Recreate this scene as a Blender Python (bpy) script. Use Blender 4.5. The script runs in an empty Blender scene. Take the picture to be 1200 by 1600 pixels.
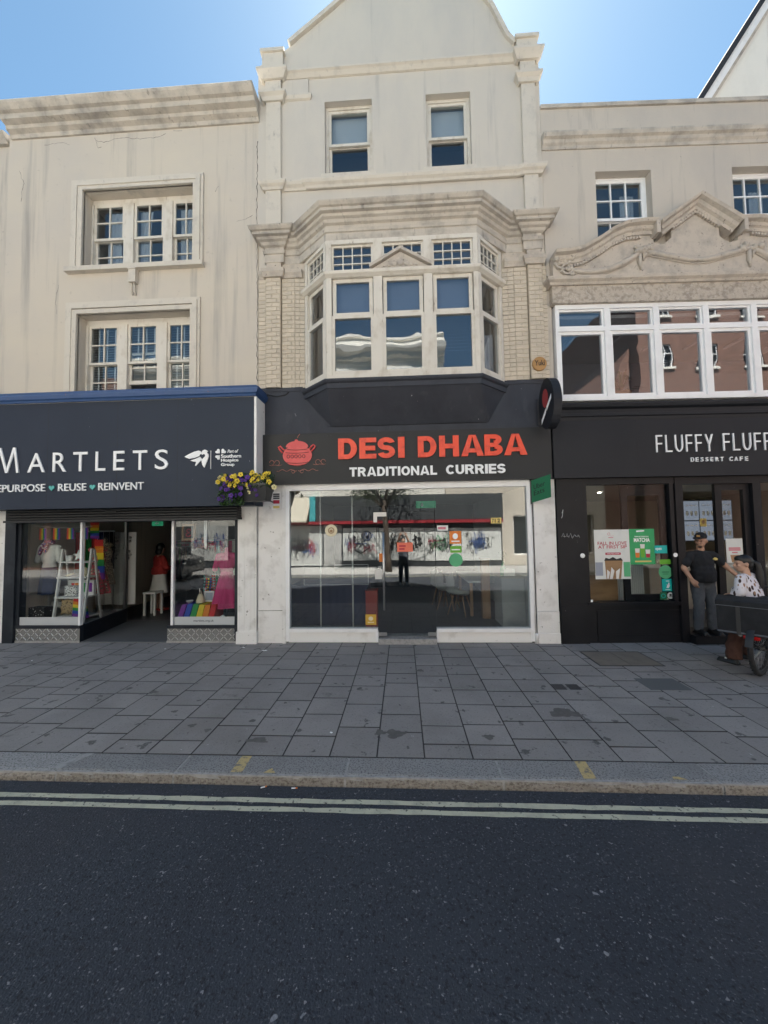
import bpy, bmesh, math, random
from mathutils import Vector, Matrix
random.seed(7)
SC = bpy.context.scene
COL = SC.collection
R = math.radians

# ------------------------------------------------------------------ camera, sky, sun, exposure
cam_d = bpy.data.cameras.new('camera')
cam_d.sensor_fit = 'HORIZONTAL'; cam_d.sensor_width = 36.0
cam_d.lens = 568.08 / 1200 * 36.0
cam_d.clip_start = 0.02; cam_d.clip_end = 2000
cam = bpy.data.objects.new('camera', cam_d); COL.objects.link(cam)
pit, yaw, rol = R(2.7194), R(2.8573), R(-.8588)
FW = Vector((-math.sin(yaw)*math.cos(pit), math.cos(yaw)*math.cos(pit), math.sin(pit)))
RT = Vector((math.cos(yaw), math.sin(yaw), 0)); UP = RT.cross(FW)
RX = RT*math.cos(rol) + UP*math.sin(rol); UX = -RT*math.sin(rol) + UP*math.cos(rol)
mw = Matrix((RX, UX, -FW)).transposed().to_4x4(); mw.translation = (0, -6.19, 1.9)
cam.matrix_world = mw
SC.camera = cam

SUN_EL, SUN_AZ = R(60), R(8)          # azimuth measured from the facade's far side (+Y) towards +X
wd = bpy.data.worlds.new('World'); SC.world = wd; wd.use_nodes = True
wn = wd.node_tree.nodes; bg = wn['Background']
sky = wn.new('ShaderNodeTexSky'); sky.sky_type = 'NISHITA'; sky.sun_disc = False
sky.sun_elevation = SUN_EL; sky.sun_rotation = SUN_AZ
sky.altitude = 20; sky.air_density = .85; sky.dust_density = 0.25; sky.ozone_density = 1.6
tint = wn.new('ShaderNodeMix'); tint.data_type = 'RGBA'; tint.blend_type = 'MULTIPLY'; tint.inputs['Factor'].default_value = 1
tint.inputs['B'].default_value = (.80, .95, .86, 1)      # one even white balance for the whole sky
wd.node_tree.links.new(sky.outputs[0], tint.inputs['A']); wd.node_tree.links.new(tint.outputs['Result'], bg.inputs[0]); bg.inputs[1].default_value = 0.05
sd = bpy.data.lights.new('sun', 'SUN'); sd.energy = 5.0; sd.angle = R(.53); sd.color = (1, .955, .88)
so = bpy.data.objects.new('sun', sd); COL.objects.link(so)
sdir = Vector((math.sin(SUN_AZ)*math.cos(SUN_EL), math.cos(SUN_AZ)*math.cos(SUN_EL), math.sin(SUN_EL)))
so.rotation_euler = sdir.to_track_quat('Z', 'Y').to_euler(); so.location = (3, 20, 40)
SC.view_settings.view_transform = 'Standard'; SC.view_settings.look = 'None'
SC.view_settings.exposure = 2.35; SC.view_settings.gamma = 1
SC.view_settings.use_curve_mapping = False
SC.cycles.max_bounces = 8; SC.cycles.diffuse_bounces = 4; SC.cycles.glossy_bounces = 4
SC.cycles.transparent_max_bounces = 16; SC.cycles.caustics_reflective = False; SC.cycles.caustics_refractive = False
SC.cycles.sample_clamp_indirect = 6

# ------------------------------------------------------------------ materials (all procedural)
MATS = {}
def mat(name, col, rough=.65, metal=0, layers=(), bump=0, bscale=60, spec=.5, rnd=0, emit=None, estr=1, bstretch=(1,1,1), coat=0):
    """layers: (colour, (sx,sy,sz), detail, lo, hi, amount) noise masks in world position, mixed over the base colour"""
    m = bpy.data.materials.new(name); m.use_nodes = True
    nt = m.node_tree; N = nt.nodes; L = nt.links; p = N['Principled BSDF']
    p.inputs['Roughness'].default_value = rough; p.inputs['Metallic'].default_value = metal
    p.inputs['Specular IOR Level'].default_value = spec; p.inputs['Coat Weight'].default_value = coat
    geo = N.new('ShaderNodeNewGeometry')
    cur = None
    def rgb(c):
        n = N.new('ShaderNodeRGB'); n.outputs[0].default_value = (*c, 1); return n.outputs[0]
    cur = rgb(col)
    if rnd:
        oi = N.new('ShaderNodeObjectInfo'); mr = N.new('ShaderNodeMapRange')
        mr.inputs[3].default_value = 1-rnd; mr.inputs[4].default_value = 1+rnd
        L.new(oi.outputs['Random'], mr.inputs[0])
        mx = N.new('ShaderNodeVectorMath'); mx.operation = 'SCALE'
        L.new(cur, mx.inputs[0]); L.new(mr.outputs[0], mx.inputs['Scale']); cur = mx.outputs[0]
    for i, (c, sc, det, lo, hi, amt) in enumerate(layers):
        mp = N.new('ShaderNodeMapping'); mp.inputs['Scale'].default_value = sc; mp.inputs['Location'].default_value = (i*3.7, i*1.3, i*2.1)
        L.new(geo.outputs['Position'], mp.inputs[0])
        nz = N.new('ShaderNodeTexNoise'); nz.inputs['Scale'].default_value = 1; nz.inputs['Detail'].default_value = det; nz.inputs['Roughness'].default_value = .6
        L.new(mp.outputs[0], nz.inputs['Vector'])
        mr = N.new('ShaderNodeMapRange'); mr.inputs[1].default_value = lo; mr.inputs[2].default_value = hi; mr.inputs[4].default_value = amt
        L.new(nz.outputs['Fac'], mr.inputs[0])
        mx = N.new('ShaderNodeMix'); mx.data_type = 'RGBA'
        L.new(mr.outputs[0], mx.inputs['Factor']); L.new(cur, mx.inputs['A']); mx.inputs['B'].default_value = (*c, 1)
        cur = mx.outputs['Result']
    L.new(cur, p.inputs['Base Color'])
    if bump:
        mp = N.new('ShaderNodeMapping'); mp.inputs['Scale'].default_value = bstretch; L.new(geo.outputs['Position'], mp.inputs[0])
        nz = N.new('ShaderNodeTexNoise'); nz.inputs['Scale'].default_value = bscale; nz.inputs['Detail'].default_value = 5
        L.new(mp.outputs[0], nz.inputs['Vector'])
        b = N.new('ShaderNodeBump'); b.inputs['Strength'].default_value = bump; b.inputs['Distance'].default_value = .01
        L.new(nz.outputs['Fac'], b.inputs['Height']); L.new(b.outputs[0], p.inputs['Normal'])
    if emit:
        p.inputs['Emission Color'].default_value = (*emit, 1); p.inputs['Emission Strength'].default_value = estr
    MATS[name] = m
    return m

def glass(name, refl, tint=(1,1,1), rough=0, wav=0):
    m = bpy.data.materials.new(name); m.use_nodes = True
    nt = m.node_tree; N = nt.nodes; L = nt.links; N.remove(N['Principled BSDF'])
    out = N['Material Output']; t = N.new('ShaderNodeBsdfTransparent'); t.inputs[0].default_value = (*tint, 1)
    g = N.new('ShaderNodeBsdfGlossy'); g.inputs['Roughness'].default_value = rough
    lw = N.new('ShaderNodeLayerWeight'); lw.inputs[0].default_value = .5
    pw = N.new('ShaderNodeMath'); pw.operation = 'POWER'; pw.inputs[1].default_value = 5; L.new(lw.outputs['Facing'], pw.inputs[0])
    mr = N.new('ShaderNodeMapRange'); mr.inputs[3].default_value = refl; mr.inputs[4].default_value = .95
    L.new(pw.outputs[0], mr.inputs[0])
    mx = N.new('ShaderNodeMixShader'); L.new(mr.outputs[0], mx.inputs[0]); L.new(t.outputs[0], mx.inputs[1]); L.new(g.outputs[0], mx.inputs[2])
    if wav:
        nz = N.new('ShaderNodeTexNoise'); nz.inputs['Scale'].default_value = 2.2; nz.inputs['Detail'].default_value = 1
        geo = N.new('ShaderNodeNewGeometry'); L.new(geo.outputs['Position'], nz.inputs['Vector'])
        b = N.new('ShaderNodeBump'); b.inputs['Strength'].default_value = wav; b.inputs['Distance'].default_value = .02
        L.new(nz.outputs['Fac'], b.inputs['Height']); L.new(b.outputs[0], g.inputs['Normal'])
    L.new(mx.outputs[0], out.inputs[0])
    MATS[name] = m
    return m

def M(n): return MATS[n]
G_ = (.30,.28,.26)
mat('render_cream', (.575,.515,.435), .85, layers=[((.50,.46,.42),(.7,.7,.5),6,.42,.68,.55),((.25,.24,.23),(4,4,.22),6,.53,.74,.65),((.33,.30,.27),(9,9,9),4,.66,.74,.35),((.62,.55,.44),(.4,.4,.9),3,.5,.7,.4)], bump=.18, bscale=28)
mat('trim_cream', (.60,.55,.475), .75, layers=[((.40,.37,.34),(6,6,6),6,.52,.72,.5),((.22,.21,.20),(11,11,4),6,.62,.76,.5)], bump=.2, bscale=40)
mat('cornice_old', (.52,.47,.405), .85, layers=[((.20,.19,.18),(3,3,3),8,.44,.70,.75),((.12,.115,.11),(14,14,3),6,.60,.74,.7),((.58,.54,.48),(2,2,6),4,.55,.7,.5)], bump=.5, bscale=30)
mat('render_centre', (.575,.53,.465), .85, layers=[((.45,.43,.41),(1.2,1.2,.5),6,.45,.7,.5),((.30,.29,.28),(7,7,.5),5,.6,.78,.45)], bump=.18, bscale=30)
mat('brick_cream', (.57,.50,.405), .8, rnd=.07, layers=[((.44,.40,.34),(7,7,7),5,.52,.74,.5),((.27,.25,.22),(22,22,22),3,.68,.76,.55)], bump=.45, bscale=45)
mat('joint_cream', (.51,.45,.365), .9, bump=.3, bscale=60)
mat('render_right', (.545,.49,.42), .85, layers=[((.42,.39,.36),(1,1,.6),6,.45,.7,.5),((.22,.21,.20),(6,6,.5),5,.58,.78,.5),((.18,.17,.16),(16,16,16),3,.70,.76,.5)], bump=.2, bscale=28)
mat('stone_orn', (.53,.47,.40), .85, layers=[((.33,.30,.27),(5,5,5),8,.45,.68,.7),((.11,.10,.095),(19,19,19),5,.62,.70,.75),((.62,.57,.50),(9,9,9),4,.62,.72,.6)], bump=.7, bscale=42)
mat('stone_rough', (.50,.44,.37), .9, layers=[((.28,.24,.20),(13,13,13),8,.46,.62,.75),((.62,.58,.52),(22,22,22),4,.58,.68,.6)], bump=1, bscale=60)
mat('paint_white', (.82,.815,.80), .55, layers=[((.50,.48,.45),(4,4,4),6,.55,.75,.5),((.16,.14,.12),(13,13,13),5,.67,.73,.7)], bump=.15, bscale=40)
mat('paint_white_clean', (.86,.865,.87), .4, layers=[((.62,.61,.60),(3,3,3),5,.5,.75,.4)])
mat('wood_worn', (.66,.62,.55), .65, layers=[((.45,.39,.31),(5,5,3),6,.52,.70,.65),((.22,.15,.10),(17,17,6),5,.66,.73,.6)], bump=.25, bscale=60)
mat('pier_dirt', (.80,.79,.77), .65, layers=[((.42,.40,.37),(3,3,3),7,.5,.72,.6),((.10,.085,.07),(11,11,14),6,.66,.70,.8)], bump=.3, bscale=35)
mat('fascia_navy', (.021,.030,.050), .5, spec=.25, layers=[((.028,.038,.060),(.8,.8,.8),3,.4,.7,.6),((.45,.47,.5),(26,26,11),2,.755,.775,.6)], bump=.03, bscale=8)
mat('fascia_grey', (.027,.028,.030), .5, spec=.3, layers=[((.037,.037,.038),(.7,.7,.7),3,.4,.7,.5)], bump=.02, bscale=6)
mat('fascia_black', (.016,.018,.023), .5, spec=.25, layers=[((.024,.026,.031),(.9,.9,.9),3,.4,.7,.6)], bump=.02, bscale=8)
mat('band_grey', (.050,.055,.070), .7, spec=.3, layers=[((.034,.037,.048),(2.2,2.2,1.4),6,.42,.68,.7),((.085,.088,.10),(7,7,3),5,.58,.75,.5),((.55,.56,.58),(15,15,6),3,.735,.752,.8)], bump=.3, bscale=18)
mat('shop_black', (.009,.010,.013), .45, spec=.25, layers=[((.017,.018,.021),(3,3,3),6,.45,.7,.6),((.40,.40,.39),(24,24,17),4,.725,.745,.7)], bump=.12, bscale=30)
mat('shop_navy', (.014,.018,.025), .5, spec=.3, layers=[((.05,.055,.065),(3,3,3),5,.5,.7,.5)])
mat('gutter_blue', (.035,.085,.22), .45, layers=[((.06,.11,.22),(6,6,6),5,.5,.7,.5),((.30,.09,.06),(14,14,14),3,.70,.74,.6),((.35,.36,.38),(9,9,20),3,.70,.75,.4)])
mat('lead', (.13,.135,.14), .6, layers=[((.2,.2,.2),(6,6,6),5,.5,.7,.5)])
mat('slate', (.045,.048,.055), .9, spec=.15, rnd=.1, bump=.2, bscale=20)
mat('asphalt', (.036,.043,.056), .78, layers=[((.026,.031,.042),(1.1,.6,1),5,.42,.66,.7),((.14,.148,.16),(75,75,75),3,.585,.68,.85),((.010,.012,.017),(50,50,50),3,.55,.65,.8),((.052,.056,.064),(2.2,.4,1),6,.58,.78,.45),((.020,.023,.030),(.5,3.5,1),5,.60,.72,.5),((.42,.42,.43),(11,11,11),2,.735,.75,.6),((.34,.34,.35),(34,34,34),2,.69,.72,.65),((.050,.050,.058),(.35,.35,.35),4,.48,.64,.5)], bump=1, bscale=100)
mat('slab', (.28,.264,.257), .82, rnd=.10, layers=[((.19,.182,.178),(1.5,1.5,1.5),6,.45,.7,.65),((.055,.054,.054),(6,6,6),3,.64,.675,.8),((.06,.06,.06),(2.6,2.6,2.6),5,.66,.74,.6),((.32,.315,.31),(70,70,70),2,.58,.70,.55),((.11,.108,.108),(60,60,60),2,.58,.70,.5),((.17,.155,.14),(.6,.6,.6),4,.5,.7,.5),((.55,.55,.55),(24,24,24),2,.745,.76,.6)], bump=.5, bscale=90)
mat('concrete', (.42,.41,.39), .85, layers=[((.33,.32,.31),(1,1,1),5,.45,.7,.5)])
mat('slab_joint', (.045,.043,.042), .95)
mat('granite', (.30,.297,.295), .8, rnd=.14, layers=[((.085,.085,.09),(75,75,75),2,.50,.62,.8),((.36,.35,.34),(95,95,95),2,.60,.70,.7),((.17,.168,.17),(2,2,2),5,.5,.7,.5)], bump=.6, bscale=110)
mat('granite_edge', (.29,.265,.235), .85, rnd=.1, layers=[((.10,.085,.07),(45,45,60),4,.48,.64,.8),((.40,.36,.30),(60,60,60),2,.60,.70,.6)], bump=1, bscale=90)
mat('mortar', (.36,.355,.35), .9, layers=[((.15,.15,.15),(20,20,20),4,.45,.7,.6)], bump=.4, bscale=60)
mat('line_paint', (.53,.52,.40), .75, layers=[((.30,.30,.24),(9,9,9),7,.48,.68,.6),((.05,.055,.06),(38,38,38),5,.60,.66,.9)], bump=.4, bscale=150)
mat('yellow_paint', (.52,.40,.19), .75, layers=[((.17,.16,.15),(26,26,26),6,.50,.60,.85)], bump=.3, bscale=120)
mat('checker_plate', (.72,.72,.70), .42, metal=.5, layers=[((.25,.25,.24),(9,9,9),5,.5,.7,.5)])
mat('plate_base', (.22,.22,.215), .55, metal=.4)
mat('steel', (.55,.55,.55), .3, metal=.95)
mat('iron_dark', (.035,.036,.04), .6, bump=.3, bscale=60)
mat('black_plastic', (.018,.019,.021), .45)
mat('black_rubber', (.016,.016,.017), .75, bump=.2, bscale=90)
mat('sign_white', (.90,.91,.92), .45)
mat('sign_red', (.88,.085,.035), .4, layers=[((.60,.05,.03),(7,7,7),4,.48,.62,.6),((.85,.14,.09),(12,12,5),3,.58,.70,.6)])
mat('sign_dkred', (.25,.03,.03), .5)
mat('pot_red', (.68,.085,.085), .45, layers=[((.78,.15,.14),(6,6,6),3,.45,.65,.5)])
mat('blade_red', (.30,.040,.042), .5)
mat('pot_line', (.14,.02,.022), .5)
mat('swirl', (.42,.17,.13), .5)
mat('teal', (.10,.45,.42), .5)
mat('green_sign', (.010,.15,.062), .5)
mat('green_poster', (.02,.33,.11), .5, layers=[((.05,.42,.16),(5,5,5),3,.4,.65,.6)])
mat('lime', (.13,.42,.03), .5)
mat('deliv_teal', (.0,.46,.43), .5)
mat('ink_black', (.012,.012,.014), .6)
mat('ink_red', (.45,.02,.05), .6)
mat('ink_pink', (.62,.22,.26), .6)
mat('ink_blue', (.03,.10,.33), .6)
mat('ink_green', (.10,.42,.20), .6)
mat('paper', (.72,.735,.71), .6, layers=[((.62,.64,.62),(8,8,8),3,.45,.7,.5)])
mat('orange', (.72,.20,.03), .55)
mat('coral', (.75,.17,.10), .55)
mat('mustard', (.55,.33,.04), .55)
mat('yellow_num', (.75,.58,.18), .55)
mat('wood_sign', (.42,.235,.085), .55, layers=[((.30,.15,.05),(4,4,30),4,.45,.65,.6)])
mat('wood_light', (.38,.22,.11), .5, layers=[((.28,.15,.07),(14,14,1.2),4,.42,.66,.6)])
mat('wood_box', (.33,.20,.10), .6, layers=[((.22,.12,.05),(3,3,14),4,.42,.66,.6)])
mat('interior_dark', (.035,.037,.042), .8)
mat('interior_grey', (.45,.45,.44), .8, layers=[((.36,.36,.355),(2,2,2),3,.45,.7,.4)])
mat('interior_mid', (.30,.30,.31), .8)
mat('interior_cream', (.50,.46,.39), .8)
mat('interior_beige', (.42,.37,.29), .75, layers=[((.34,.30,.23),(2,2,2),3,.45,.7,.4)])
mat('floor_dark', (.035,.04,.05), .35, layers=[((.055,.06,.07),(3,3,3),4,.45,.7,.5)])
mat('floor_mat', (.115,.122,.130), .85, layers=[((.085,.09,.10),(3,3,3),5,.45,.7,.5)], bump=.3, bscale=140)
mat('blind', (.60,.61,.62), .55)
mat('blind_blue', (.30,.33,.40), .55)
mat('curtain', (.52,.52,.54), .85)
mat('navy_cloth', (.008,.019,.066), .9, bump=.2, bscale=14)
mat('red_cab', (.33,.035,.025), .5)
mat('white_item', (.74,.74,.72), .6)
mat('cream_item', (.70,.62,.44), .6)
mat('skin', (.46,.26,.175), .55, layers=[((.40,.20,.135),(18,18,18),3,.45,.7,.5)])
mat('skin_light', (.52,.31,.215), .55, layers=[((.46,.25,.18),(18,18,18),3,.45,.7,.5)])
mat('hair_black', (.008,.007,.007), .42, bump=.5, bscale=120, bstretch=(1,1,.15))
mat('cloth_black', (.010,.011,.014), .9, layers=[((.018,.020,.024),(9,9,5),4,.45,.65,.6)], bump=.9, bscale=15)
mat('jeans', (.065,.075,.090), .9, layers=[((.115,.125,.14),(7,7,4),5,.48,.68,.7),((.035,.04,.05),(12,12,12),4,.58,.7,.5)], bump=.9, bscale=15)
mat('shoe_black', (.010,.010,.011), .45)
mat('brown_cloth', (.075,.032,.022), .9, layers=[((.045,.02,.015),(11,11,4),4,.45,.65,.6)], bump=.9, bscale=15)
mat('red_cloth', (.40,.035,.030), .85, bump=.9, bscale=15)
mat('white_cloth', (.66,.65,.62), .85, bump=.35, bscale=26)
mat('pink_cloth', (.52,.035,.16), .8, layers=[((.38,.02,.11),(30,30,2),3,.45,.6,.6)], bump=.3, bscale=18)
mat('yellow_cloth', (.66,.47,.05), .8, bump=.3, bscale=18)
mat('grey_cloth', (.10,.11,.13), .9, bump=.3, bscale=20)
mat('red_light', (.45,.012,.012), .25)
mat('chrome', (.62,.62,.62), .18, metal=1)
mat('leaf', (.035,.085,.018), .55, rnd=.25)
mat('leaf_tree', (.045,.085,.022), .6, layers=[((.075,.115,.03),(3,3,3),2,.4,.65,.7)])
mat('bark', (.085,.065,.05), .9, layers=[((.045,.035,.03),(14,14,4),5,.45,.65,.7)], bump=.8, bscale=30)
mat('petal_yellow', (.72,.54,.045), .6, rnd=.18)
mat('petal_cream', (.74,.68,.36), .6, rnd=.1)
mat('petal_purple', (.075,.022,.22), .6, rnd=.3)
mat('petal_eye', (.10,.05,.01), .7)
mat('brick_red', (.22,.12,.09), .85, layers=[((.10,.058,.046),(5,5,14),6,.42,.66,.7),((.20,.125,.095),(9,9,22),4,.55,.7,.5)], bump=.4, bscale=30)
mat('stucco_white', (.78,.75,.68), .8, layers=[((.52,.50,.46),(.8,.8,.6),6,.45,.7,.5),((.30,.29,.27),(5,5,.5),5,.62,.78,.4)], bump=.15, bscale=25)
mat('hoarding', (.60,.61,.59), .55, layers=[((.60,.61,.60),(1.3,1.3,1.3),5,.45,.7,.5)])
mat('charcoal', (.045,.05,.055), .6)
mat('red_trim', (.30,.025,.035), .5)
mat('awning', (.50,.46,.38), .8)
mat('cyan_strip', (.07,.38,.42), .5)
mat('car_black', (.012,.013,.015), .25, coat=.8)
mat('car_glass', (.02,.022,.025), .08)
mat('downlight', (.9,.9,.85), .5, emit=(1,.93,.80), estr=14)
mat('panel_light', (.9,.88,.8), .5, emit=(1,.90,.70), estr=2.2)
mat('exit_green', (.03,.30,.14), .5, emit=(.08,.8,.4), estr=.03)
mat('screen_menu', (.06,.065,.075), .4, emit=(.30,.36,.45), estr=.10)
for i, c in enumerate([(.55,.02,.02),(.70,.20,.01),(.72,.55,.02),(.02,.28,.06),(.02,.07,.42),(.17,.02,.28)]): mat('rb%d' % i, c, .8, bump=.2, bscale=18)
glass('glass_upper', .10, (.86,.90,.92), wav=.10)
glass('glass_band', .16, (.84,.87,.9), wav=.10)
glass('glass_bay', .145, (.80,.84,.88), wav=.16)
glass('glass_shop', 0.125, (.90,.93,.93), wav=.012)
glass('glass_left', 0.045, (.92,.94,.94), wav=.012)
glass('glass_cafe', .018, (.90,.92,.92), wav=.015)
glass('glass_clear', 0.03, (.96,.97,.97))

def brick_tex(name, c1, c2, mortar):
    m = MATS[name]; N = m.node_tree.nodes; L = m.node_tree.links; p = N['Principled BSDF']; old = p.inputs['Base Color'].links[0].from_socket
    sp = N.new('ShaderNodeSeparateXYZ'); cb = N.new('ShaderNodeCombineXYZ'); L.new(N['Geometry'].outputs['Position'], sp.inputs[0]); L.new(sp.outputs['X'], cb.inputs['X']); L.new(sp.outputs['Z'], cb.inputs['Y'])
    b = N.new('ShaderNodeTexBrick'); b.inputs['Scale'].default_value = 1; b.inputs['Brick Width'].default_value = .225; b.inputs['Row Height'].default_value = .075; b.inputs['Mortar Size'].default_value = .008
    b.inputs['Color1'].default_value = (*c1,1); b.inputs['Color2'].default_value = (*c2,1); b.inputs['Mortar'].default_value = (*mortar,1); L.new(cb.outputs[0], b.inputs['Vector'])
    mx = N.new('ShaderNodeMix'); mx.data_type = 'RGBA'; mx.blend_type = 'MULTIPLY'; mx.inputs['Factor'].default_value = .8; L.new(old, mx.inputs['A']); L.new(b.outputs['Color'], mx.inputs['B']); L.new(mx.outputs['Result'], p.inputs['Base Color'])
brick_tex('brick_red', (1,.9,.85), (.55,.5,.5), (1.6,1.7,1.7))
# patterned cloths
def pattern_cloth(name, base, spots, scale, thr, stretch=(1,1,1)):
    m = mat(name, base, .85, bump=.25, bscale=22); N = m.node_tree.nodes; L = m.node_tree.links; p = N['Principled BSDF']
    geo = N['Geometry']; mp = N.new('ShaderNodeMapping'); mp.inputs['Scale'].default_value = stretch; L.new(geo.outputs['Position'], mp.inputs[0])
    cur = None
    for k, c in enumerate(spots):
        v = N.new('ShaderNodeTexVoronoi'); v.inputs['Scale'].default_value = scale*(1+.31*k); v.inputs['Randomness'].default_value = .8; L.new(mp.outputs[0], v.inputs['Vector'])
        mr = N.new('ShaderNodeMapRange'); mr.inputs[1].default_value = thr; mr.inputs[2].default_value = thr+.05; mr.inputs[3].default_value = 1; mr.inputs[4].default_value = 0
        L.new(v.outputs['Distance'], mr.inputs[0])
        mx = N.new('ShaderNodeMix'); mx.data_type = 'RGBA'; L.new(mr.outputs[0], mx.inputs['Factor'])
        if cur: L.new(cur, mx.inputs['A'])
        else: mx.inputs['A'].default_value = (*base, 1)
        mx.inputs['B'].default_value = (*c, 1); cur = mx.outputs['Result']
    L.new(cur, p.inputs['Base Color'])
pattern_cloth('shirt_print', (.70,.67,.72), [(.045,.022,.02),(.30,.17,.10)], 13, .27, (1.5,1.5,.62))
pattern_cloth('leopard', (.42,.30,.16), [(.03,.02,.015)], 28, .30)
pattern_cloth('print_dress', (.50,.10,.12), [(.70,.55,.45),(.05,.20,.12)], 16, .32)
pattern_cloth('print_scarf', (.35,.10,.16), [(.65,.60,.58),(.05,.09,.30)], 24, .34)
pattern_cloth('gold_dress', (.30,.25,.18), [(.60,.50,.32),(.04,.04,.04)], 26, .33)
pattern_cloth('bag_studs', (.012,.012,.014), [(.6,.6,.6)], 22, .16)
pattern_cloth('bag_check', (.62,.62,.60), [(.03,.03,.03)], 34, .33)

# ------------------------------------------------------------------ mesh helpers
class MB:
    def __init__(s): s.v = []; s.f = []; s.mi = []; s.sm = []
    def add(s, vs, fs, mi=0, smooth=False):
        b = len(s.v); s.v += [tuple(q) for q in vs]
        for f in fs: s.f.append([i+b for i in f]); s.mi.append(mi); s.sm.append(smooth)
        return s
    def box(s, x0, x1, y0, y1, z0, z1, mi=0):
        return s.add([(x0,y0,z0),(x1,y0,z0),(x1,y1,z0),(x0,y1,z0),(x0,y0,z1),(x1,y0,z1),(x1,y1,z1),(x0,y1,z1)],
              [(0,3,2,1),(4,5,6,7),(0,1,5,4),(1,2,6,5),(2,3,7,6),(3,0,4,7)], mi)
    def prism(s, poly, y0, y1, mi=0):            # poly in (x, z), extruded along y
        n = len(poly); v = [(x,y0,z) for x,z in poly] + [(x,y1,z) for x,z in poly]
        return s.add(v, [tuple(range(n)), tuple(range(2*n-1, n-1, -1))] + [(i,(i+1)%n,(i+1)%n+n,i+n) for i in range(n)], mi)
    def prismz(s, poly, z0, z1, mi=0):           # poly in (x, y), extruded along z
        n = len(poly); v = [(x,y,z0) for x,y in poly] + [(x,y,z1) for x,y in poly]
        return s.add(v, [tuple(range(n)), tuple(range(2*n-1, n-1, -1))] + [(i,(i+1)%n,(i+1)%n+n,i+n) for i in range(n)], mi)
    def prismx(s, poly, x0, x1, mi=0):           # poly in (y, z), extruded along x
        n = len(poly); v = [(x0,y,z) for y,z in poly] + [(x1,y,z) for y,z in poly]
        return s.add(v, [tuple(range(n)), tuple(range(2*n-1, n-1, -1))] + [(i,(i+1)%n,(i+1)%n+n,i+n) for i in range(n)], mi)
    def hexa(s, a, b, mi=0):                      # two quads of four 3-d points
        return s.add(list(a)+list(b), [(0,1,2,3),(7,6,5,4),(0,4,5,1),(1,5,6,2),(2,6,7,3),(3,7,4,0)], mi)
    def sweep(s, path, prof, mi=0):               # plan path left to right, profile (outward towards the street, z)
        n = len(path); nrm = []
        for i in range(n):
            ns = []
            if i > 0: d = Vector(path[i])-Vector(path[i-1]); d.normalize(); ns.append(Vector((d.y,-d.x)))
            if i < n-1: d = Vector(path[i+1])-Vector(path[i]); d.normalize(); ns.append(Vector((d.y,-d.x)))
            if len(ns) == 2: q = ns[0]+ns[1]; q = q/(max(.2, q.length_squared/2)); nrm.append(q)
            else: nrm.append(ns[0])
        m = len(prof); v = []
        for i in range(n):
            for o, z in prof: v.append((path[i][0]+nrm[i].x*o, path[i][1]+nrm[i].y*o, z))
        f = [(i*m+j, (i+1)*m+j, (i+1)*m+(j+1)%m, i*m+(j+1)%m) for i in range(n-1) for j in range(m)]
        f += [tuple(range(m-1,-1,-1)), tuple((n-1)*m+j for j in range(m))]
        return s.add(v, f, mi)
    def ring(s, cx, cz, ro, ri, a0, a1, y0, y1, mi=0, n=12):   # elliptical arc ring in xz
        v = []
        for i in range(n+1):
            a = R(a0+(a1-a0)*i/n); c, sn = math.cos(a), math.sin(a)
            for (r, y) in ((ro,y0),(ri,y0),(ri,y1),(ro,y1)): v.append((cx+r[0]*c, y, cz+r[1]*sn))
        f = [(i*4+j, (i+1)*4+j, (i+1)*4+(j+1)%4, i*4+(j+1)%4) for i in range(n) for j in range(4)]
        if abs(a1-a0) < 359: f += [(0,1,2,3), (n*4+3,n*4+2,n*4+1,n*4)]
        return s.add(v, f, mi)
    def tube(s, pts, r, n=8, mi=0, smooth=True):
        P = [Vector(p) for p in pts]; k = len(P); rs = r if isinstance(r,(list,tuple)) else [r]*k
        v = []; prev = None
        for i in range(k):
            d = (P[min(i+1,k-1)]-P[max(i-1,0)]).normalized()
            if prev is None:
                a = Vector((0,0,1)) if abs(d.z) < .9 else Vector((1,0,0)); u = d.cross(a).normalized()
            else: u = (prev - d*prev.dot(d)).normalized()
            prev = u; w = d.cross(u)
            for j in range(n):
                t = 2*math.pi*j/n; v.append(P[i]+(u*math.cos(t)+w*math.sin(t))*rs[i])
        f = [(i*n+j, i*n+(j+1)%n, (i+1)*n+(j+1)%n, (i+1)*n+j) for i in range(k-1) for j in range(n)]
        b = len(s.f); s.add(v, f, mi, smooth); s.add(v[:n], [tuple(range(n-1,-1,-1))], mi); s.add(v[-n:], [tuple(range(n))], mi)
        return s
    def lathe(s, c, prof, n=20, mi=0, smooth=True, axis='z'):
        v = []
        for r, h in prof:
            for j in range(n):
                t = 2*math.pi*j/n; a, b = r*math.cos(t), r*math.sin(t)
                v.append((c[0]+a,c[1]+b,c[2]+h) if axis == 'z' else ((c[0]+a,c[1]-h,c[2]+b) if axis == 'y' else (c[0]+h,c[1]+a,c[2]+b)))
        k = len(prof)
        f = [(i*n+j, i*n+(j+1)%n, (i+1)*n+(j+1)%n, (i+1)*n+j) for i in range(k-1) for j in range(n)]
        s.add(v, f, mi, smooth); s.add(v[:n], [tuple(range(n-1,-1,-1))], mi); s.add(v[-n:], [tuple(range(n))], mi)
        return s
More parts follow.
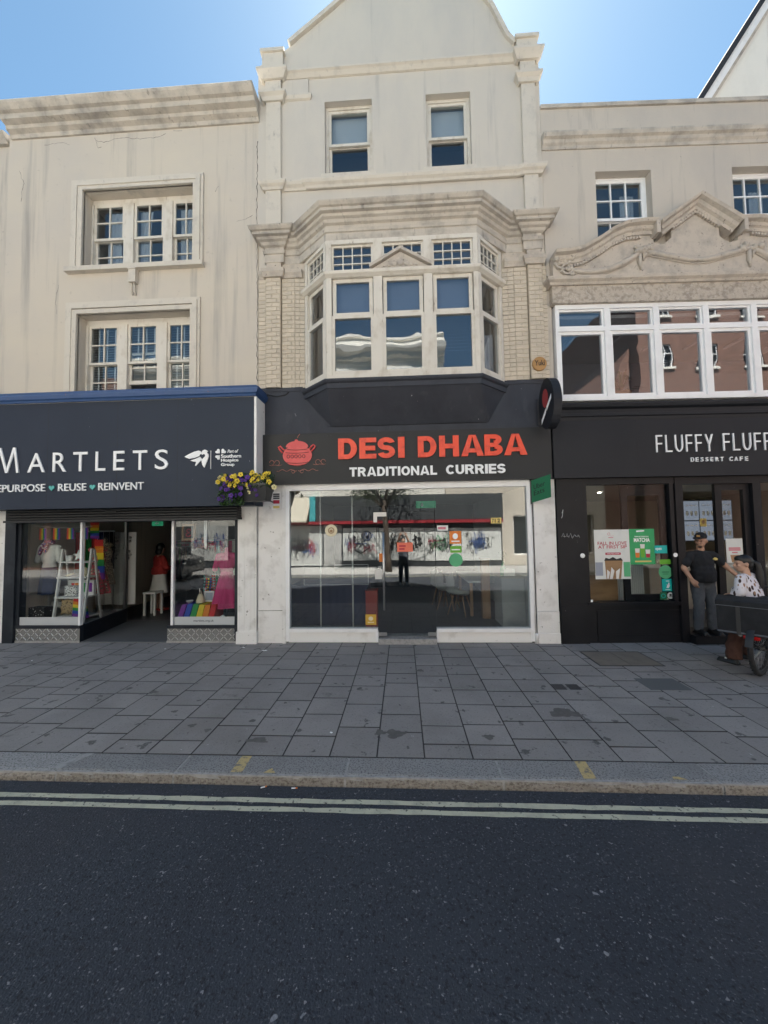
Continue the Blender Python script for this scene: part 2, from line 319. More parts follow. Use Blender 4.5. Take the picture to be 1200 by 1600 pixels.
    def ell(s, c, r, n=14, m=9, mi=0, rot=None):
        v = []; rr = r if isinstance(r,(tuple,list)) else (r,r,r)
        for i in range(m+1):
            p = math.pi*i/m
            for j in range(n):
                t = 2*math.pi*j/n; q = Vector((rr[0]*math.sin(p)*math.cos(t), rr[1]*math.sin(p)*math.sin(t), rr[2]*math.cos(p)))
                if rot: q = rot @ q
                v.append(Vector(c)+q)
        return s.add(v, [(i*n+j, i*n+(j+1)%n, (i+1)*n+(j+1)%n, (i+1)*n+j) for i in range(m) for j in range(n)], mi, True)
    def cap(s, a, ra, b, rb, n=12, mi=0):          # tapered capsule
        a, b = Vector(a), Vector(b); d = (b-a).normalized(); pts = []; rs = []
        for t in (-90,-60,-30,0): pts.append(a+d*ra*math.sin(R(t))); rs.append(max(.0015, ra*math.cos(R(t))))
        for t in (0,30,60,90): pts.append(b+d*rb*math.sin(R(t))); rs.append(max(.0015, rb*math.cos(R(t))))
        return s.tube(pts, rs, n, mi)
    def quad(s, a, b, c, d, mi=0): return s.add([a,b,c,d], [(0,1,2,3)], mi)

MW = {}
FR = Matrix.Identity(4)                            # current building frame
def setframe(m):
    global FR
    FR = m
WORLD = Matrix.Identity(4)
RIGHT = Matrix.Translation((2.75,0,0)) @ Matrix.Rotation(R(1.71), 4, 'Z')

def props(o, label=None, cat=None, group=None, kind=None):
    if label: o['label'] = label
    if cat: o['category'] = cat
    if group: o['group'] = group
    if kind: o['kind'] = kind
    return o
def thing(name, label, cat, loc=(0,0,0), rz=0, group=None, kind=None):
    o = bpy.data.objects.new(name, None); COL.objects.link(o); o.empty_display_size = .2
    m = FR @ Matrix.Translation(loc) @ Matrix.Rotation(rz, 4, 'Z'); o.matrix_world = m; MW[o] = m
    return props(o, label, cat, group, kind)
def mesh_of(mb, name, mats, X=None, recalc=True):
    me = bpy.data.meshes.new(name)
    vs = mb.v if X is None else [tuple(X @ Vector(q)) for q in mb.v]
    me.from_pydata(vs, [], mb.f)
    for m in (mats if isinstance(mats, (list,tuple)) else [mats]): me.materials.append(MATS[m] if isinstance(m, str) else m)
    me.polygons.foreach_set('material_index', mb.mi); me.polygons.foreach_set('use_smooth', mb.sm)
    if recalc:
        bm = bmesh.new(); bm.from_mesh(me); bmesh.ops.remove_doubles(bm, verts=bm.verts, dist=1e-5) if any(mb.sm) else None
        bmesh.ops.recalc_face_normals(bm, faces=bm.faces); bm.to_mesh(me); bm.free()
    return me
def build(mb, name, mats, parent=None, local=False, **kw):
    """parent given: the part's mesh is stored in the thing's own space. No parent: a one-mesh thing with its origin at its base."""
    if parent is not None:
        root = parent
        X = None if local else (MW[root].inverted() @ FR)
        me = mesh_of(mb, name, mats, X); o = bpy.data.objects.new(name, me); COL.objects.link(o); o.parent = parent
        if parent.parent is None or True: MW[o] = MW[root]
    else:
        xs = [q[0] for q in mb.v]; ys = [q[1] for q in mb.v]; zs = [q[2] for q in mb.v]
        c = Vector(((min(xs)+max(xs))/2, (min(ys)+max(ys))/2, min(zs)))
        me = mesh_of(mb, name, mats, Matrix.Translation(-c)); o = bpy.data.objects.new(name, me); COL.objects.link(o)
        m = FR @ Matrix.Translation(c); o.matrix_world = m; MW[o] = m
    return props(o, **kw)
def B(*a, **k): return MB().box(*a, **k)
def wall(mb, x0, x1, z0, z1, y0, y1, holes=(), mi=0):
    """rectangular wall with openings (front y0, back y1)"""
    xs = sorted({x0,x1} | {min(max(h[i],x0),x1) for h in holes for i in (0,1)}); zs = sorted({z0,z1} | {min(max(h[i],z0),z1) for h in holes for i in (2,3)})
    nx, nz = len(xs)-1, len(zs)-1
    def sol(i, j):
        if i < 0 or j < 0 or i >= nx or j >= nz: return False
        cx, cz = (xs[i]+xs[i+1])/2, (zs[j]+zs[j+1])/2
        return not any(h[0] < cx < h[1] and h[2] < cz < h[3] for h in holes)
    for i in range(nx):
        for j in range(nz):
            if not sol(i,j): continue
            a,b,c,d = xs[i],xs[i+1],zs[j],zs[j+1]
            mb.quad((a,y0,c),(b,y0,c),(b,y0,d),(a,y0,d),mi); mb.quad((b,y1,c),(a,y1,c),(a,y1,d),(b,y1,d),mi)
            if not sol(i-1,j): mb.quad((a,y1,c),(a,y0,c),(a,y0,d),(a,y1,d),mi)
            if not sol(i+1,j): mb.quad((b,y0,c),(b,y1,c),(b,y1,d),(b,y0,d),mi)
            if not sol(i,j-1): mb.quad((a,y1,c),(b,y1,c),(b,y0,c),(a,y0,c),mi)
            if not sol(i,j+1): mb.quad((a,y0,d),(b,y0,d),(b,y1,d),(a,y1,d),mi)
    return mb
def frame_bars(mb, x0, x1, z0, z1, y0, y1, w, mi=0, wb=None, wt=None):
    wb = w if wb is None else wb; wt = w if wt is None else wt
    mb.box(x0,x0+w,y0,y1,z0,z1,mi); mb.box(x1-w,x1,y0,y1,z0,z1,mi); mb.box(x0+w,x1-w,y0+.001,y1-.001,z0,z0+wb,mi); mb.box(x0+w,x1-w,y0+.001,y1-.001,z1-wt,z1,mi)
    return mb
def sash(mb, panes, x0, x1, z0, z1, y0, y1, w, nc, nr, bw, wb=None, mi=0):
    """a sash frame with glazing bars added to mb; its pane rectangles appended to panes"""
    wb = w if wb is None else wb
    frame_bars(mb, x0,x1,z0,z1,y0,y1,w,mi,wb)
    X0,X1,Z0,Z1 = x0+w,x1-w,z0+wb,z1-w; ym = (y0+y1)/2
    for i in range(1,nc): x = X0+(X1-X0)*i/nc; mb.box(x-bw/2,x+bw/2,y0+.004,y1-.004,Z0,Z1,mi)
    for j in range(1,nr): z = Z0+(Z1-Z0)*j/nr; mb.box(X0,X1,y0+.006,y1-.006,z-bw/2,z+bw/2,mi)
    for i in range(nc):
        for j in range(nr):
            a = X0+(X1-X0)*i/nc; b = X0+(X1-X0)*(i+1)/nc; c = Z0+(Z1-Z0)*j/nr; d = Z0+(Z1-Z0)*(j+1)/nr
            panes.append((a,b,c,d,ym))
def add_panes(panes, parent, gm):
    for a,b,c,d,y in panes: build(B(a,b,y-.002,y+.002,c,d), 'pane', gm, parent)

# text: built-in font turned into mesh, fitted to a rectangle of the sign
def text_mb(body, x0, x1, z0, z1, y0, y1, off=0, mi=0, shear=0, keep=False):
    c = bpy.data.curves.new('t', 'FONT'); c.body = body; c.size = 1; c.offset = off; c.extrude = .5; c.shear = shear; c.resolution_u = 4
    o = bpy.data.objects.new('t', c); COL.objects.link(o)
    dg = bpy.context.evaluated_depsgraph_get(); me = bpy.data.meshes.new_from_object(o.evaluated_get(dg))
    vs = [q.co.copy() for q in me.vertices]; fs = [tuple(p.vertices) for p in me.polygons]
    bpy.data.objects.remove(o); bpy.data.curves.remove(c); bpy.data.meshes.remove(me)
    ax, bx = min(q.x for q in vs), max(q.x for q in vs); az, bz = min(q.y for q in vs), max(q.y for q in vs)
    mb = MB()
    sx = (x1-x0)/(bx-ax); sz = (z1-z0)/(bz-az)
    if keep: sx = sz
    mb.add([(x0+(q.x-ax)*sx, y1+(y0-y1)*(q.z+.5), z0+(q.y-az)*sz) for q in vs], fs, mi)
    return mb
def glyph(ch, t=.27, h=.22):
    """heavy block capitals drawn as pieces in a unit-height box: returns (width, function adding it to a mesh)"""
    P = []
    bx = lambda a,b,c,d: P.append(('b',a,b,c,d)); rg = lambda cx,cz,rx,rz,a0,a1: P.append(('r',cx,cz,rx,rz,a0,a1)); pg = lambda *q: P.append(('p',q))
    if ch == 'D': w=.86; bx(0,t,0,1); bx(t,.42,0,h); bx(t,.42,1-h,1); rg(.42,.5,.44,.5,-90,90)
    elif ch == 'E': w=.76; bx(0,t,0,1); bx(t,w,0,h); bx(t,w,1-h,1); bx(t,w-.05,.5-h/2,.5+h/2)
    elif ch == 'F': w=.72; bx(0,t,0,1); bx(t,w,1-h,1); bx(t,w-.05,.5-h/2,.5+h/2)
    elif ch == 'S': w=.84; z=(1-h/1)/4+h/2; rr=.5-(.5-h)/2+.0; rg(.42,1-(.5+h/2)/2,.42,(.5+h/2)/2,15,270); rg(.42,(.5+h/2)/2,.42,(.5+h/2)/2,90,-165)
    elif ch == 'I': w=t+.02; bx(0,w,0,1)
    elif ch == 'H': w=.9; bx(0,t,0,1); bx(w-t,w,0,1); bx(t,w-t,.5-h/2,.5+h/2)
    elif ch == 'A': w=1.02; c=w/2; pg((0,0),(t*1.08,0),(c+.02,1),(c-t*.58,1)); pg((w-t*1.08,0),(w,0),(c+t*.58,1),(c-.02,1)); bx(c-.24,c+.24,.17,.17+h*.85)
    elif ch == 'B': w=.88; bx(0,t,0,1); bx(t,.5,0,h*.9); bx(t,.5,1-h*.9,1); bx(t,.5,.5-h*.42,.5+h*.42); rg(.48,.27,.40,.27,-90,90); rg(.46,.745,.37,.255,-90,90)
    elif ch == 'T': w=.84; bx(0,w,1-h,1); bx(w/2-t/2,w/2+t/2,0,1-h)
    elif ch == 'R': w=.92; bx(0,t,0,1); bx(t,.48,1-h*.9,1); bx(t,.48,.40,.40+h*.9); rg(.46,.70,.40,.30,-90,90); pg((.40,.41),(.62,0),(w,0),(.68,.44))
    elif ch == 'O': w=.96; rg(.48,.5,.48,.5,0,360)
    elif ch == 'N': w=.9; bx(0,t*.9,0,1); bx(w-t*.9,w,0,1); pg((t*.8,1),(t*.8,.66),(w-t*.8,0),(w-t*.8,.34))
    elif ch == 'L': w=.72; bx(0,t,0,1); bx(t,w,0,h)
    elif ch == 'C': w=.9; rg(.47,.5,.47,.5,42,318)
    elif ch == 'U': w=.88; bx(0,t,.42,1); bx(w-t,w,.42,1); rg(w/2,.42,w/2,.42,180,360)
    elif ch == 'Y': w=.9; c=w/2; bx(c-t/2,c+t/2,0,.45); pg((0,1),(c-t/2,.40),(c+t/2,.40),(t*1.1,1)); pg((w-t*1.1,1),(c-t/2,.40),(c+t/2,.40),(w,1))
    def put(mb, x0, x1, z0, z1, ya, yb):
        sx = (x1-x0)/w; sz = z1-z0
        for k, p in enumerate(P):
            y = ya - .0007*k
            if p[0] == 'b': mb.box(x0+p[1]*sx, x0+p[2]*sx, y, yb, z0+p[3]*sz, z0+p[4]*sz)
            elif p[0] == 'r': mb.ring(x0+p[1]*sx, z0+p[2]*sz, (p[3]*sx,p[4]*sz), ((p[3]-t)*sx,(p[4]-h)*sz), p[5], p[6], y, yb, n=18 if abs(p[6]-p[5])>200 else 12)
            else: mb.prism([(x0+a*sx, z0+b*sz) for a,b in p[1]], y, yb)
    return w, put
# ================================================================== GROUND
ROAD = -.07
build(MB().quad((-400,-400,-.16),(400,-400,-.16),(400,400,-.16),(-400,400,-.16)), 'ground', 'asphalt', kind='structure')
mb = MB()
nx = 60
for i in range(nx):                                   # road with a slight camber
    a = -120+240*i/nx; b = -120+240*(i+1)/nx
    ys = [-3.33,-4.2,-5.3,-6.3,-7.3,-8.4,-9.25]; zs = [0,.012,.028,.034,.028,.012,0]
    for j in range(6): mb.quad((a,ys[j+1],ROAD+zs[j+1]),(b,ys[j+1],ROAD+zs[j+1]),(b,ys[j],ROAD+zs[j]),(a,ys[j],ROAD+zs[j]))
road = build(mb, 'road', 'asphalt', kind='structure')
def strip(name, m, x0, x1, y0, y1, z, parent, jag=.004, n=220):
    mb = MB(); rr = random.Random(int(abs(y0)*1000)); pr = None
    for i in range(n+1):
        x = x0+(x1-x0)*i/n; c = (x, y0+rr.uniform(-jag,jag), z), (x, y1+rr.uniform(-jag,jag), z)
        if pr: mb.quad(pr[0], c[0], c[1], pr[1])
        pr = c
    return build(mb, name, m, parent)
strip('marking_line', 'line_paint', -14, 14, -3.507, -3.462, ROAD+.0062, road)
strip('marking_line', 'line_paint', -14, 14, -3.590, -3.546, ROAD+.0072, road)
strip('marking_line', 'line_paint', -14, 14, -8.98, -8.93, ROAD+.0090, road)
strip('marking_line', 'line_paint', -14, 14, -9.07, -9.02, ROAD+.0090, road)

# pavement: joint bed plus every slab as a piece of its own
pav = build(B(-60,60,-3.075,.6,-.15,-.010), 'pavement', 'slab_joint', kind='structure')
SL = {}
def slab_mesh(w, l):
    k = (round(w,3), round(l,3))
    if k not in SL:
        mb = MB(); c = .004; a, b = w/2, l/2
        v = [(-a,-b,-.02),(a,-b,-.02),(a,b,-.02),(-a,b,-.02),(-a,-b,-c),(a,-b,-c),(a,b,-c),(-a,b,-c),(-a+c,-b+c,0),(a-c,-b+c,0),(a-c,b-c,0),(-a+c,b-c,0)]
        mb.add(v, [(0,1,5,4),(1,2,6,5),(2,3,7,6),(3,0,4,7),(4,5,9,8),(5,6,10,9),(6,7,11,10),(7,4,8,11)], 1); mb.add(v, [(8,9,10,11)], 0)
        SL[k] = mesh_of(mb, 'slab', ['slab','slab_joint'], recalc=False)
    return SL[k]
rs = random.Random(11)
SW = .399
holes = []
for i in range(-18, 20):
    xc = -.646 + SW*(i+.5); y = -3.072
    first = True
    while y < -.04:
        l = rs.choice([.30,.33,.36,.40,.46]) if not first else rs.choice([.2,.3,.38,.46]); first = False
        if y + l > -.12: l = 0.03 - y
        l = round(l,2); yc = y + l/2
        if not any(h[0] < xc+.19 and h[1] > xc-.19 and h[2] < y+l-.02 and h[3] > y+.02 for h in holes):
            o = bpy.data.objects.new('slab', slab_mesh(SW-.004, l-.007)); COL.objects.link(o); o.parent = pav
            o.location = (xc - 0, yc, .15 - .004*rs.random()); MW[o] = MW[pav]
            # the parent's origin sits at the base centre of the joint bed
            o.location = Vector((xc, yc, -.0015*rs.random())) - MW[pav].translation
            o.rotation_euler = (R(rs.uniform(-.25,.25)), R(rs.uniform(-.25,.25)), R(rs.uniform(-.15,.15)))
        y += l
kerb_xs = [-9.6,-8.3,-7.0,-5.6,-4.3,-2.81,-1.84,-.476,.729,2.31,3.62,4.9,6.3,7.6,8.9]
kerb = build(B(-60,60,-3.312,-3.078,-.2,-.004), 'kerb', 'mortar', kind='structure')
for a, b in zip(kerb_xs[:-1], kerb_xs[1:]):
    mb = MB(); n = 14; rr = random.Random(int(a*100))
    pf = [(-3.080,-.05),(-3.080,0),(-3.275,.001),(-3.298,-.005),(-3.312,-.018),(-3.318,-.040),(-3.322,-.10)]
    pr = None
    for i in range(n+1):
        x = a+.010+(b-a-.020)*i/n
        row = [(x, y-(rr.uniform(-.006,.006) if k >= 3 else 0), z+(rr.uniform(-.003,.003) if k in (3,4) else 0)) for k,(y,z) in enumerate(pf)]
        if pr:
            for k in range(6): mb.add([pr[k],row[k],row[k+1],pr[k+1]], [(0,1,2,3)], 1 if k >= 3 else 0)
        else: mb.add(row, [tuple(range(7))], 0)
        pr = row
    mb.add(pr, [tuple(range(6,-1,-1))], 0)
    build(mb, 'kerb_stone', ['granite','granite_edge'], kerb)
def mark(poly, z=.0035): return build(MB().add([(x,y,z) for x,y in poly], [tuple(range(len(poly)))]), 'marking_tick', 'yellow_paint', kerb)
mark([(-1.39,-3.29),(-1.298,-3.288),(-1.302,-3.085),(-1.388,-3.085)]); mark([(1.331,-3.29),(1.426,-3.288),(1.443,-3.085),(1.355,-3.085)])
mark([(-1.13,-3.292),(-1.03,-3.290),(-1.075,-3.235)]); mark([(1.99,-3.282),(2.09,-3.280),(2.05,-3.25),(2.00,-3.25)])
build(MB().add([(x,y,.0038) for x,y in [(-2.90,-3.29),(-2.80,-3.29),(-2.69,-3.084),(-2.765,-3.084)]], [(0,1,2,3)]), 'mortar_joint', 'mortar', kerb)

# covers set into the pavement
t = thing('inspection_cover', 'brown stained inspection cover recessed in the paving near the cafe', 'cover', (3.08,-.72,0))
build(MB().box(2.65,3.51,-1.015,-1.0,-.03,.005).box(2.65,3.51,-.45,-.435,-.03,.005).box(2.65,2.665,-1.0,-.45,-.03,.005).box(3.495,3.51,-1.0,-.45,-.03,.005), 'frame', 'iron_dark', t)
mat('cover_infill', (.19,.165,.14), .85, layers=[((.13,.115,.10),(6,6,6),5,.45,.7,.7)], bump=.4, bscale=70)
for a in (2.669,3.084): build(B(a,a+.408,-.996,-.454,-.03,.0042), 'infill', 'cover_infill', t)
t = thing('stopcock_cover', 'pair of small dark iron plates set in one paving slab', 'cover', (1.915,-1.68,0))
for a in (1.755,1.925): build(B(a,a+.135,-1.755,-1.61,-.02,.003), 'plate', 'iron_dark', t)
mat('slab_dark', (.11,.115,.12), .8, bump=.35, bscale=110)
build(B(2.84,3.30,-1.745,-1.425,-.02,.0028), 'metal_cover', 'slab_dark', label='dark grey rectangular metal cover flush with the paving', cat='cover')

mat('stain', (.105,.098,.094), .7, layers=[((.16,.15,.145),(14,14,14),5,.45,.65,.6)])
def stain(cx,cy,rx,ry,seed):
    rr = random.Random(seed); mb = MB(); n = 26; v = []
    for i in range(n): a = 2*math.pi*i/n; q = 1+.22*math.sin(3*a+seed)+.12*math.sin(7*a)+rr.uniform(-.08,.08); v.append((cx+rx*q*math.cos(a),cy+ry*q*math.sin(a),.0012))
    build(mb.add(v,[tuple(range(n))]),'stain','stain',pav)
stain(-.10,-2.72,.085,.07,1); stain(-.24,-2.70,.05,.045,2); stain(1.62,-2.30,.15,.09,3); stain(-1.35,-2.85,.10,.04,4); stain(-2.1,-2.62,.04,.03,5); stain(.75,-2.75,.05,.04,6); stain(-3.0,-1.9,.05,.04,8); stain(2.6,-2.4,.06,.035,9); stain(.2,-1.2,.05,.04,10); stain(-2.45,-2.35,.035,.025,11); stain(-1.9,-2.7,.03,.03,12)

# ================================================================== LEFT BUILDING (charity shop)
LX0, LX1 = -7.31, -2.505
bl = thing('shop_building', 'cream rendered building with weathered cornice above the charity shop', 'building', (-4.95,0,0))
W1 = (-5.80,-3.70,6.76,8.26); W2 = (-5.86,-3.73,4.30,5.90)
mb = wall(MB(), LX0, LX1, 4.10, 9.62, 0, .34, [W1, W2])
mb.box(LX0, LX0+.3, .34, 8, 0, 9.5); mb.box(LX1-.22, LX1, .345, 8, 0, 9.5); mb.box(LX0, LX1, 8, 8.3, 0, 9.5)
build(mb, 'wall', 'render_cream', bl)
build(MB().box(LX0+.3,LX1-.22,.34,8,9.25,9.45).box(LX0+.31,LX1-.23,.345,7.99,6.25,6.4).box(LX0+.31,LX1-.23,.345,7.99,2.75,2.95), 'roof', 'lead', bl)
build(MB().sweep([(LX0+.06,-.0),(LX1+.02,-.0)], [(-.05,9.36),(.03,9.36),(.05,9.42),(.12,9.45),(.13,9.51),(.22,9.53),(.24,9.60),(.29,9.615),(.345,9.68),(.36,9.72),(.34,9.75),(-.05,9.77)]), 'cornice', 'cornice_old', bl)
rd = thing('roof_ridge_end', 'small dark ridge tile peeping over the cream cornice', 'roof tile', (-4.75,.6,9.6))
build(MB().prism([(-5.05,9.7),(-4.5,9.7),(-4.5,9.93),(-4.72,10.12),(-5.05,9.93)], .5, .9), 'tile', 'lead', rd)
build(MB().box(-5.0,-4.55,.55,.85,9.46,9.72), 'upstand', 'lead', rd)
def surround(x0, x1, z0, z1, ox0, ox1, oz1, par, sill=True):
    mb = MB()
    # moulded architrave in three steps, mitred by overlap of separate depths
    for k, (d, a) in enumerate(((.035,0),(.060,.055),(.045,.13))):
        X0 = ox0 + (x0-ox0)*min(1, a/.22) if k else ox0; X1 = ox1 + (x1-ox1)*min(1, a/.22) if k else ox1; Z1 = oz1 - (oz1-z1)*min(1, a/.2) if k else oz1
        nx0 = [ox0+.055, ox0+.13, x0][k]; nx1 = [ox1-.055, ox1-.13, x1][k]; nz1 = [oz1-.055, oz1-.13, z1][k]
        mb.box(X0, nx0, -d, .02, z0, Z1); mb.box(nx1, X1, -d, .02, z0, Z1); mb.box(nx0, nx1, -d+.0008, .02, nz1, Z1)
    build(mb, 'surround', 'trim_cream', par)
    if sill: build(B(ox0-.05, ox1+.03, -.10, .15, z0-.085, z0), 'sill', 'trim_cream', par)
def triple_sash(b, rect, cols, yf, ncr, gm, wm='wood_worn', open_mid=0, head=.10):
    x0,x1,z0,z1 = rect; mb = MB(); panes = []
    mb.box(x0,x1,yf,yf+.10,z1-head,z1); mb.box(x0,x1,yf-.02,yf+.10,z0,z0+.045)
    for a, c in ((x0,cols[0][0]),(cols[0][1],cols[1][0]),(cols[1][1],cols[2][0]),(cols[2][1],x1)):
        mb.box(a,c,yf-.025,yf+.10,z0+.045,z1-head)
    zm = (z0+z1-head)/2+.02
    for k,(a,c) in enumerate(cols):
        up = open_mid if k == 1 else 0
        sash(mb, panes, a,c, zm-.02, z1-head, yf+.0,yf+.04, .045, 2,2,.022)
        sash(mb, panes, a,c, z0+.045+up, zm+.02+up*.55, yf+.045,yf+.085, .045, 2,2,.022, .07)
    w = build(mb, 'window', wm, b)
    add_panes(panes, w, gm)
    build(MB().box(x0-.3,x1+.3,1.5,1.55,z0-.2,z1+.2).box(x0-.35,x0-.3,.35,1.55,z0-.2,z1+.2).box(x1+.3,x1+.35,.35,1.55,z0-.2,z1+.2).box(x0-.3,x1+.3,.35,1.5,z1+.2,z1+.25).box(x0-.3,x1+.3,.35,1.5,z0-.25,z0-.2), 'room', 'interior_mid', w)
    return w
c1 = [(-5.72,-5.13),(-4.97,-4.37),(-4.20,-3.73)]
w = triple_sash(bl, (-5.80,-3.70,6.76,8.26), [(-5.77,-5.17),(-4.98,-4.40),(-4.22,-3.73)], .20, None, 'glass_upper')
surround(-5.80,-3.70,6.76,8.26,-6.025,-3.515,8.455,w)
def folds(mb, x0, x1, z0, z1, y, amp=.03, n=9, mi=0, pinch=0):
    k = n*4; v = []; f = []
    for j in range(7):
        t = j/6; z = z1+(z0-z1)*t; q = 1-pinch*math.sin(math.pi*t)
        for i in range(k+1):
            s_ = i/k; v.append((x0+(x1-x0)*s_*q, y+amp*math.sin(s_*n*2*math.pi)*(.4+.6*t), z))
    for j in range(6):
        for i in range(k): a = j*(k+1)+i; f.append((a,a+1,a+k+2,a+k+1))
    return mb.add(v, f, mi, True)
for (a,b_,p) in ((-5.60,-5.20,.35),(-4.95,-4.70,.2),(-4.15,-3.74,.3)):
    build(folds(MB(), a, b_, 6.85, 8.10, .335, .025, 4, 0, p), 'curtain', 'curtain', w)
w = triple_sash(bl, (-5.86,-3.73,4.30,5.90), [(-5.82,-5.24),(-5.06,-4.48),(-4.30,-3.77)], .20, None, 'glass_upper', open_mid=.33)
surround(-5.86,-3.73,4.30,5.90,-6.075,-3.555,6.12,w,False)
for (a,b_,zb) in ((-5.82,-5.26,4.40),(-5.05,-4.49,5.0),(-4.29,-3.78,4.40)):
    mb = MB(); z = 5.74
    while z > zb: mb.hexa([(a,.30,z),(b_,.30,z),(b_,.335,z+.022),(a,.335,z+.022)],[(a,.30,z+.003),(b_,.30,z+.003),(b_,.335,z+.025),(a,.335,z+.025)]); z -= .048
    for x in (a+.12,(a+b_)/2,b_-.12): mb.box(x-.014,x+.014,.294,.297,zb,5.77)
    build(mb, 'blind', 'blind', w)
# small cable box between the windows
t = thing('junction_box', 'small painted cable box under the upper window of the cream building', 'cable box', (-4.79,0,6.40))
build(MB().box(-4.855,-4.725,-.09,0,6.42,6.66).box(-4.865,-4.715,-.10,0,6.655,6.675), 'cover', 'trim_cream', t)
build(MB().tube([(-4.82,-.05,6.43),(-4.82,-.045,6.30),(-4.825,-.01,6.22)], .013).tube([(-4.77,-.05,6.43),(-4.77,-.045,6.28),(-4.765,-.01,6.21)], .013), 'conduit', 'trim_cream', t)

def crack(par, pts, seed, y=-.0005, r=.0022):
    rr = random.Random(seed); out = []
    for (xa,za),(xb,zb) in zip(pts[:-1],pts[1:]):
        n = max(2,int(math.hypot(xb-xa,zb-za)/.05))
        for i in range(n): t_ = i/n; out.append((xa+(xb-xa)*t_+rr.uniform(-.012,.012),y,za+(zb-za)*t_+rr.uniform(-.012,.012)))
    build(MB().tube(out,[r*rr.uniform(.5,1.6) for _ in out],4,0,False),'crack','iron_dark',par)
crack(bl,[(-6.6,9.22),(-6.3,9.26),(-6.05,9.18)],1); crack(bl,[(-5.6,9.24),(-5.45,9.20),(-5.1,9.27),(-4.7,9.21),(-4.35,9.23),(-4.2,9.30)],2); crack(bl,[(-5.62,9.30),(-5.55,9.10),(-5.45,9.12)],3); crack(bl,[(-4.1,9.34),(-3.9,9.30)],4)
crack(bl,[(-7.1,8.75),(-7.0,8.5),(-7.05,8.1)],5); crack(bl,[(-2.52,9.0),(-2.53,7.5),(-2.515,6.0),(-2.52,4.5)],6,-.001,.004); crack(bl,[(-6.25,6.5),(-6.3,6.15),(-6.28,5.9)],7); crack(bl,[(-2.9,7.5),(-2.75,7.55),(-2.55,7.62)],8); crack(bl,[(-3.3,8.1),(-3.2,8.25)],9)
# --- shopfront of the charity shop (part of the building)
mb = MB()
mb.box(-7.06,-6.86,-.06,.12,0,2.33); mb.box(-6.86,-6.80,-.02,.10,.29,2.14); mb.box(-2.90,-2.842,-.02,.10,.03,2.14)
mb.box(-6.86,-2.842,.0,.10,2.10,2.33)
mb.box(-7.01,-5.672,-.03,.09,.245,.30); mb.box(-4.09,-2.845,-.03,.09,.245,.30)
mb.hexa([(-5.665,-.02,.0),(-5.66,.05,.0),(-5.92,1.40,.0),(-5.98,1.40,.0)],[(-5.665,-.02,.29),(-5.66,.05,.29),(-5.92,1.40,.29),(-5.98,1.40,.29)])
mb.hexa([(-4.09,.10,.0),(-4.04,.10,.0),(-4.16,1.40,.0),(-4.20,1.40,.0)],[(-4.09,.10,.29),(-4.04,.10,.29),(-4.16,1.40,.29),(-4.20,1.40,.29)])
sf = build(mb, 'shopfront', 'shop_navy', bl)
for a,b_ in ((-5.692,-5.655),(-4.025,-3.985)): build(B(a,b_,-.03,.03,.30,2.14), 'mullion', 'paint_white_clean', sf)
for a,b_ in ((-5.98,-5.93),(-4.22,-4.16)): build(B(a,b_,1.36,1.42,.02,2.3), 'door_post', 'steel', sf)
for a,b_ in ((-6.80,-5.692),(-3.985,-2.90)): build(B(a,b_,.0,.008,.30,2.10), 'pane', 'glass_left', sf)
build(MB().hexa([(-5.668,.03,.30),(-5.660,.03,.30),(-5.945,1.36,.30),(-5.953,1.36,.30)],[(-5.668,.03,2.12),(-5.660,.03,2.12),(-5.945,1.36,2.12),(-5.953,1.36,2.12)]), 'pane', 'glass_left', sf)
build(MB().hexa([(-4.012,.03,.30),(-4.004,.03,.30),(-4.182,1.36,.30),(-4.190,1.36,.30)],[(-4.012,.03,2.12),(-4.004,.03,2.12),(-4.182,1.36,2.12),(-4.190,1.36,2.12)]), 'pane', 'glass_clear', sf)
mat('frosted', (.48,.50,.51), .5)
for a,b_ in ((-6.80,-5.70),(-3.97,-2.91)): build(B(a,b_,-.004,-.002,.30,.44), 'window_film', 'frosted', sf)
build(text_mb('martlets.org.uk', -3.63,-3.27,.345,.39,-.006,-.0045,.01), 'film_lettering', 'charcoal', sf)
# checker plate risers with raised lozenges
for a,b_ in ((-7.0,-5.668),(-4.09,-2.85)):
    mb = MB().box(a,b_,-.012,.06,.035,.242); x = a+.03; k = 0
    while x < b_-.03:
        for j in range(3):
            z = .068+.072*j; s_ = 1 if (k+j)%2 else -1; d = .026
            mb.hexa([(x-d,-.0125,z-s_*d-.009),(x+d,-.0125,z+s_*d-.009),(x+d,-.0125,z+s_*d+.009),(x-d,-.0125,z-s_*d+.009)],[(x-d*.6,-.021,z-s_*d*.6-.001),(x+d*.6,-.021,z+s_*d*.6-.001),(x+d*.6,-.021,z+s_*d*.6+.001),(x-d*.6,-.021,z-s_*d*.6+.001)],1)
        x += .072; k += 1
    build(mb, 'checker_plate', ['plate_base','checker_plate'], sf)
    build(B(a-.01,b_,-.02,.06,-.005,.033), 'plinth_stone', 'mortar', sf)
# roller shutter head: laths
mb = MB(); 
for k in range(4): z = 2.145+.045*k; mb.prismx([(-.20,z),(-.225,z+.012),(-.225,z+.030),(-.20,z+.042),(-.05,z+.042),(-.05,z)], -6.86, -2.765)
mb.box(-6.90,-2.755,-.24,-.03,2.105,2.142); mb.box(-5.05,-4.86,-.245,-.23,2.255,2.275)
build(mb, 'roller_shutter', 'fascia_grey', sf)
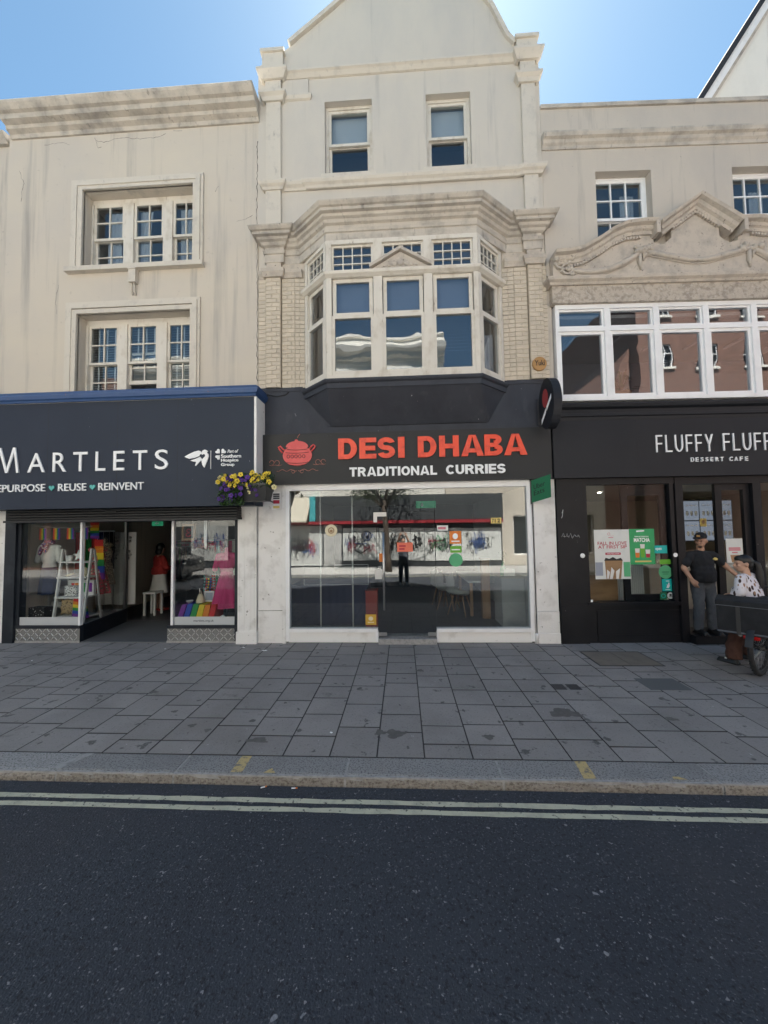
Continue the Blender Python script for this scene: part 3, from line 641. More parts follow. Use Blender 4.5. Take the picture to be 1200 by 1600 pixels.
# white timber pier with base and a strip beside the frame
mb = MB().box(-2.83,-2.505,-.06,.34,.20,2.34)
for x in (-2.80,-2.71,-2.60,-2.535): mb.box(x-.004,x+.004,-.066,-.05,.21,2.33)
mb.box(-2.845,-2.49,-.085,.34,-.02,.20); mb.box(-2.86,-2.49,-.08,.0,2.30,2.40)
mb.box(-2.845,-2.505,.0,.34,2.34,4.1)
build(mb, 'pier', 'pier_dirt', bl)
build(B(-7.40,-7.07,-.03,.34,-.02,2.33), 'pier', 'pier_dirt', bl)
# interior shell of the charity shop
build(MB().box(-7.10,-2.85,.0,1.42,-.14,.012), 'entrance_floor', 'floor_mat', bl)
build(MB().box(-7.10,-2.73,1.42,6,-.14,.008), 'shop_floor', 'floor_dark', bl)
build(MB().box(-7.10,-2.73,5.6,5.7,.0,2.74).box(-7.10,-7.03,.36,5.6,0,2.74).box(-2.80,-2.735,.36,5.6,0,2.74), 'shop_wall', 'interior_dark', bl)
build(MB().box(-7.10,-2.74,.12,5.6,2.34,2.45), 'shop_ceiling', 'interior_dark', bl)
build(MB().prismz([(-7.0,.1),(-5.70,.1),(-5.96,1.36),(-7.0,1.36)],.0,.285),'display_plinth','interior_grey',bl)
build(MB().prismz([(-4.07,.1),(-2.92,.1),(-2.92,1.0),(-4.15,1.0)],.0,.285),'display_plinth','interior_grey',bl)

# --- fascia sign
s = thing('fascia_sign', 'deep navy fascia sign with white lettering of the charity shop', 'shop sign', (-4.9,-.2,2.32))
build(MB().box(-7.45,-2.405,-.40,-.02,2.325,4.12), 'board', 'fascia_navy', s)
for x in (-5.96,-4.74,-3.70): build(B(x-.0025,x+.0025,-.4006,-.399,2.327,4.118), 'seam', 'ink_black', s)
build(MB().box(-2.404,-2.365,-.405,-.36,2.40,4.12).box(-2.404,-2.37,-.36,-.02,2.40,4.12), 'end_trim', 'paint_white', s)
g = MB().sweep([(-7.46,-.41),(-2.40,-.41),(-2.40,-.02)], [(0,4.122),(.03,4.122),(.045,4.15),(.07,4.17),(.085,4.22),(.085,4.245),(.06,4.25),(-.0,4.255)])
g.tube([(-7.4,-.44,4.27),(-5.2,-.44,4.275),(-2.36,-.44,4.275),(-2.35,-.40,4.275),(-2.35,-.05,4.275)], .026)
build(g, 'gutter_moulding', 'gutter_blue', s)
FY0, FY1 = -.418, -.402
def L_(body, x0,x1,z0,z1,off=0,m='sign_white',name='lettering',par=s, sh=0): return build(text_mb(body,x0,x1,z0,z1,FY0,FY1,off,0,sh), name, m, par)
xm = lambda u: -6.895+.455*u
zm_ = lambda w: 2.945+.43*w
mbm = MB()
for k,p_ in enumerate(([(.02,0),(.105,0),(.245,1),(.165,1)],[(.165,1),(.265,1),(.545,.0),(.455,.0)],[(.455,.0),(.545,.0),(.835,1),(.735,1)],[(.755,1),(.835,1),(.98,0),(.895,0)])): mbm.prism([(xm(a),zm_(b_)) for a,b_ in p_],FY0-.0007*k,FY1)
build(mbm,'letter','sign_white',s)
for ch,a,b_,z1 in (('A',-6.295,-5.99,3.27),('R',-5.85,-5.615,3.27),('T',-5.49,-5.245,3.27),('L',-5.10,-4.93,3.27),('E',-4.79,-4.60,3.27),('T',-4.455,-4.21,3.27),('S',-4.075,-3.85,3.275)):
    L_(ch,a,b_,2.945,z1,.0,name='letter')
L_('REPURPOSE',-6.94,-5.97,2.62,2.745,.004); L_('REUSE',-5.744,-5.253,2.618,2.743,.004); L_('REINVENT',-5.042,-4.262,2.616,2.741,.004)
def heart(mb, cx, cz, r, rot=0, y0=FY0, y1=FY1):
    p = []
    for i in range(24):
        t = 2*math.pi*i/24; x = 16*math.sin(t)**3/17*r; z = (13*math.cos(t)-5*math.cos(2*t)-2*math.cos(3*t)-math.cos(4*t))/17*r
        p.append((cx+x*math.cos(rot)-z*math.sin(rot), cz+x*math.sin(rot)+z*math.cos(rot)))
    return mb.prism(p, y0, y1)
for x in (-5.858,-5.143): build(heart(MB(), x, 2.675, .052), 'heart', 'teal', s)
lg = lambda x, z: (-3.57+(x-180)*.001105, 3.145-(z-245)*.00103)
mb = MB()
mb.prism([lg(*q) for q in [(180,245),(250,205),(330,168),(400,152),(428,165),(442,186),(415,235),(330,270),(250,280),(210,262)]][::-1], FY0, FY1)
mb.prism([lg(*q) for q in [(272,310),(330,290),(400,262),(425,252),(442,300),(400,345),(355,398),(345,390),(362,332),(310,324)]][::-1], FY0, FY1)
mb.prism([lg(*q) for q in [(444,186),(455,155),(490,138),(515,148),(536,165),(520,188),(546,212),(550,250),(528,320),(485,430),(455,385),(440,312),(443,250),(440,215)]][::-1], FY0, FY1)
lb = build(mb, 'bird_emblem', 'sign_white', s)
hx, hz = lg(456, 245); build(heart(MB(), hx, hz, .050, 0, FY0-.003, FY0-.001), 'heart', 'fascia_navy', lb)
build(B(-3.129,-3.122,FY0,FY1,2.93,3.235), 'divider', 'paint_white', s)
for (x,z,ro) in ((690,175,-R(0)-R(45)+R(90)),(772,175,-R(45)),(690,265,R(135))):
    cx, cz = lg(x,z); build(heart(MB(), cx, cz, .045, ro), 'clover_leaf', 'sign_white', s)
def lgbox(t, a, b_, c, d, off=.02, sh=0):
    x0,z1 = lg(a,c); x1,z0 = lg(b_,d); L_(t,x0,x1,z0,z1,off,sh=sh)
lgbox('Part of',835,1000,148,200,.005,.3); lgbox('Southern',738,1042,222,280); lgbox('Hospice',738,1000,292,356); lgbox('Group',738,942,362,424)
# ================================================================== CENTRE BUILDING (curry restaurant)
CX0, CX1 = -2.505, 2.545
bc = thing('gabled_building', 'tall cream gabled building with bay window above the curry restaurant', 'building', (.02,0,0))
UW = [(-1.28,-.42,8.24,9.67),(.55,1.34,8.24,9.67)]
BAYH = (-1.62,1.75,4.20,6.60)
mb = wall(MB(), CX0, CX1, 7.05, 10.30, .0, .34, UW)
# gable above: block, raking gable
gab = [(CX0,10.30),(CX1,10.30),(CX1,10.40),(2.12,10.45),(1.98,10.62),(1.72,11.22),(1.15,12.0),(.37,12.62),(-.35,12.05),(-.93,11.58),(-1.45,11.16),(-1.72,10.95),(-1.90,10.80),(CX0,10.45)]
mb.prism(gab, .0, .34)
mb.box(CX0,CX0+.22,.345,8,0,9.4); mb.box(CX1-.22,CX1,.345,8,0,9.4); mb.box(CX0+.0,CX1,8,8.3,0,9.4)
mb.prism([(CX0+.02,9.4),(CX1-.02,9.4),(CX1-.02,10.0),(.37,12.2),(CX0+.02,10.0)], 8.0, 8.3)
# lower wall strips beside the bay up to the cornice, slightly behind the brick faces
mb.box(CX0,BAYH[0],.02,.34,4.42,7.05); mb.box(BAYH[1],CX1,.02,.34,4.42,7.05); mb.box(BAYH[0],BAYH[1],.01,.34,6.60,7.05)
build(mb, 'wall', 'render_centre', bc)
mb = MB()
for sgn in (0,1):
    a = [(.37,12.25),(CX0-.0 if sgn==0 else CX1, 9.95)]
    (xa,za),(xb,zb) = a
    mb.hexa([(xa,.345,za),(xb,.345,zb),(xb,8.3,zb),(xa,8.3,za)],[(xa,.345,za+.1),(xb,.345,zb+.1),(xb,8.3,zb+.1),(xa,8.3,za+.1)])
mb.box(CX0+.23,CX1-.23,.35,7.99,2.75,2.95); mb.box(CX0+.23,CX1-.23,.35,7.99,6.93,7.05)
build(mb, 'roof', 'slate', bc)
# coping of the gable
mb = MB()
rk = gab[3:13]
for (xa,za),(xb,zb) in zip(rk[:-1], rk[1:]):
    d = Vector((xb-xa, zb-za)).normalized(); nx_, nz_ = d.y, -d.x
    if nz_ < 0: nx_, nz_ = -nx_, -nz_
    mb.hexa([(xa,-.06,za),(xb,-.06,zb),(xb,.40,zb),(xa,.40,za)],[(xa+nx_*.07,-.06,za+nz_*.07),(xb+nx_*.07,-.06,zb+nz_*.07),(xb+nx_*.07,.40,zb+nz_*.07),(xa+nx_*.07,.40,za+nz_*.07)])
build(mb, 'coping', 'trim_cream', bc)
# corner pilasters with caps, string course, parapet blocks
for (a,b_) in ((-2.345,-2.075),(2.215,2.455)):
    mb = MB()
    mb.box(a,b_,-.055,.02,7.16,8.0); mb.box(a,b_,-.052,.02,8.13,9.68)
    mb.sweep([(a-.02,.0),(a-.02,-.05),(b_+.02,-.05),(b_+.02,.0)], [(0,9.68),(.03,9.68),(.05,9.74),(.09,9.78),(.09,9.82),(0,9.83)])
    mb.box(a-.01,b_+.01,-.065,.02,9.83,10.08)
    mb.sweep([(a-.03,.0),(a-.03,-.06),(b_+.03,-.06),(b_+.03,.0)], [(0,10.08),(.04,10.08),(.08,10.14),(.11,10.19),(.11,10.23),(0,10.25)])
    zt = 10.66 if a < 0 else 10.54
    mb.box(a-.06,b_+.05,-.08,.34,10.25,zt-.06); mb.box(a-.09,b_+.08,-.11,.36,zt-.06,zt)
    build(mb, 'pilaster', 'trim_cream', bc)
build(MB().sweep([(-2.37,.0),(-2.37,-.055),(-2.05,-.055),(-2.05,-.004),(-1.60,-.004),(-1.60,-.03),(2.10,-.03),(2.19,-.055),(2.50,-.055),(2.50,.0)], [(-.02,8.0),(.02,8.0),(.035,8.04),(.07,8.07),(.085,8.11),(.085,8.14),(-.02,8.15)]), 'string_course', 'trim_cream', bc)
build(MB().sweep([(-2.05,.0),(-1.56,.0),(-1.56,.02)], [(-.01,9.72),(.03,9.74),(.05,9.79),(.05,9.82),(-.01,9.83)]), 'panel_moulding', 'trim_cream', bc)
build(MB().sweep([(-2.04,.0),(2.17,.0)], [(-.01,10.12),(.03,10.13),(.07,10.18),(.10,10.20),(.10,10.23),(-.01,10.24)]), 'gable_moulding', 'trim_cream', bc)
build(MB().box(-2.04,-1.57,-.028,.02,9.84,10.11), 'panel', 'render_centre', bc)
# upper windows
for (x0,x1,z0,z1) in UW:
    mb = MB(); pn = []
    frame_bars(mb,x0,x1,z0,z1,.10,.22,.05)
    sash(mb,pn,x0+.05,x1-.05,(z0+z1)/2-.02,z1-.05,.12,.16,.05,1,1,.02); sash(mb,pn,x0+.05,x1-.05,z0+.05,(z0+z1)/2+.02,.165,.205,.05,1,1,.02,.08)
    w = build(mb,'window','wood_worn',bc); add_panes(pn,w,'glass_upper')
    build(B(x0-.06,x1+.06,-.07,.12,z0-.08,z0),'sill','trim_cream',w)
    build(MB().box(x0-.2,x1+.2,1.2,1.25,z0-.2,z1+.2).box(x0-.25,x0-.2,.35,1.25,z0-.2,z1+.2).box(x1+.2,x1+.25,.35,1.25,z0-.2,z1+.2).box(x0-.2,x1+.2,.35,1.2,z1+.2,z1+.25).box(x0-.2,x1+.2,.35,1.2,z0-.25,z0-.2),'room','interior_mid',w)
    build(B(x0+.06,x1-.06,.25,.26,(z0+z1)/2+.1,z1-.06),'blind','blind',w)
# big cornice following the bay
BY = -.45; BL, BR = -1.18, 1.285; WL, WR = -1.65, 1.78
path = [(-2.36,.02),(-2.36,-.06),(-2.02,-.06),(-2.02,0),(WL-.1,0),(BL,BY),(BR,BY),(WR+.1,0),(2.16,0),(2.16,-.06),(2.47,-.06),(2.47,.02)]
prof = [(-.05,6.66),(.0,6.66),(.0,6.80),(.02,6.81),(.03,6.86),(.0,6.87),(.0,6.93),(.04,6.95),(.06,6.99),(.10,7.01),(.11,7.05),(.16,7.06),(.16,7.11),(.19,7.12),(.22,7.16),(.225,7.18),(-.05,7.22)]
build(MB().sweep(path, prof), 'cornice', 'cornice_old', bc)
mb = MB().prismz([(WL-.1,.0),(BL,BY),(BR,BY),(WR+.1,.0)], 7.20, 7.26); build(mb, 'bay_roof', 'lead', bc)
# capitals under the cornice and string over the bricks
mb = MB()
mb.sweep([(CX0+.02,.0),(-2.36,.0),(-2.36,-.075),(-2.05,-.075),(-2.05,-.015),(-1.70,-.015)], [(-.02,6.38),(.02,6.38),(.03,6.42),(.05,6.46),(.05,6.52),(-.02,6.53)])
mb2 = MB(); mb2.sweep([(1.83,-.015),(2.19,-.015),(2.19,-.075),(2.47,-.075),(2.47,.0),(CX1-.02,.0)], [(-.02,6.38),(.02,6.38),(.03,6.42),(.05,6.46),(.05,6.52),(-.02,6.53)])
mb2.box(2.215,2.455,-.050,.02,6.52,6.69); mb2.box(1.80,2.20,.006,.03,6.52,6.69); mb.box(-2.335,-2.075,-.050,.02,6.52,6.69); mb.box(-2.06,-1.66,.006,.03,6.52,6.69)
build(mb, 'capital', 'stone_orn', bc); build(mb2, 'capital', 'stone_orn', bc)
# painted bricks, each one its own piece on the recessed joint bed
rb = random.Random(5); BM = {}
def brick_mesh(l, h=.068, d=.018):
    k = round(l,3)
    if k not in BM:
        a, c = l/2, .005
        v = [(-a,0,0),(a,0,0),(a,0,h),(-a,0,h),(-a,-d+c,0),(a,-d+c,0),(a,-d+c,h),(-a,-d+c,h),(-a+c,-d,c),(a-c,-d,c),(a-c,-d,h-c),(-a+c,-d,h-c)]
        BM[k] = mesh_of(MB().add(v,[(0,4,7,3),(1,2,6,5),(0,1,5,4),(3,7,6,2),(4,5,9,8),(5,6,10,9),(6,7,11,10),(7,4,8,11),(8,9,10,11)]),'brick','brick_cream',recalc=False)
    return BM[k]
beds = [(-2.495,-2.35,.0),(-2.345,-2.075,-.045),(-2.07,-1.83,.0),(1.985,2.21,.0),(2.215,2.455,-.045),(2.46,2.54,.0)]
for bi,(a,b_,y) in enumerate(beds):
    bed = build(B(a+.002,b_-.002,y-.012,.02,4.40,6.38), 'brick_bed', 'joint_cream', bc)
    n = 26; ph = 1.98/n
    for j in range(n):
        z = 4.402+ph*j; x = a+.002; wd_ = b_-a-.004
        if wd_ < .16: cuts = [wd_]
        elif wd_ < .23: cuts = [wd_] if j%2 else [wd_*.5,wd_*.5]
        else: cuts = [wd_*.42,wd_*.58] if j%2 else [wd_*.75,wd_*.25]
        for l in cuts:
            o = bpy.data.objects.new('brick', brick_mesh(round(l-.008,3))); COL.objects.link(o); o.parent = bed; MW[o] = MW[bed]
            o.location = Vector((x+l/2, y-.004+rb.uniform(-.002,.002), z)) - MW[bc].translation
            x += l
# brick returns beside the bay (angled faces), with joints as courses
for (p0,p1) in (((-1.83,-.004),(WL-.01,.012)),((WR+.01,.012),(1.985,-.004))):
    bed = build(MB().prismz([p0,p1,(p1[0],.3),(p0[0],.3)],4.40,6.52),'brick_bed','joint_cream',bc); 
    for j in range(26):
        z = 4.402+1.98/26*j; f = .5 if j%2 else .42
        for (u0,u1) in ((.02,f),(f+.04,.98)):
            xa,ya = p0[0]+(p1[0]-p0[0])*u0, p0[1]+(p1[1]-p0[1])*u0; xb,yb = p0[0]+(p1[0]-p0[0])*u1, p0[1]+(p1[1]-p0[1])*u1
            build(MB().hexa([(xa,ya-.016,z),(xb,yb-.016,z),(xb,yb+.01,z),(xa,ya+.01,z)],[(xa,ya-.016,z+.066),(xb,yb-.016,z+.066),(xb,yb+.01,z+.066),(xa,ya+.01,z+.066)]),'brick','brick_cream',bed)
# ------- bay window
def plane_map(p0, p1):
    """returns f(u,d,z) mapping along-the-face distance u and outward depth d to a point; u from p0 towards p1"""
    P0, P1 = Vector(p0), Vector(p1); D = (P1-P0).normalized(); Nn = Vector((D.y,-D.x))
    return lambda u,d,z: (P0.x+D.x*u+Nn.x*d, P0.y+D.y*u+Nn.y*d, z), (P1-P0).length
def ubox(mb, fm, u0,u1,d0,d1,z0,z1,mi=0):
    mb.hexa([fm(u0,d1,z0),fm(u1,d1,z0),fm(u1,d0,z0),fm(u0,d0,z0)],[fm(u0,d1,z1),fm(u1,d1,z1),fm(u1,d0,z1),fm(u0,d0,z1)],mi)
def uframe(mb, panes, fm, u0,u1,z0,z1,d0,d1,w,nc=1,nr=1,bw=.02,wb=None):
    wb = wb or w
    ubox(mb,fm,u0,u0+w,d0,d1,z0,z1); ubox(mb,fm,u1-w,u1,d0,d1,z0,z1); ubox(mb,fm,u0+w,u1-w,d0+.001,d1-.001,z0,z0+wb); ubox(mb,fm,u0+w,u1-w,d0+.001,d1-.001,z1-w,z1)
    U0,U1,Z0,Z1 = u0+w,u1-w,z0+wb,z1-w
    for i in range(1,nc): u = U0+(U1-U0)*i/nc; ubox(mb,fm,u-bw/2,u+bw/2,d0+.004,d1-.004,Z0,Z1)
    for j in range(1,nr): z = Z0+(Z1-Z0)*j/nr; ubox(mb,fm,U0,U1,d0+.006,d1-.006,z-bw/2,z+bw/2)
    for i in range(nc):
        for j in range(nr): panes.append((fm,U0+(U1-U0)*i/nc,U0+(U1-U0)*(i+1)/nc,(d0+d1)/2,Z0+(Z1-Z0)*j/nr,Z0+(Z1-Z0)*(j+1)/nr))
def bay_light(fm, ulist, length, par):
    mb = MB(); panes = []
    ubox(mb,fm,0,length,-.11,.012,6.60,6.67); ubox(mb,fm,0,length,-.11,.004,6.03,6.11); ubox(mb,fm,0,length,-.11,.006,4.335,4.40)
    e = [0]+[x for ab in ulist for x in ab]+[length]
    for k in range(0,len(e),2): ubox(mb,fm,e[k],e[k+1],-.10,.010,4.40,6.03); ubox(mb,fm,e[k],e[k+1],-.10,.010,6.11,6.60)
    for (u0,u1) in ulist:
        uframe(mb,panes,fm,u0,u1,6.11,6.60,-.075,-.025,.035,4 if u1-u0>.6 else 4,3,.018)
        uframe(mb,panes,fm,u0+.012,u1-.012,5.40,6.03,-.085,-.035,.06)
        uframe(mb,panes,fm,u0,u1,4.40,5.40,-.075,-.005,.05,wb=.075)
    w = build(mb,'bay_window','wood_worn',par)
    for (f2,a,b_,d,c,e_) in panes:
        m2 = MB(); ubox(m2,f2,a,b_,d-.002,d+.002,c,e_); build(m2,'pane','glass_bay',w)
    return w
fmF, LF = plane_map((BL,BY),(BR,BY))
wF = bay_light(fmF, [(.085,.775),(.92,1.595),(1.735,2.395)], LF, bc)
fmL, LL = plane_map((WL,0),(BL,BY)); wL = bay_light(fmL, [(.07,LL-.075)], LL, bc)
fmR, LR = plane_map((BR,BY),(WR,0)); wR = bay_light(fmR, [(.075,LR-.07)], LR, bc)
# moulded transom following the bay, and the little pediment on it
build(MB().sweep([(WL-.02,.0),(BL,BY),(BR,BY),(WR+.02,.0)], [(-.03,6.035),(.012,6.035),(.03,6.05),(.06,6.07),(.07,6.10),(.07,6.115),(-.03,6.12)]), 'transom_moulding', 'wood_worn', wF)
mb = MB().prism([(-.42,6.125),(.50,6.125),(.04,6.39)], BY-.05, BY-.012)
for (xa,za,xb,zb) in ((-.46,6.12,.04,6.405),(.04,6.405,.54,6.12)):
    mb.hexa([(xa,BY-.10,za),(xb,BY-.10,zb),(xb,BY-.012,zb),(xa,BY-.012,za)],[(xa,BY-.10,za+.05),(xb,BY-.10,zb+.05),(xb,BY-.012,zb+.05),(xa,BY-.012,za+.05)])
mb.ell((.04,BY-.055,6.20),(.06,.02,.05)); 
for sx in (-1,1):
    for k in range(3): mb.ell((.04+sx*(.10+.08*k),BY-.052,6.18-.012*k),(.045-.008*k,.016,.034-.008*k))
build(mb, 'pediment', 'stone_orn', wF)
# blinds inside the bay, room behind
mb = MB()
def ven(mb, x0,x1,z0,z1,y):
    z = z1
    while z > z0: mb.hexa([(x0,y,z),(x1,y,z),(x1,y+.035,z+.020),(x0,y+.035,z+.020)],[(x0,y,z+.003),(x1,y,z+.003),(x1,y+.035,z+.023),(x0,y+.035,z+.023)]); z -= .055
ven(mb,-1.06,-.40,4.95,5.36,-.30); ven(mb,-.22,.38,5.0,5.36,-.30); ven(mb,.58,1.19,4.78,5.36,-.30)
build(mb,'blind','blind_blue',wF)
build(MB().box(-1.06,-.40,-.31,-.30,5.42,6.02).box(-.22,.38,-.31,-.30,5.42,6.02).box(.58,1.19,-.31,-.30,5.42,6.02),'roller_blind','blind_blue',wF)
build(folds(MB(),1.30,1.60,4.45,5.2,-.02,.02,5),'curtain','curtain',wR)
build(MB().box(-1.9,2.0,1.6,1.65,4.2,6.9).box(-1.95,-1.9,.36,1.65,4.2,6.9).box(2.0,2.05,.36,1.65,4.2,6.9).box(-1.62,1.75,.0,1.6,6.56,6.595).box(-1.9,2.0,.36,1.6,6.60,6.64).box(-1.9,2.0,.36,1.6,4.12,4.2).prismz([(-1.60,.36),(-1.60,.02),(-1.12,-.36),(1.22,-.36),(1.73,.02),(1.73,.36)],4.24,4.33),'bay_room','interior_mid',bc)
# dark painted base of the bay: apron and sloping soffit, and band above the sign
mb = MB()
mb.sweep([(WL-.02,.0),(BL,BY),(BR,BY),(WR+.02,.0)], [(-.06,4.19),(.015,4.19),(.015,4.27),(.045,4.285),(.06,4.31),(.06,4.332),(-.06,4.336)])
A_ = [(WL,.0,4.19),(BL,BY,4.19),(BR,BY,4.19),(WR,.0,4.19)]; Bq = [(-1.29,.0,3.69),(-1.20,-.03,3.69),(1.42,-.03,3.69),(1.50,.0,3.69)]
mb.add(A_+Bq, [(0,1,5,4),(1,2,6,5),(2,3,7,6),(0,3,2,1),(4,5,6,7),(0,4,7,3)])
mb.box(CX0+.003,CX1-.003,-.008,.33,3.45,4.40)
mb.box(CX0+.003,-1.70,-.02,.0,4.34,4.41); mb.box(1.82,CX1-.003,-.02,.0,4.33,4.40)
build(mb, 'painted_band', 'band_grey', bc)
# cable and bracket on the band
build(MB().tube([(-2.42,-.02,4.33),(-2.38,-.025,4.30),(-2.15,-.02,4.25),(-2.0,-.02,4.28),(-1.95,-.015,4.33)],.008).tube([(-2.44,-.02,4.38),(-2.45,-.03,4.1),(-2.44,-.03,3.6)],.010), 'cable', 'black_plastic', bc)
# ground floor piers
mb = MB().box(-2.488,-2.062,-.015,.33,.55,2.72).box(-2.488,-2.066,-.022,.33,-.03,.54).box(-2.055,-2.0,-.05,.12,-.02,2.72)
build(mb, 'pier', 'pier_dirt', bc)
mb = MB().box(2.19,2.542,-.02,.33,.52,2.70).box(2.185,2.542,-.035,.33,-.03,.515).box(2.175,2.545,-.05,.02,-.03,.16)
build(mb, 'pier', 'pier_dirt', bc)
build(MB().tube([(2.165,-.03,.0),(2.165,-.03,.12),(2.16,-.03,.16)],.035).tube([(2.155,-.02,.16),(2.15,-.02,.9),(2.148,-.02,2.6)],.012), 'downpipe', 'paint_white', bc)
# --- glazed shopfront
mb = MB().box(-2.0,-1.935,-.04,.06,.03,2.66).box(2.075,2.135,-.04,.06,.03,2.66).box(-1.935,2.075,-.042,.06,2.585,2.66).box(-2.0,2.135,-.03,.05,2.66,2.72)
mb.box(-1.95,-.44,-.06,.06,.185,.245).box(.545,2.09,-.06,.06,.185,.245)
mb.box(-.475,-.43,-.058,.06,.02,.185).box(.538,.575,-.058,.06,.02,.185)
sf = build(mb, 'shopfront', 'paint_white_clean', bc)
for a,b_ in ((-1.96,-.476),(.576,2.09)): build(B(a,b_,-.03,.06,.012,.184), 'riser', 'paint_white', sf)
build(MB().box(-.43,.538,-.10,.25,-.01,.085), 'threshold', 'mortar', sf)
for (a,b_,z0,z1) in ((-1.935,-.445,.246,2.584),(.552,2.075,.246,2.584),(-.44,.547,2.20,2.584)): build(B(a,b_,.0,.010,z0,z1), 'pane', 'glass_shop', sf)
d = build(B(-.436,.543,.0,.010,.115,2.195), 'door', 'glass_shop', bc)
build(MB().tube([(-.325,-.06,.55),(-.325,-.06,1.85)],.017).tube([(-.325,-.06,.7),(-.325,.0,.7)],.010).tube([(-.325,-.06,1.7),(-.325,.0,1.7)],.010), 'handle', 'steel', d)
build(MB().box(-.436,-.29,-.012,.022,.115,.165).box(.40,.543,-.012,.022,.115,.165).box(-.49,-.27,-.012,.022,2.12,2.19).box(-.49,-.43,-.012,.022,2.02,2.12), 'patch_fitting', 'steel', d)
build(MB().box(-.475,-.365,-.014,.024,1.06,1.22), 'lock', 'steel', d)
# interior shell
build(MB().box(-2.28,2.32,.07,5.5,-.14,.06), 'shop_floor', 'floor_dark', bc)
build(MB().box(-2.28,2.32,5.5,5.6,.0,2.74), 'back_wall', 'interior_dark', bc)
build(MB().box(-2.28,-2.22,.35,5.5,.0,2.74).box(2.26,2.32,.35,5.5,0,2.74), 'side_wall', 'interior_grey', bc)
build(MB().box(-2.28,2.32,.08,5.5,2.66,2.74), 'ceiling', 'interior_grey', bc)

# --- fascia sign of the curry restaurant
s = thing('fascia_sign', 'charcoal fascia sign with raised red capitals and a red cooking pot', 'shop sign', (.02,-.06,2.69))
build(MB().box(-2.445,2.475,-.12,-.025,2.692,3.552), 'board', 'fascia_grey', s)
for x in (-1.22,.02,1.24): build(B(x-.0025,x+.0025,-.1206,-.119,2.694,3.55), 'seam', 'ink_black', s)
for x in (-2.40,-1.25,-1.19,-.01,.05,1.21,1.27,2.43):
    for z in (2.73,3.51): build(MB().lathe((x,-.12,z),[(.009,0),(.007,.003)],10,axis='y'), 'fixing', 'iron_dark', s)
y0, y1 = -.150, -.122
for ch,a,b_ in (('D',528.5,558.5),('E',562.4,589.4),('S',591.5,619),('I',623.8,634.2),('D',655,684),('H',688.4,719),('A',722.6,757.4),('B',758.6,786.5),('A',788.6,824)):
    fx = lambda p: -1.068+(p-528)*.010623
    mb = MB(); glyph(ch)[1](mb, fx(a), fx(b_), 3.092, 3.445, y0, y1); build(mb, 'letter', 'sign_red', s)
def run(txt, x0, x1, z0, z1, ya, yb, m, par, gap=.10, t=.27, h=.22):
    ws = [glyph(c,t,h)[0] for c in txt]; tot = sum(ws)+gap*(len(txt)-1); k = (x1-x0)/tot; x = x0
    for c, w in zip(txt, ws):
        mb = MB(); glyph(c,t,h)[1](mb, x, x+w*k, z0, z1, ya, yb); build(mb, 'letter', m, par); x += (w+gap)*k
run('TRADITIONAL', -.876, .592, 2.795, 2.950, -.140, -.122, 'sign_white', s, t=.26, h=.21)
run('CURRIES', .742, 1.716, 2.797, 2.953, -.140, -.122, 'sign_white', s, t=.26, h=.21)
def pot(par, cx, cz, k, y, nm=True):
    X = lambda x: cx+(x-560)*.00105*k; Z = lambda z: cz-(z-500)*.00108*k
    e = lambda ax,az,rx,rz,a0=0,a1=360,n=28: [(X(ax)+rx*.00105*k*math.cos(R(a0+(a1-a0)*i/n)), Z(az)+rz*.00108*k*math.sin(R(a0+(a1-a0)*i/n))) for i in range(n + (0 if a1-a0 >= 360 else 1))]
    p = build(MB().prism(e(575,505,235,165), y-.012, y), 'pot_emblem', 'pot_red', par)
    build(MB().prism(e(570,375,180,95,0,180)+[(X(400),Z(385)),(X(740),Z(385))][:0], y-.014, y-.001), 'pot_lid', 'pot_red', p)
    build(MB().ell((X(560),y-.008,Z(272)),(.03*k,.008,.018*k)), 'pot_knob', 'pot_red', p)
    hm = MB()
    for pts in ([(335,460),(290,410),(270,370),(300,355),(340,400),(370,420)],[(800,450),(845,400),(865,365),(835,345),(800,370),(770,415)]):
        hm.tube([(X(a),y-.008,Z(b_)) for a,b_ in pts], .014*k, 6)
    build(hm, 'pot_handle', 'pot_red', p)
    ln = MB()
    for az, rx, rz in ((395,185,28),(450,200,22),(600,185,30),(640,140,22)):
        q = e(575,az,rx,rz,200,340,14); ln.tube([(a,y-.0155,b_) for a,b_ in q], .005*k, 5)
    for i in range(5):
        q = [(X(430+62*i+22*math.cos(t*.7)), y-.0155, Z(522-26*math.sin(t*.7))) for t in range(10)]; ln.tube(q, .0055*k, 5)
    build(ln, 'pot_line', 'pot_line', p)
    sw = MB()
    for sx in (-1,1):
        c_ = 575
        for (ox,oz,r) in ((330,615,40),(415,610,36)):
            sw.tube([(X(c_+sx*(ox+r*math.cos(t*.6))), y-.004, Z(oz-r*math.sin(t*.6))) for t in range(9)], .0055*k, 5)
        sw.tube([(X(c_+sx*q), y-.004, Z(650+ (8 if i%2 else -4))) for i,q in enumerate((250,300,360,420,450))], .0045*k, 5)
        sw.tube([(X(c_+sx*q), y-.004, Z(735+14*math.sin(q*.045))) for q in range(10,345,18)], .0055*k, 5)
        sw.tube([(X(c_+sx*(70+28*math.cos(t*.7))), y-.004, Z(755-24*math.sin(t*.7))) for t in range(9)], .005*k, 5)
    sw.tube([(X(575),y-.004,Z(232)),(X(590),y-.004,Z(205)),(X(615),y-.004,Z(170))], .006*k, 5)
    build(sw, 'scroll', 'swirl', p)
pot(s, -1.782, 3.185, 1.02, -.122)

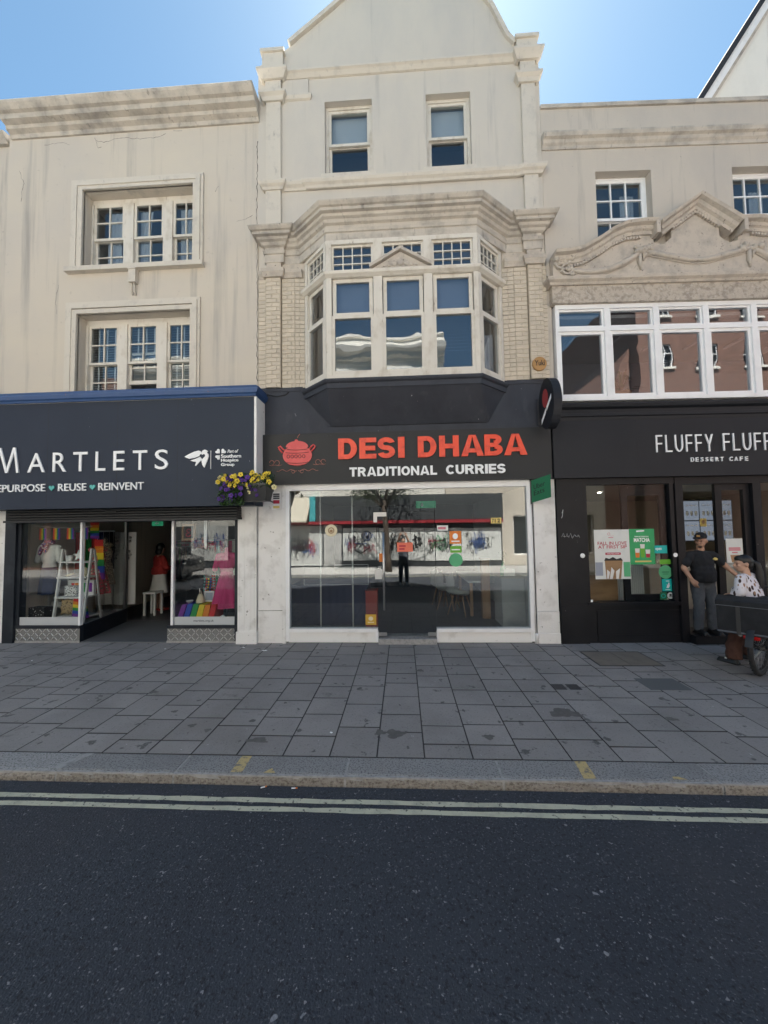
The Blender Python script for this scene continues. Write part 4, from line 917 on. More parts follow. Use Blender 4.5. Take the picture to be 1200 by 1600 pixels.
# --- signs and stickers round the restaurant
t = thing('wall_plaque', 'round wooden plaque on the brick pilaster', 'sign', (2.345,-.10,4.51))
build(MB().lathe((2.345,-.05,4.635),[(.108,.0),(.118,.005),(.118,.045),(.112,.05)],28,axis='y'), 'disc', 'wood_sign', t)
build(MB().lathe((2.345,-.049,4.635),[(.119,.0),(.119,.012)],28,axis='y'), 'back_plate', 'iron_dark', t)
build(text_mb('Yuki',2.265,2.425,4.60,4.69,-.104,-.1005,.01), 'lettering', 'ink_black', t)
t = thing('meter_plate', 'small rusty grilled plate on the white pier by the restaurant', 'plate', (-2.165,-.02,2.26))
build(B(-2.245,-2.085,-.03,-.016,2.26,2.575), 'plate', 'paint_white', t)
mb = MB()
for k in range(3): mb.box(-2.22,-2.11,-.034,-.03,2.45+.035*k,2.475+.035*k)
build(mb, 'grille', 'iron_dark', t); build(B(-2.22,-2.11,-.034,-.03,2.37,2.43), 'red_label', 'ink_red', t, label='red label')
build(B(-2.22,-2.11,-.034,-.03,2.29,2.33), 'cream_label', 'yellow_num', t)
t = thing('delivery_flag_sign', 'green hanging delivery sign beside the restaurant window', 'sign', (2.2,-.2,2.28))
build(MB().hexa([(2.145,-.06,2.30),(2.15,-.055,2.30),(2.36,-.33,2.37),(2.355,-.335,2.37)],[(2.145,-.06,2.67),(2.15,-.055,2.67),(2.36,-.33,2.735),(2.355,-.335,2.735)]), 'panel', 'green_sign', t)
build(B(2.135,2.152,-.065,-.02,2.28,2.69), 'bracket', 'iron_dark', t)
D_ = Vector((2.36-2.15,-.33+.055)).normalized()
for wd_,z0,z1,w0,w1 in (('Uber',2.50,2.58,.05,.25),('Eats',2.40,2.48,.05,.24)):
    q = text_mb(wd_, w0,w1,z0,z1,-.002,.0); q.v = [(2.15+D_.x*x-.006+y*.8, -.055+D_.y*x-.006+y*.4, z+x*.26) for x,y,z in q.v]; build(q, 'lettering', 'ink_black', t)
def sticker(name, label, x0,x1,z0,z1, m, y=-.004, extra=None, cat='sticker', round_=False):
    o = thing(name, label, cat, ((x0+x1)/2, y, z0))
    if round_: build(MB().lathe(((x0+x1)/2,y,(z0+z1)/2),[((x1-x0)/2,0),((x1-x0)/2,.0015)],24,axis='y'), 'sheet', m, o)
    else: build(B(x0,x1,y-.0015,y,z0,z1), 'sheet', m, o)
    for e in (extra or []): build(e[0], e[1], e[2], o)
    return o
Y = -.0062
sticker('house_number','cream number sticker high on the restaurant window',1.485,1.657,1.97,2.066,'yellow_num',extra=[(text_mb('7',1.50,1.535,1.985,2.05,Y-.001,Y,.03),'digit','ink_black'),(text_mb('1',1.548,1.562,1.985,2.05,Y-.001,Y,.03),'digit','ink_black'),(text_mb('2',1.592,1.635,1.985,2.05,Y-.001,Y,.03),'digit','ink_black')],cat='house number')
sticker('window_sticker','orange square sticker on the restaurant window near the chairs',.79,.985,1.64,1.85,'orange',extra=[(MB().ell((.885,Y,1.765),(.045,.0008,.05)).box(.82,.955,Y-.001,Y,1.67,1.69),'print','sign_white')])
sticker('window_sticker','lime sticker above the round green sticker on the glass',.80,.985,1.49,1.60,'lime',extra=[(B(.82,.96,Y-.001,Y,1.53,1.55),'print','sign_white')])
sticker('window_sticker','round green sticker low on the restaurant glass',.775,1.0,1.255,1.48,'ink_green',round_=True)
sticker('window_sticker','white and pink sticker at the top of the restaurant door',.585,.768,1.86,1.95,'paper',extra=[(B(.60,.73,Y-.001,Y,1.885,1.925),'print','ink_pink')])
sticker('window_sticker','coral sticker on the left half of the restaurant door',-.095,.17,1.515,1.67,'coral',extra=[(MB().box(-.06,.05,Y-.001,Y,1.60,1.625).box(-.06,.03,Y-.001,Y,1.55,1.575),'print','ink_red')])
sticker('window_sticker','narrow orange sticker beside the door handle',-.40,-.345,1.35,1.49,'orange')
sticker('window_sticker','mustard square sticker at the foot of the window beside the door',-.648,-.468,.298,.469,'mustard',extra=[(MB().ell((-.558,Y,.40),(.04,.0008,.035)).box(-.61,-.505,Y-.001,Y,.33,.345),'print','cream_item')])
sticker('window_sticker','round cream sticker with a brown emblem on the left restaurant pane',-1.325,-1.116,1.79,1.995,'cream_item',round_=True,extra=[(MB().ring(-1.22,1.892,(.055,.055),(.038,.038),0,360,Y-.001,Y,n=20).ell((-1.22,Y,1.885),(.028,.0008,.024)),'emblem','wood_box')])
setframe(RIGHT)
t = thing('projecting_sign', 'black oval projecting sign with red pot on the corner bracket', 'sign', (-.42,-.5,3.43))
# oval drum seen edge on: its axis runs along the facade
rot = Matrix.Rotation(R(0),3,'Z')
mb = MB(); n = 30; v = []
for dx in (-.065,.065):
    for i in range(n):
        a = 2*math.pi*i/n; v.append((dx, .235*math.cos(a), .40*math.sin(a)))
f = [(i,(i+1)%n,(i+1)%n+n,i+n) for i in range(n)]+[tuple(range(n-1,-1,-1)),tuple(range(n,2*n))]
SG = Matrix.Translation((-.41,-.42,3.835)) @ Matrix.Rotation(R(5),4,'Z')
mb.add([SG @ Vector(q) for q in v], f); build(mb,'drum','fascia_black',t)
q = MB(); 
q.add([SG @ Vector((-.0655, .085*math.cos(2*math.pi*i/20)*(1 if True else 1)+.02, .15*math.sin(2*math.pi*i/20)+.09)) for i in range(20)]+[SG @ Vector((-.069, .085*math.cos(2*math.pi*i/20)+.02, .15*math.sin(2*math.pi*i/20)+.09)) for i in range(20)], [tuple(range(20)),tuple(range(39,19,-1))]+[(i,(i+1)%20,(i+1)%20+20,i+20) for i in range(20)])
build(q,'pot_emblem','blade_red',t)
q = MB()
for a,b_ in ((-.15,-.008),(.012,.16)):
    c = lambda u,h,x: SG @ Vector((x, -u, -.10+u*1.05+h))
    q.hexa([c(a,-.035,-.0657),c(b_,-.035,-.0657),c(b_,.035,-.0657),c(a,.035,-.0657)],[c(a,-.035,-.069),c(b_,-.035,-.069),c(b_,.035,-.069),c(a,.035,-.069)])
build(q,'banner','sign_white',t)
build(MB().tube([(-.40,-.20,3.95),(-.40,.0,3.95)],.018).tube([(-.40,-.22,3.70),(-.40,.0,3.70)],.018).box(-.44,-.36,-.03,-.018,3.6,4.05),'bracket','iron_dark',t)
setframe(WORLD)
# ================================================================== RIGHT BUILDING (dessert cafe), in its own slightly turned frame
setframe(RIGHT)
br = thing('cafe_building', 'weathered stucco building with carved stone pediment above the dessert cafe', 'building', (2.5,0,0))
RX0, RX1 = -.205, 6.4
uw = [(.70,1.655,6.55,8.05),(3.03,3.985,6.55,8.05),(4.6,5.5,6.55,8.05)]
mb = wall(MB(), RX0, RX1, 6.2, 9.22, .0, .34, uw)
mb.box(RX0,-.13,.02,.34,4.0,6.2); mb.box(5.05,RX1,.02,.34,4.0,6.2)
mb.box(RX0,RX0+.2,.345,8,0,9.0); mb.box(RX1-.2,RX1,.345,8,0,9.0); mb.box(RX0,RX1,8,8.3,0,9.0)
build(mb,'wall','render_right',br)
build(MB().box(RX0+.2,RX1-.2,.345,8,8.8,8.95).box(RX0+.21,RX1-.21,.35,7.99,5.75,5.9).box(RX0+.21,RX1-.21,.35,7.99,2.78,2.95),'roof','lead',br)
build(MB().sweep([(RX0,.0),(RX1,.0)],[(-.02,8.46),(.02,8.46),(.03,8.51),(.06,8.54),(.07,8.59),(.11,8.61),(.125,8.66),(.125,8.69),(-.02,8.72)]),'cornice','cornice_old',br)
build(MB().box(RX0,RX1,-.03,.38,9.222,9.29),'coping','cornice_old',br)
for (x0,x1,z0,z1) in uw:
    mb = MB(); pn = []
    frame_bars(mb,x0,x1,z0,z1,.14,.24,.03)
    zm = 7.55 if False else (z0+z1)/2+.0
    sash(mb,pn,x0+.03,x1-.03,zm-.02,z1-.03,.15,.19,.05,3,2,.024); sash(mb,pn,x0+.03,x1-.03,z0+.03,zm+.02,.195,.235,.05,3,2,.024,.08)
    w = build(mb,'window','paint_white_clean',br); add_panes(pn,w,'glass_upper')
    build(B(x0-.05,x1+.05,-.06,.14,z0-.07,z0),'sill','render_right',w)
    build(MB().box(x0-.2,x1+.2,1.2,1.25,z0-.2,z1+.2).box(x0-.25,x0-.2,.35,1.25,z0-.2,z1+.2).box(x1+.2,x1+.25,.35,1.25,z0-.2,z1+.2).box(x0-.2,x1+.2,.35,1.2,z1+.2,z1+.25).box(x0-.2,x1+.2,.35,1.2,z0-.25,z0-.2),'room','interior_mid',w)
    build(folds(MB(),x1-.30,x1-.05,z0,z1-.1,.40,.02,4),'curtain','curtain',w)
# --- carved stone front: rough frieze, moulding, scrolled pediment
build(MB().box(-.16,5.1,-.10,.02,5.655,5.95),'frieze','stone_rough',br)
build(MB().sweep([(-.17,.02),(-.17,-.10),(5.11,-.10),(5.11,.02)],[(-.02,5.95),(.03,5.95),(.05,5.985),(.09,6.01),(.10,6.05),(.07,6.06),(.07,6.085),(-.02,6.09)]),'moulding','stone_orn',br)
CXP = 2.235
flank = [(-.15,6.42),(.10,6.43),(.32,6.475),(.60,6.63),(.83,6.785),(1.05,6.875),(1.33,6.905),(1.54,6.90)]
pan = [(-.15,6.092)]+flank+[(1.54,6.64),(1.70,6.60),(1.84,6.72),(1.85,6.93),(2.235,7.20)]
mir = lambda pts: [(2*CXP-x,z) for x,z in pts][::-1]
full = pan + mir(pan)[1:]
build(MB().prism(full[::1],-.13,.03),'pediment_panel','stone_orn',br)
def raked(mb, pts, prof, mi=0):
    """moulding that follows a line in the plane of the wall; profile (outward, up)"""
    n = len(pts); m = len(prof); v = []
    for i in range(n):
        a = Vector(pts[max(i-1,0)]); b_ = Vector(pts[min(i+1,n-1)]); d = (b_-a).normalized(); nn = Vector((-d.y,d.x))
        for o,h in prof: v.append((pts[i][0]+nn.x*h, -o, pts[i][1]+nn.y*h))
    f = [(i*m+j,(i+1)*m+j,(i+1)*m+(j+1)%m,i*m+(j+1)%m) for i in range(n-1) for j in range(m)]+[tuple(range(m-1,-1,-1)),tuple((n-1)*m+j for j in range(m))]
    return mb.add(v,f,mi)
pr = [(.02,-.14),(.16,-.14),(.17,-.09),(.20,-.07),(.21,-.02),(.27,0),(.29,.04),(.02,.06)]
mb = MB(); fl2 = flank
raked(mb, fl2, pr); mb.box(1.50,1.56,-.28,.02,6.70,6.95); build(mb,'scroll_moulding','stone_orn',br)
mb = MB(); raked(mb, mir(flank), pr); mb.box(2*CXP-1.56,2*CXP-1.50,-.28,.02,6.70,6.95); build(mb,'scroll_moulding','stone_orn',br)
mb = MB(); pr2 = [(.02,-.12),(.17,-.12),(.18,-.07),(.22,-.05),(.24,.0),(.30,.02),(.32,.06),(.02,.09)]
raked(mb,[(1.60,6.84),(2.235,7.29),(2*CXP-1.60,6.84)],pr2)
build(mb,'raking_cornice','stone_orn',br)
# dentil beads under the mouldings
def along(pts, step):
    out = []; acc = 0
    for (xa,za),(xb,zb) in zip(pts[:-1],pts[1:]):
        L = math.hypot(xb-xa,zb-za); t_ = acc
        while t_ < L: out.append((xa+(xb-xa)*t_/L, za+(zb-za)*t_/L)); t_ += step
        acc = t_-L
    return out
for pts in ([(x,z-.185) for x,z in flank][1:-1],[(x,z-.185) for x,z in mir(flank)][1:-1],[(1.85,6.86),(2.235,7.13),(2.62,6.86)]):
    mb = MB()
    for x,z in along(pts,.05): mb.box(x-.017,x+.017,-.175,-.10,z-.022,z+.022)
    build(mb,'dentil_course','stone_orn',br)
# swags of carved fruit, rosettes, end scrolls
mb = MB()
sw = [(.12,6.20),(.30,6.15),(.56,6.145),(.80,6.19),(1.05,6.30),(1.25,6.43),(1.34,6.49)]
sw2 = [(1.34,6.49),(1.55,6.43),(1.80,6.37),(2.05,6.31),(2.235,6.30)]
for pts in (sw, sw2, mir(sw), mir(sw2)):
    n = len(pts); mb.tube([(x,-.15,z) for x,z in pts],[.028+.022*math.sin(math.pi*i/(n-1)) for i in range(n)],8)
    mb.tube([(x,-.14,z-.05) for x,z in pts],[.012]*n,6)
rr = random.Random(3)
for cx in (1.34, 2*CXP-1.34):
    for k in range(16): mb.ell((cx+rr.uniform(-.20,.16),-.15-rr.uniform(0,.03),6.48+rr.uniform(-.07,.07)),rr.uniform(.025,.05),8,5)
    mb.tube([(cx-.05,-.15,6.45),(cx-.06,-.15,6.30),(cx-.04,-.15,6.16)],[.03,.035,.012],7); mb.tube([(cx+.03,-.15,6.45),(cx+.0,-.15,6.32)],[.03,.01],7)
for cx in (.02, 2*CXP-.02):
    for k in range(22): mb.ell((cx+rr.uniform(-.13,.16),-.14-rr.uniform(0,.04),6.24+rr.uniform(-.14,.16)),rr.uniform(.022,.05),8,5)
    for k in range(2): mb.ring(cx+.05*(1-2*k),6.20+.1*k,(.10,.10),(.07,.07),0,300,-.18,-.12,n=14)
build(mb,'carving','stone_orn',br)
# --- first-floor window band
mb = MB(); pn = []
mb.box(-.10,5.04,-.05,.10,5.58,5.652).box(-.10,5.04,-.07,.10,3.995,4.06)
cols = [-.10,.763,1.581,2.405,3.20,4.02,5.04]
for k,x in enumerate(cols): mb.box(x-(.0 if k == 0 else .045),x+(.045 if k < 6 else 0),-.048,.10,4.06,5.58)
for a,b_ in zip(cols[:-1],cols[1:]):
    A,Bb = a+.045,b_-.045
    mb.box(A,Bb,-.046,.10,5.195,5.265)
    sash(mb,pn,A,Bb,5.265,5.58,-.02,.04,.032,1,1,.02); sash(mb,pn,A,Bb,4.06,5.195,-.02,.04,.05,1,1,.02,.06)
w = build(mb,'window_band','paint_white_clean',br); add_panes(pn,w,'glass_band')
build(MB().box(-.13,5.05,1.9,1.95,3.9,5.70).box(-.13,-.1,.36,1.9,3.9,5.7).box(-.13,5.05,.12,1.9,3.86,3.98),'band_room','interior_mid',br)
build(MB().box(-.10,5.04,.12,1.9,5.50,5.56),'band_ceiling','interior_grey',br)
for k in range(6):
    x = cols[k]+.2; build(MB().box(x+1.0*0,x+.45,.5,.55,5.42,5.46).box(x+.40,x+.45,.5,1.2,5.42,5.46),'ceiling_light','blind',w)
# plants on the sill inside
setframe(RIGHT)
pl = thing('potted_plant', 'spiky potted plant in a wicker basket behind the first floor window', 'plant', (1.22,.42,4.06))
build(MB().lathe((1.22,.42,4.06),[(.13,0),(.17,.10),(.18,.22),(.16,.22)],16),'basket','wood_light',pl)
mb = MB(); rr = random.Random(9)
for k in range(34):
    a = rr.uniform(0,6.28); l = rr.uniform(.25,.5); h = rr.uniform(.1,.45); w_ = .012
    p0 = Vector((1.22,.42,4.26)); p1 = p0+Vector((math.cos(a)*l*.5,math.sin(a)*l*.4,h)); p2 = p0+Vector((math.cos(a)*l,math.sin(a)*l*.6,h*.75))
    s_ = Vector((-math.sin(a)*w_,math.cos(a)*w_,0)); mb.add([p0-s_,p0+s_,p1+s_,p1-s_,p2],[(0,1,2,3),(3,2,4)])
build(mb,'leaves','leaf',pl)
t = thing('flower_pot', 'white pot on the first floor sill beside the wicker basket', 'pot', (.93,.30,4.06)); build(MB().lathe((.93,.30,4.06),[(.055,0),(.075,.13),(.08,.14),(.07,.14)],16),'pot','white_item',t)
mb = MB()
for k in range(8): a = k*.8; mb.tube([(.93,.30,4.19),(.93+.05*math.cos(a),.30+.04*math.sin(a),4.27+.02*(k%3))],[.012,.004],5)
build(mb,'cactus','leaf',t)
# --- dark moulding and fascia sign
s = thing('fascia_sign', 'black fascia sign of the dessert cafe with thin white capitals', 'shop sign', (2.5,-.06,2.69))
build(MB().box(-.255,RX1,-.13,-.0,2.693,3.635),'board','fascia_black',s)
for x in (1.12,2.34,3.56): build(B(x-.0025,x+.0025,-.1306,-.129,2.695,3.633),'seam','ink_black',s)
build(MB().sweep([(-.15,.0),(RX1,.0)],[(-.02,3.64),(.10,3.64),(.11,3.70),(.13,3.715),(.13,3.76),(.10,3.77),(.10,3.83),(.15,3.86),(.17,3.90),(.17,3.925),(-.02,3.99)]),'cornice_moulding','fascia_black',s)
ya, yb = -.150,-.132
run('FLUFFY', 1.400, 2.315, 3.086, 3.368, ya, yb, 'sign_white', s, gap=.34, t=.145, h=.085)
run('FLUFF', 2.475, 3.235, 3.092, 3.376, ya, yb, 'sign_white', s, gap=.34, t=.145, h=.085)
for wd_,a,st_ in (('DESSERT',1.945,.0785),('CAFE',2.560,.0835)):
    for k,ch in enumerate(wd_): build(text_mb(ch,a+st_*k,a+st_*k+(.052 if ch in 'DRCAT' else .044),2.922,2.990,ya,yb,.012),'letter','sign_white',s)
# --- cafe shopfront
mb = MB()
mb.box(-.195,.25,-.05,.30,.0,2.69); mb.box(-.195,.25,-.065,-.04,.0,.62)
mb.box(.25,1.86,-.04,.12,2.585,2.69); mb.box(.25,.30,-.035,.10,.655,2.585); mb.box(1.655,1.72,-.035,.10,.655,2.585)
mb.box(.25,1.74,-.07,.12,.60,.655); mb.box(.25,1.80,-.02,.30,.0,.60); mb.box(.40,.42,-.035,.0,.02,.52); mb.box(.42,1.72,-.035,.0,.50,.52); mb.box(.42,1.72,-.03,.0,.0,.13)
mb.box(1.74,1.862,-.05,.14,.0,2.69)
mb.box(1.862,3.0,-.04,.10,2.57,2.69)
mb.box(3.0,3.13,-.04,.12,.0,2.69); mb.box(3.13,RX1,-.04,.12,2.585,2.69); mb.box(3.13,RX1,-.03,.12,.0,.60); mb.box(4.9,5.0,-.04,.10,.6,2.585)
sf = build(mb,'shopfront','shop_black',br)
build(B(.30,1.655,.02,.028,.655,2.585),'pane','glass_cafe',sf)
build(B(3.13,4.9,.02,.028,.60,2.585),'pane','glass_cafe',sf); build(B(5.0,RX1,.02,.028,.60,2.585),'pane','glass_cafe',sf)
build(MB().box(.92,1.02,.055,.10,.66,2.58).box(1.02,1.655,.055,.10,2.40,2.58).box(1.55,1.655,.055,.10,.70,2.40).box(1.02,1.55,.055,.10,.66,.76),'inner_frame','shop_black',sf)
build(B(1.862,3.0,-.16,.35,-.02,.135),'doorstep','shop_black',br)
# fixed door leaf
mb = frame_bars(MB(),2.44,3.0,.14,2.57,.02,.08,.105,0,.52,.10)
dl = build(mb,'door_leaf','shop_black',br); build(B(2.545,2.895,.045,.052,.66,2.47),'pane','glass_cafe',dl); build(B(2.56,2.88,.085,.09,.14,.66),'kick_panel','interior_cream',dl)
build(MB().lathe((1.70,-.036,1.41),[(.035,0),(.035,.004)],16,axis='y').lathe((.19,-.051,1.42),[(.022,0),(.04,.002),(.03,.004)],12,axis='y').box(.30,.335,-.038,-.035,.66,.70),'paint_mark','sign_white',sf)
gm = MB(); rr = random.Random(21); px_ = None
pts = []
for k in range(5):
    x = -.13+.06*k; pts += [(x+rr.uniform(-.01,.01),-.053,1.72+rr.uniform(-.01,.02)),(x+.02,-.053,1.79+rr.uniform(-.03,.02)),(x+.045,-.053,1.72+rr.uniform(-.02,.03)),(x+.01+rr.uniform(0,.03),-.053,1.745)]
gm.tube(pts,.003,4); gm.tube([(-.12,-.053,2.12),(-.10,-.053,2.18),(-.115,-.053,2.07),(-.13,-.053,2.04)],.005,4)
build(gm,'scratched_tag','blind',sf)
# cafe interior
build(MB().box(RX0+.21,RX1-.21,.31,5.8,-.14,.10),'cafe_floor','floor_dark',br)
build(MB().box(RX0+.21,RX1-.21,5.7,5.8,.1,2.74).box(RX0+.21,-.0,.31,5.7,.1,2.74).box(RX1-.3,RX1-.21,.31,5.7,.1,2.74),'cafe_wall','interior_beige',br)
build(MB().box(RX0+.21,RX1-.21,.13,5.7,2.68,2.76),'cafe_ceiling','interior_cream',br)
cl = thing('ceiling_panel_light', 'square lit panel on the cafe ceiling inside the door', 'lamp', (2.75,1.5,2.66)); build(B(2.60,2.90,1.3,1.6,2.655,2.679),'diffuser','panel_light',cl)
k = 0
for x,y,lb in ((.7,1.0,'lit downlight nearest the left of the cafe window'),(1.2,1.9,'lit downlight above the green matcha poster'),(.5,2.8,'lit downlight deep at the left of the cafe'),(2.2,1.0,'lit downlight just inside the cafe doorway'),(1.9,2.4,'lit downlight behind the doorway beside the menu'),(3.0,3.2,'lit downlight at the back of the cafe near the counter')):
    o = thing('ceiling_downlight', lb, 'lamp', (x,y,2.66), group='cafe downlights')
    build(MB().lathe((x,y,2.672),[(.035,0),(.035,.007)],12),'diffuser','downlight',o); build(MB().lathe((x,y,2.6775),[(.055,0),(.055,.002)],14),'rim','white_item',o)
mnu = thing('menu_board', 'black wall menu of six framed panels inside the cafe', 'menu board', (4.3,2.6,1.55))
build(B(3.55,5.1,2.62,2.66,1.5,2.48),'backing','ink_black',mnu)
for i in range(4):
    for j in range(2):
        x0 = 3.58+.38*i; z0 = 1.53+.475*j
        p_ = build(B(x0,x0+.35,2.605,2.618,z0,z0+.45),'menu_panel','screen_menu',mnu)
        mb = MB(); rr = random.Random(i*7+j)
        for k in range(3): mb.ell((x0+.08+.1*k,2.603,z0+.16),(.035,.001,.06),8,5); mb.box(x0+.05+.1*k,x0+.11+.1*k,2.602,2.604,z0+.34,z0+.36)
        build(mb,'print','paper',p_)
ct = thing('cafe_counter', 'pale panelled counter with glass display inside the cafe', 'counter', (3.6,2.4,.1))
build(B(2.6,5.0,1.9,2.5,.10,.98),'base','interior_cream',ct); build(B(2.55,5.05,1.85,2.55,.98,1.02),'worktop','white_item',ct)
mb = MB()
for k in range(8): mb.box(2.62+.3*k,2.63+.3*k,1.895,1.9,.12,.97)
build(mb,'panel_joint','interior_grey',ct)
mb = MB().box(2.9,3.8,2.1,2.104,1.02,1.35).box(2.9,3.8,2.1,2.5,1.35,1.356); build(mb,'display_glass','glass_clear',ct)
rr = random.Random(2); mb = MB()
for k in range(7): mb.lathe((2.98+.12*k,2.3,1.021),[(.04,0),(.045,.06),(.03,.10)],10)
build(mb,'cakes','cream_item',ct)
t = thing('dark_partition', 'brown panel standing behind the cafe window', 'panel', (.75,.35,.1)); build(MB().box(.46,.95,.30,.33,.10,1.03).box(.46,.95,.29,.34,1.03,1.05),'panel','wood_box',t)
t = thing('window_chair', 'grey cushioned seat behind the cafe window', 'chair', (.6,.9,.1))
build(MB().box(.36,.9,.75,1.2,.42,.52),'seat','grey_cloth',t); build(MB().box(.36,.9,1.15,1.22,.52,1.0),'backrest','grey_cloth',t)
for x in (.39,.87):
    for y in (.78,1.17): build(B(x-.018,x+.018,y-.018,y+.018,.10,.42),'leg','wood_light',t)
t = thing('slatted_radiator', 'pale ribbed panel low behind the cafe window', 'radiator', (1.27,.5,.2))
build(B(1.05,1.53,.50,.53,.20,1.22),'panel','interior_grey',t)
mb = MB()
for k in range(14): mb.box(1.06+.034*k,1.08+.034*k,.485,.50,.24,1.18)
build(mb,'rib','white_item',t)
# posters and stickers on the cafe glass
P0 = .019
o = thing('cafe_poster','white poster of a chocolate topped drink in the cafe window','poster',(.71,P0,1.03))
build(B(.425,1.0,P0-.002,P0-.0005,1.022,1.838),'sheet','paper',o)
yb = P0-.0023; ya = yb-.001
for t_,a,b_,z0,z1 in (('FALL IN LOVE',.48,.955,1.585,1.640),('AT FIRST SIP',.485,.955,1.525,1.578)): build(text_mb(t_,a,b_,z0,z1,ya,yb,.012),'lettering','ink_red',o)
build(B(.60,.85,ya,yb,1.42,1.458),'banner','ink_red',o); build(text_mb('AVAILABLE NOW',.62,.83,1.43,1.448,ya-.001,ya,.01),'lettering','sign_white',o)
build(MB().ring(.67,1.765,(.022,.025),(.016,.019),0,360,ya,yb,n=14).tube([(.69,ya,1.74),(.71,ya,1.73),(.75,ya,1.735)],.002,4).box(.66,.74,ya,yb,1.70,1.712),'logo','ink_pink',o)
build(MB().prism([(.60,1.025),(.84,1.025),(.875,1.33),(.585,1.33)],ya,yb),'drink','wood_box',o)
build(MB().prism([(.655,1.025),(.70,1.025),(.735,1.16),(.69,1.22)],ya-.001,ya).prism([(.76,1.025),(.80,1.025),(.83,1.2),(.76,1.15)],ya-.001,ya).prism([(.61,1.03),(.64,1.03),(.66,1.14),(.615,1.18)],ya-.001,ya),'cream_streak','white_item',o)
build(MB().prism([(.575,1.325),(.88,1.325),(.85,1.37),(.78,1.35),(.72,1.385),(.66,1.355),(.60,1.375)],ya-.001,ya),'topping','ink_black',o)
build(MB().box(.43,.55,ya,yb,1.08,1.30),'lilac_block','blind_blue',o); build(MB().box(.89,.995,ya,yb,1.06,1.30),'green_block','ink_green',o)
o = thing('matcha_poster','green matcha drinks poster in the cafe window','poster',(1.205,P0,1.25))
build(B(1.003,1.412,P0-.002,P0-.0005,1.256,1.843),'sheet','green_poster',o)
build(text_mb('MATCHA',1.075,1.335,1.625,1.695,ya,yb,.03),'lettering','sign_white',o); build(text_mb('PREMIUM CEREMONIAL',1.09,1.32,1.708,1.726,ya,yb,.01),'lettering','sign_white',o)
build(MB().prism([(1.12,1.79),(1.25,1.80),(1.25,1.825),(1.12,1.815)],ya,yb),'logo','sign_white',o)
for x,m,z1 in ((1.125,'orange',1.50),(1.21,'lime',1.57),(1.295,'ink_red',1.48)):
    build(MB().prism([(x-.03,1.37),(x+.03,1.37),(x+.038,z1),(x-.038,z1)],ya,yb),'drink',m,o); build(MB().prism([(x-.032,z1-.05),(x+.032,z1-.05),(x+.038,z1+.02),(x-.038,z1+.02)],ya-.001,ya),'milk','white_item',o)
build(B(1.08,1.345,ya,yb,1.295,1.318),'caption','yellow_num',o)
def st(label,x0,x1,z0,z1,m,extra=(),rd=False): 
    o = sticker('cafe_sticker',label,x0,x1,z0,z1,m,P0-.0005,None,'sticker',rd)
    for e in extra: build(e[0],e[1],e[2],o)
st('teal open sign sticker beside the matcha poster',1.40,1.61,1.435,1.565,'deliv_teal',[(text_mb('open',1.42,1.52,1.475,1.525,ya,yb,.02),'lettering','sign_white')])
st('lime rectangular sticker right of the matcha poster',1.485,1.66,1.255,1.335,'lime')
st('round green sticker on the right edge of the cafe pane',1.455,1.675,1.02,1.235,'ink_green',[(MB().box(1.51,1.62,ya,yb,1.12,1.135).box(1.52,1.61,ya,yb,1.09,1.10),'print','green_sign')],True)
st('teal delivery sticker with a white emblem on the cafe pane',1.50,1.683,.815,1.015,'deliv_teal',[(MB().prism([(1.565,.87),(1.60,.862),(1.625,.90),(1.62,.95),(1.60,.955),(1.595,.915),(1.575,.93),(1.58,.90)],ya,yb).box(1.55,1.63,ya,yb,.835,.845).box(1.565,1.62,ya,yb,.975,.985),'emblem','sign_white')])
st('dark green square sticker lowest on the cafe pane',1.46,1.565,.68,.80,'green_sign',[(MB().ring(1.512,.74,(.035,.035),(.026,.026),0,360,ya,yb,n=16),'ring','deliv_teal')])
st('round white hygiene sticker lowest right on the cafe pane',1.575,1.68,.69,.795,'paper',[(MB().ell((1.627,ya,.752),(.022,.0008,.018)).box(1.60,1.655,ya,yb,.718,.728),'print','ink_black')],True)
o = thing('cafe_poster','white poster with pink lettering on the cafe door leaf','poster',(2.72,.04,1.28)); build(B(2.59,2.86,.041,.043,1.265,1.66),'sheet','paper',o)
build(MB().box(2.63,2.82,.039,.0405,1.49,1.515).box(2.63,2.82,.039,.0405,1.46,1.485).box(2.68,2.77,.039,.0405,1.42,1.44),'print','ink_pink',o); build(MB().prism([(2.67,1.27),(2.78,1.27),(2.80,1.39),(2.65,1.39)],.039,.0405),'drink','wood_light',o)
t = thing('yellow_notice','small yellow notice inside the cafe door','notice',(3.3,1.2,1.9)); build(B(3.16,3.28,1.2,1.21,1.86,2.02),'sheet','yellow_num',t); build(MB().ell((3.22,1.198,1.95),(.03,.002,.04)),'print','wood_box',t)
# --- white gabled house behind, its roof verge against the sky
gh = thing('gabled_house', 'white gable end with dark roof verge rising behind the cafe parapet', 'house', (4.4,1.3,8.95))
build(MB().prism([(2.60,8.95),(6.395,8.95),(6.395,13.6),(6.0,14.2),(5.85,14.0)],1.30,1.6),'gable_wall','stucco_white',gh)
def verge(y0,y1,o0,o1,m,nm):
    mb = MB(); a = Vector((2.39,8.952)); b_ = Vector((6.0,14.45)); d = (b_-a).normalized(); nn = Vector((-d.y,d.x))
    mb.prism([tuple(a+nn*o0),tuple(b_+nn*o0),tuple(b_+nn*o1),tuple(a+nn*o1)],y0,y1); build(mb,nm,m,gh)
verge(1.14,1.34,-.10,.0,'slate','roof'); verge(1.18,1.30,-.24,-.10,'paint_white','barge_board'); verge(1.24,1.30,-.30,-.24,'cornice_old','verge_moulding')
setframe(WORLD)
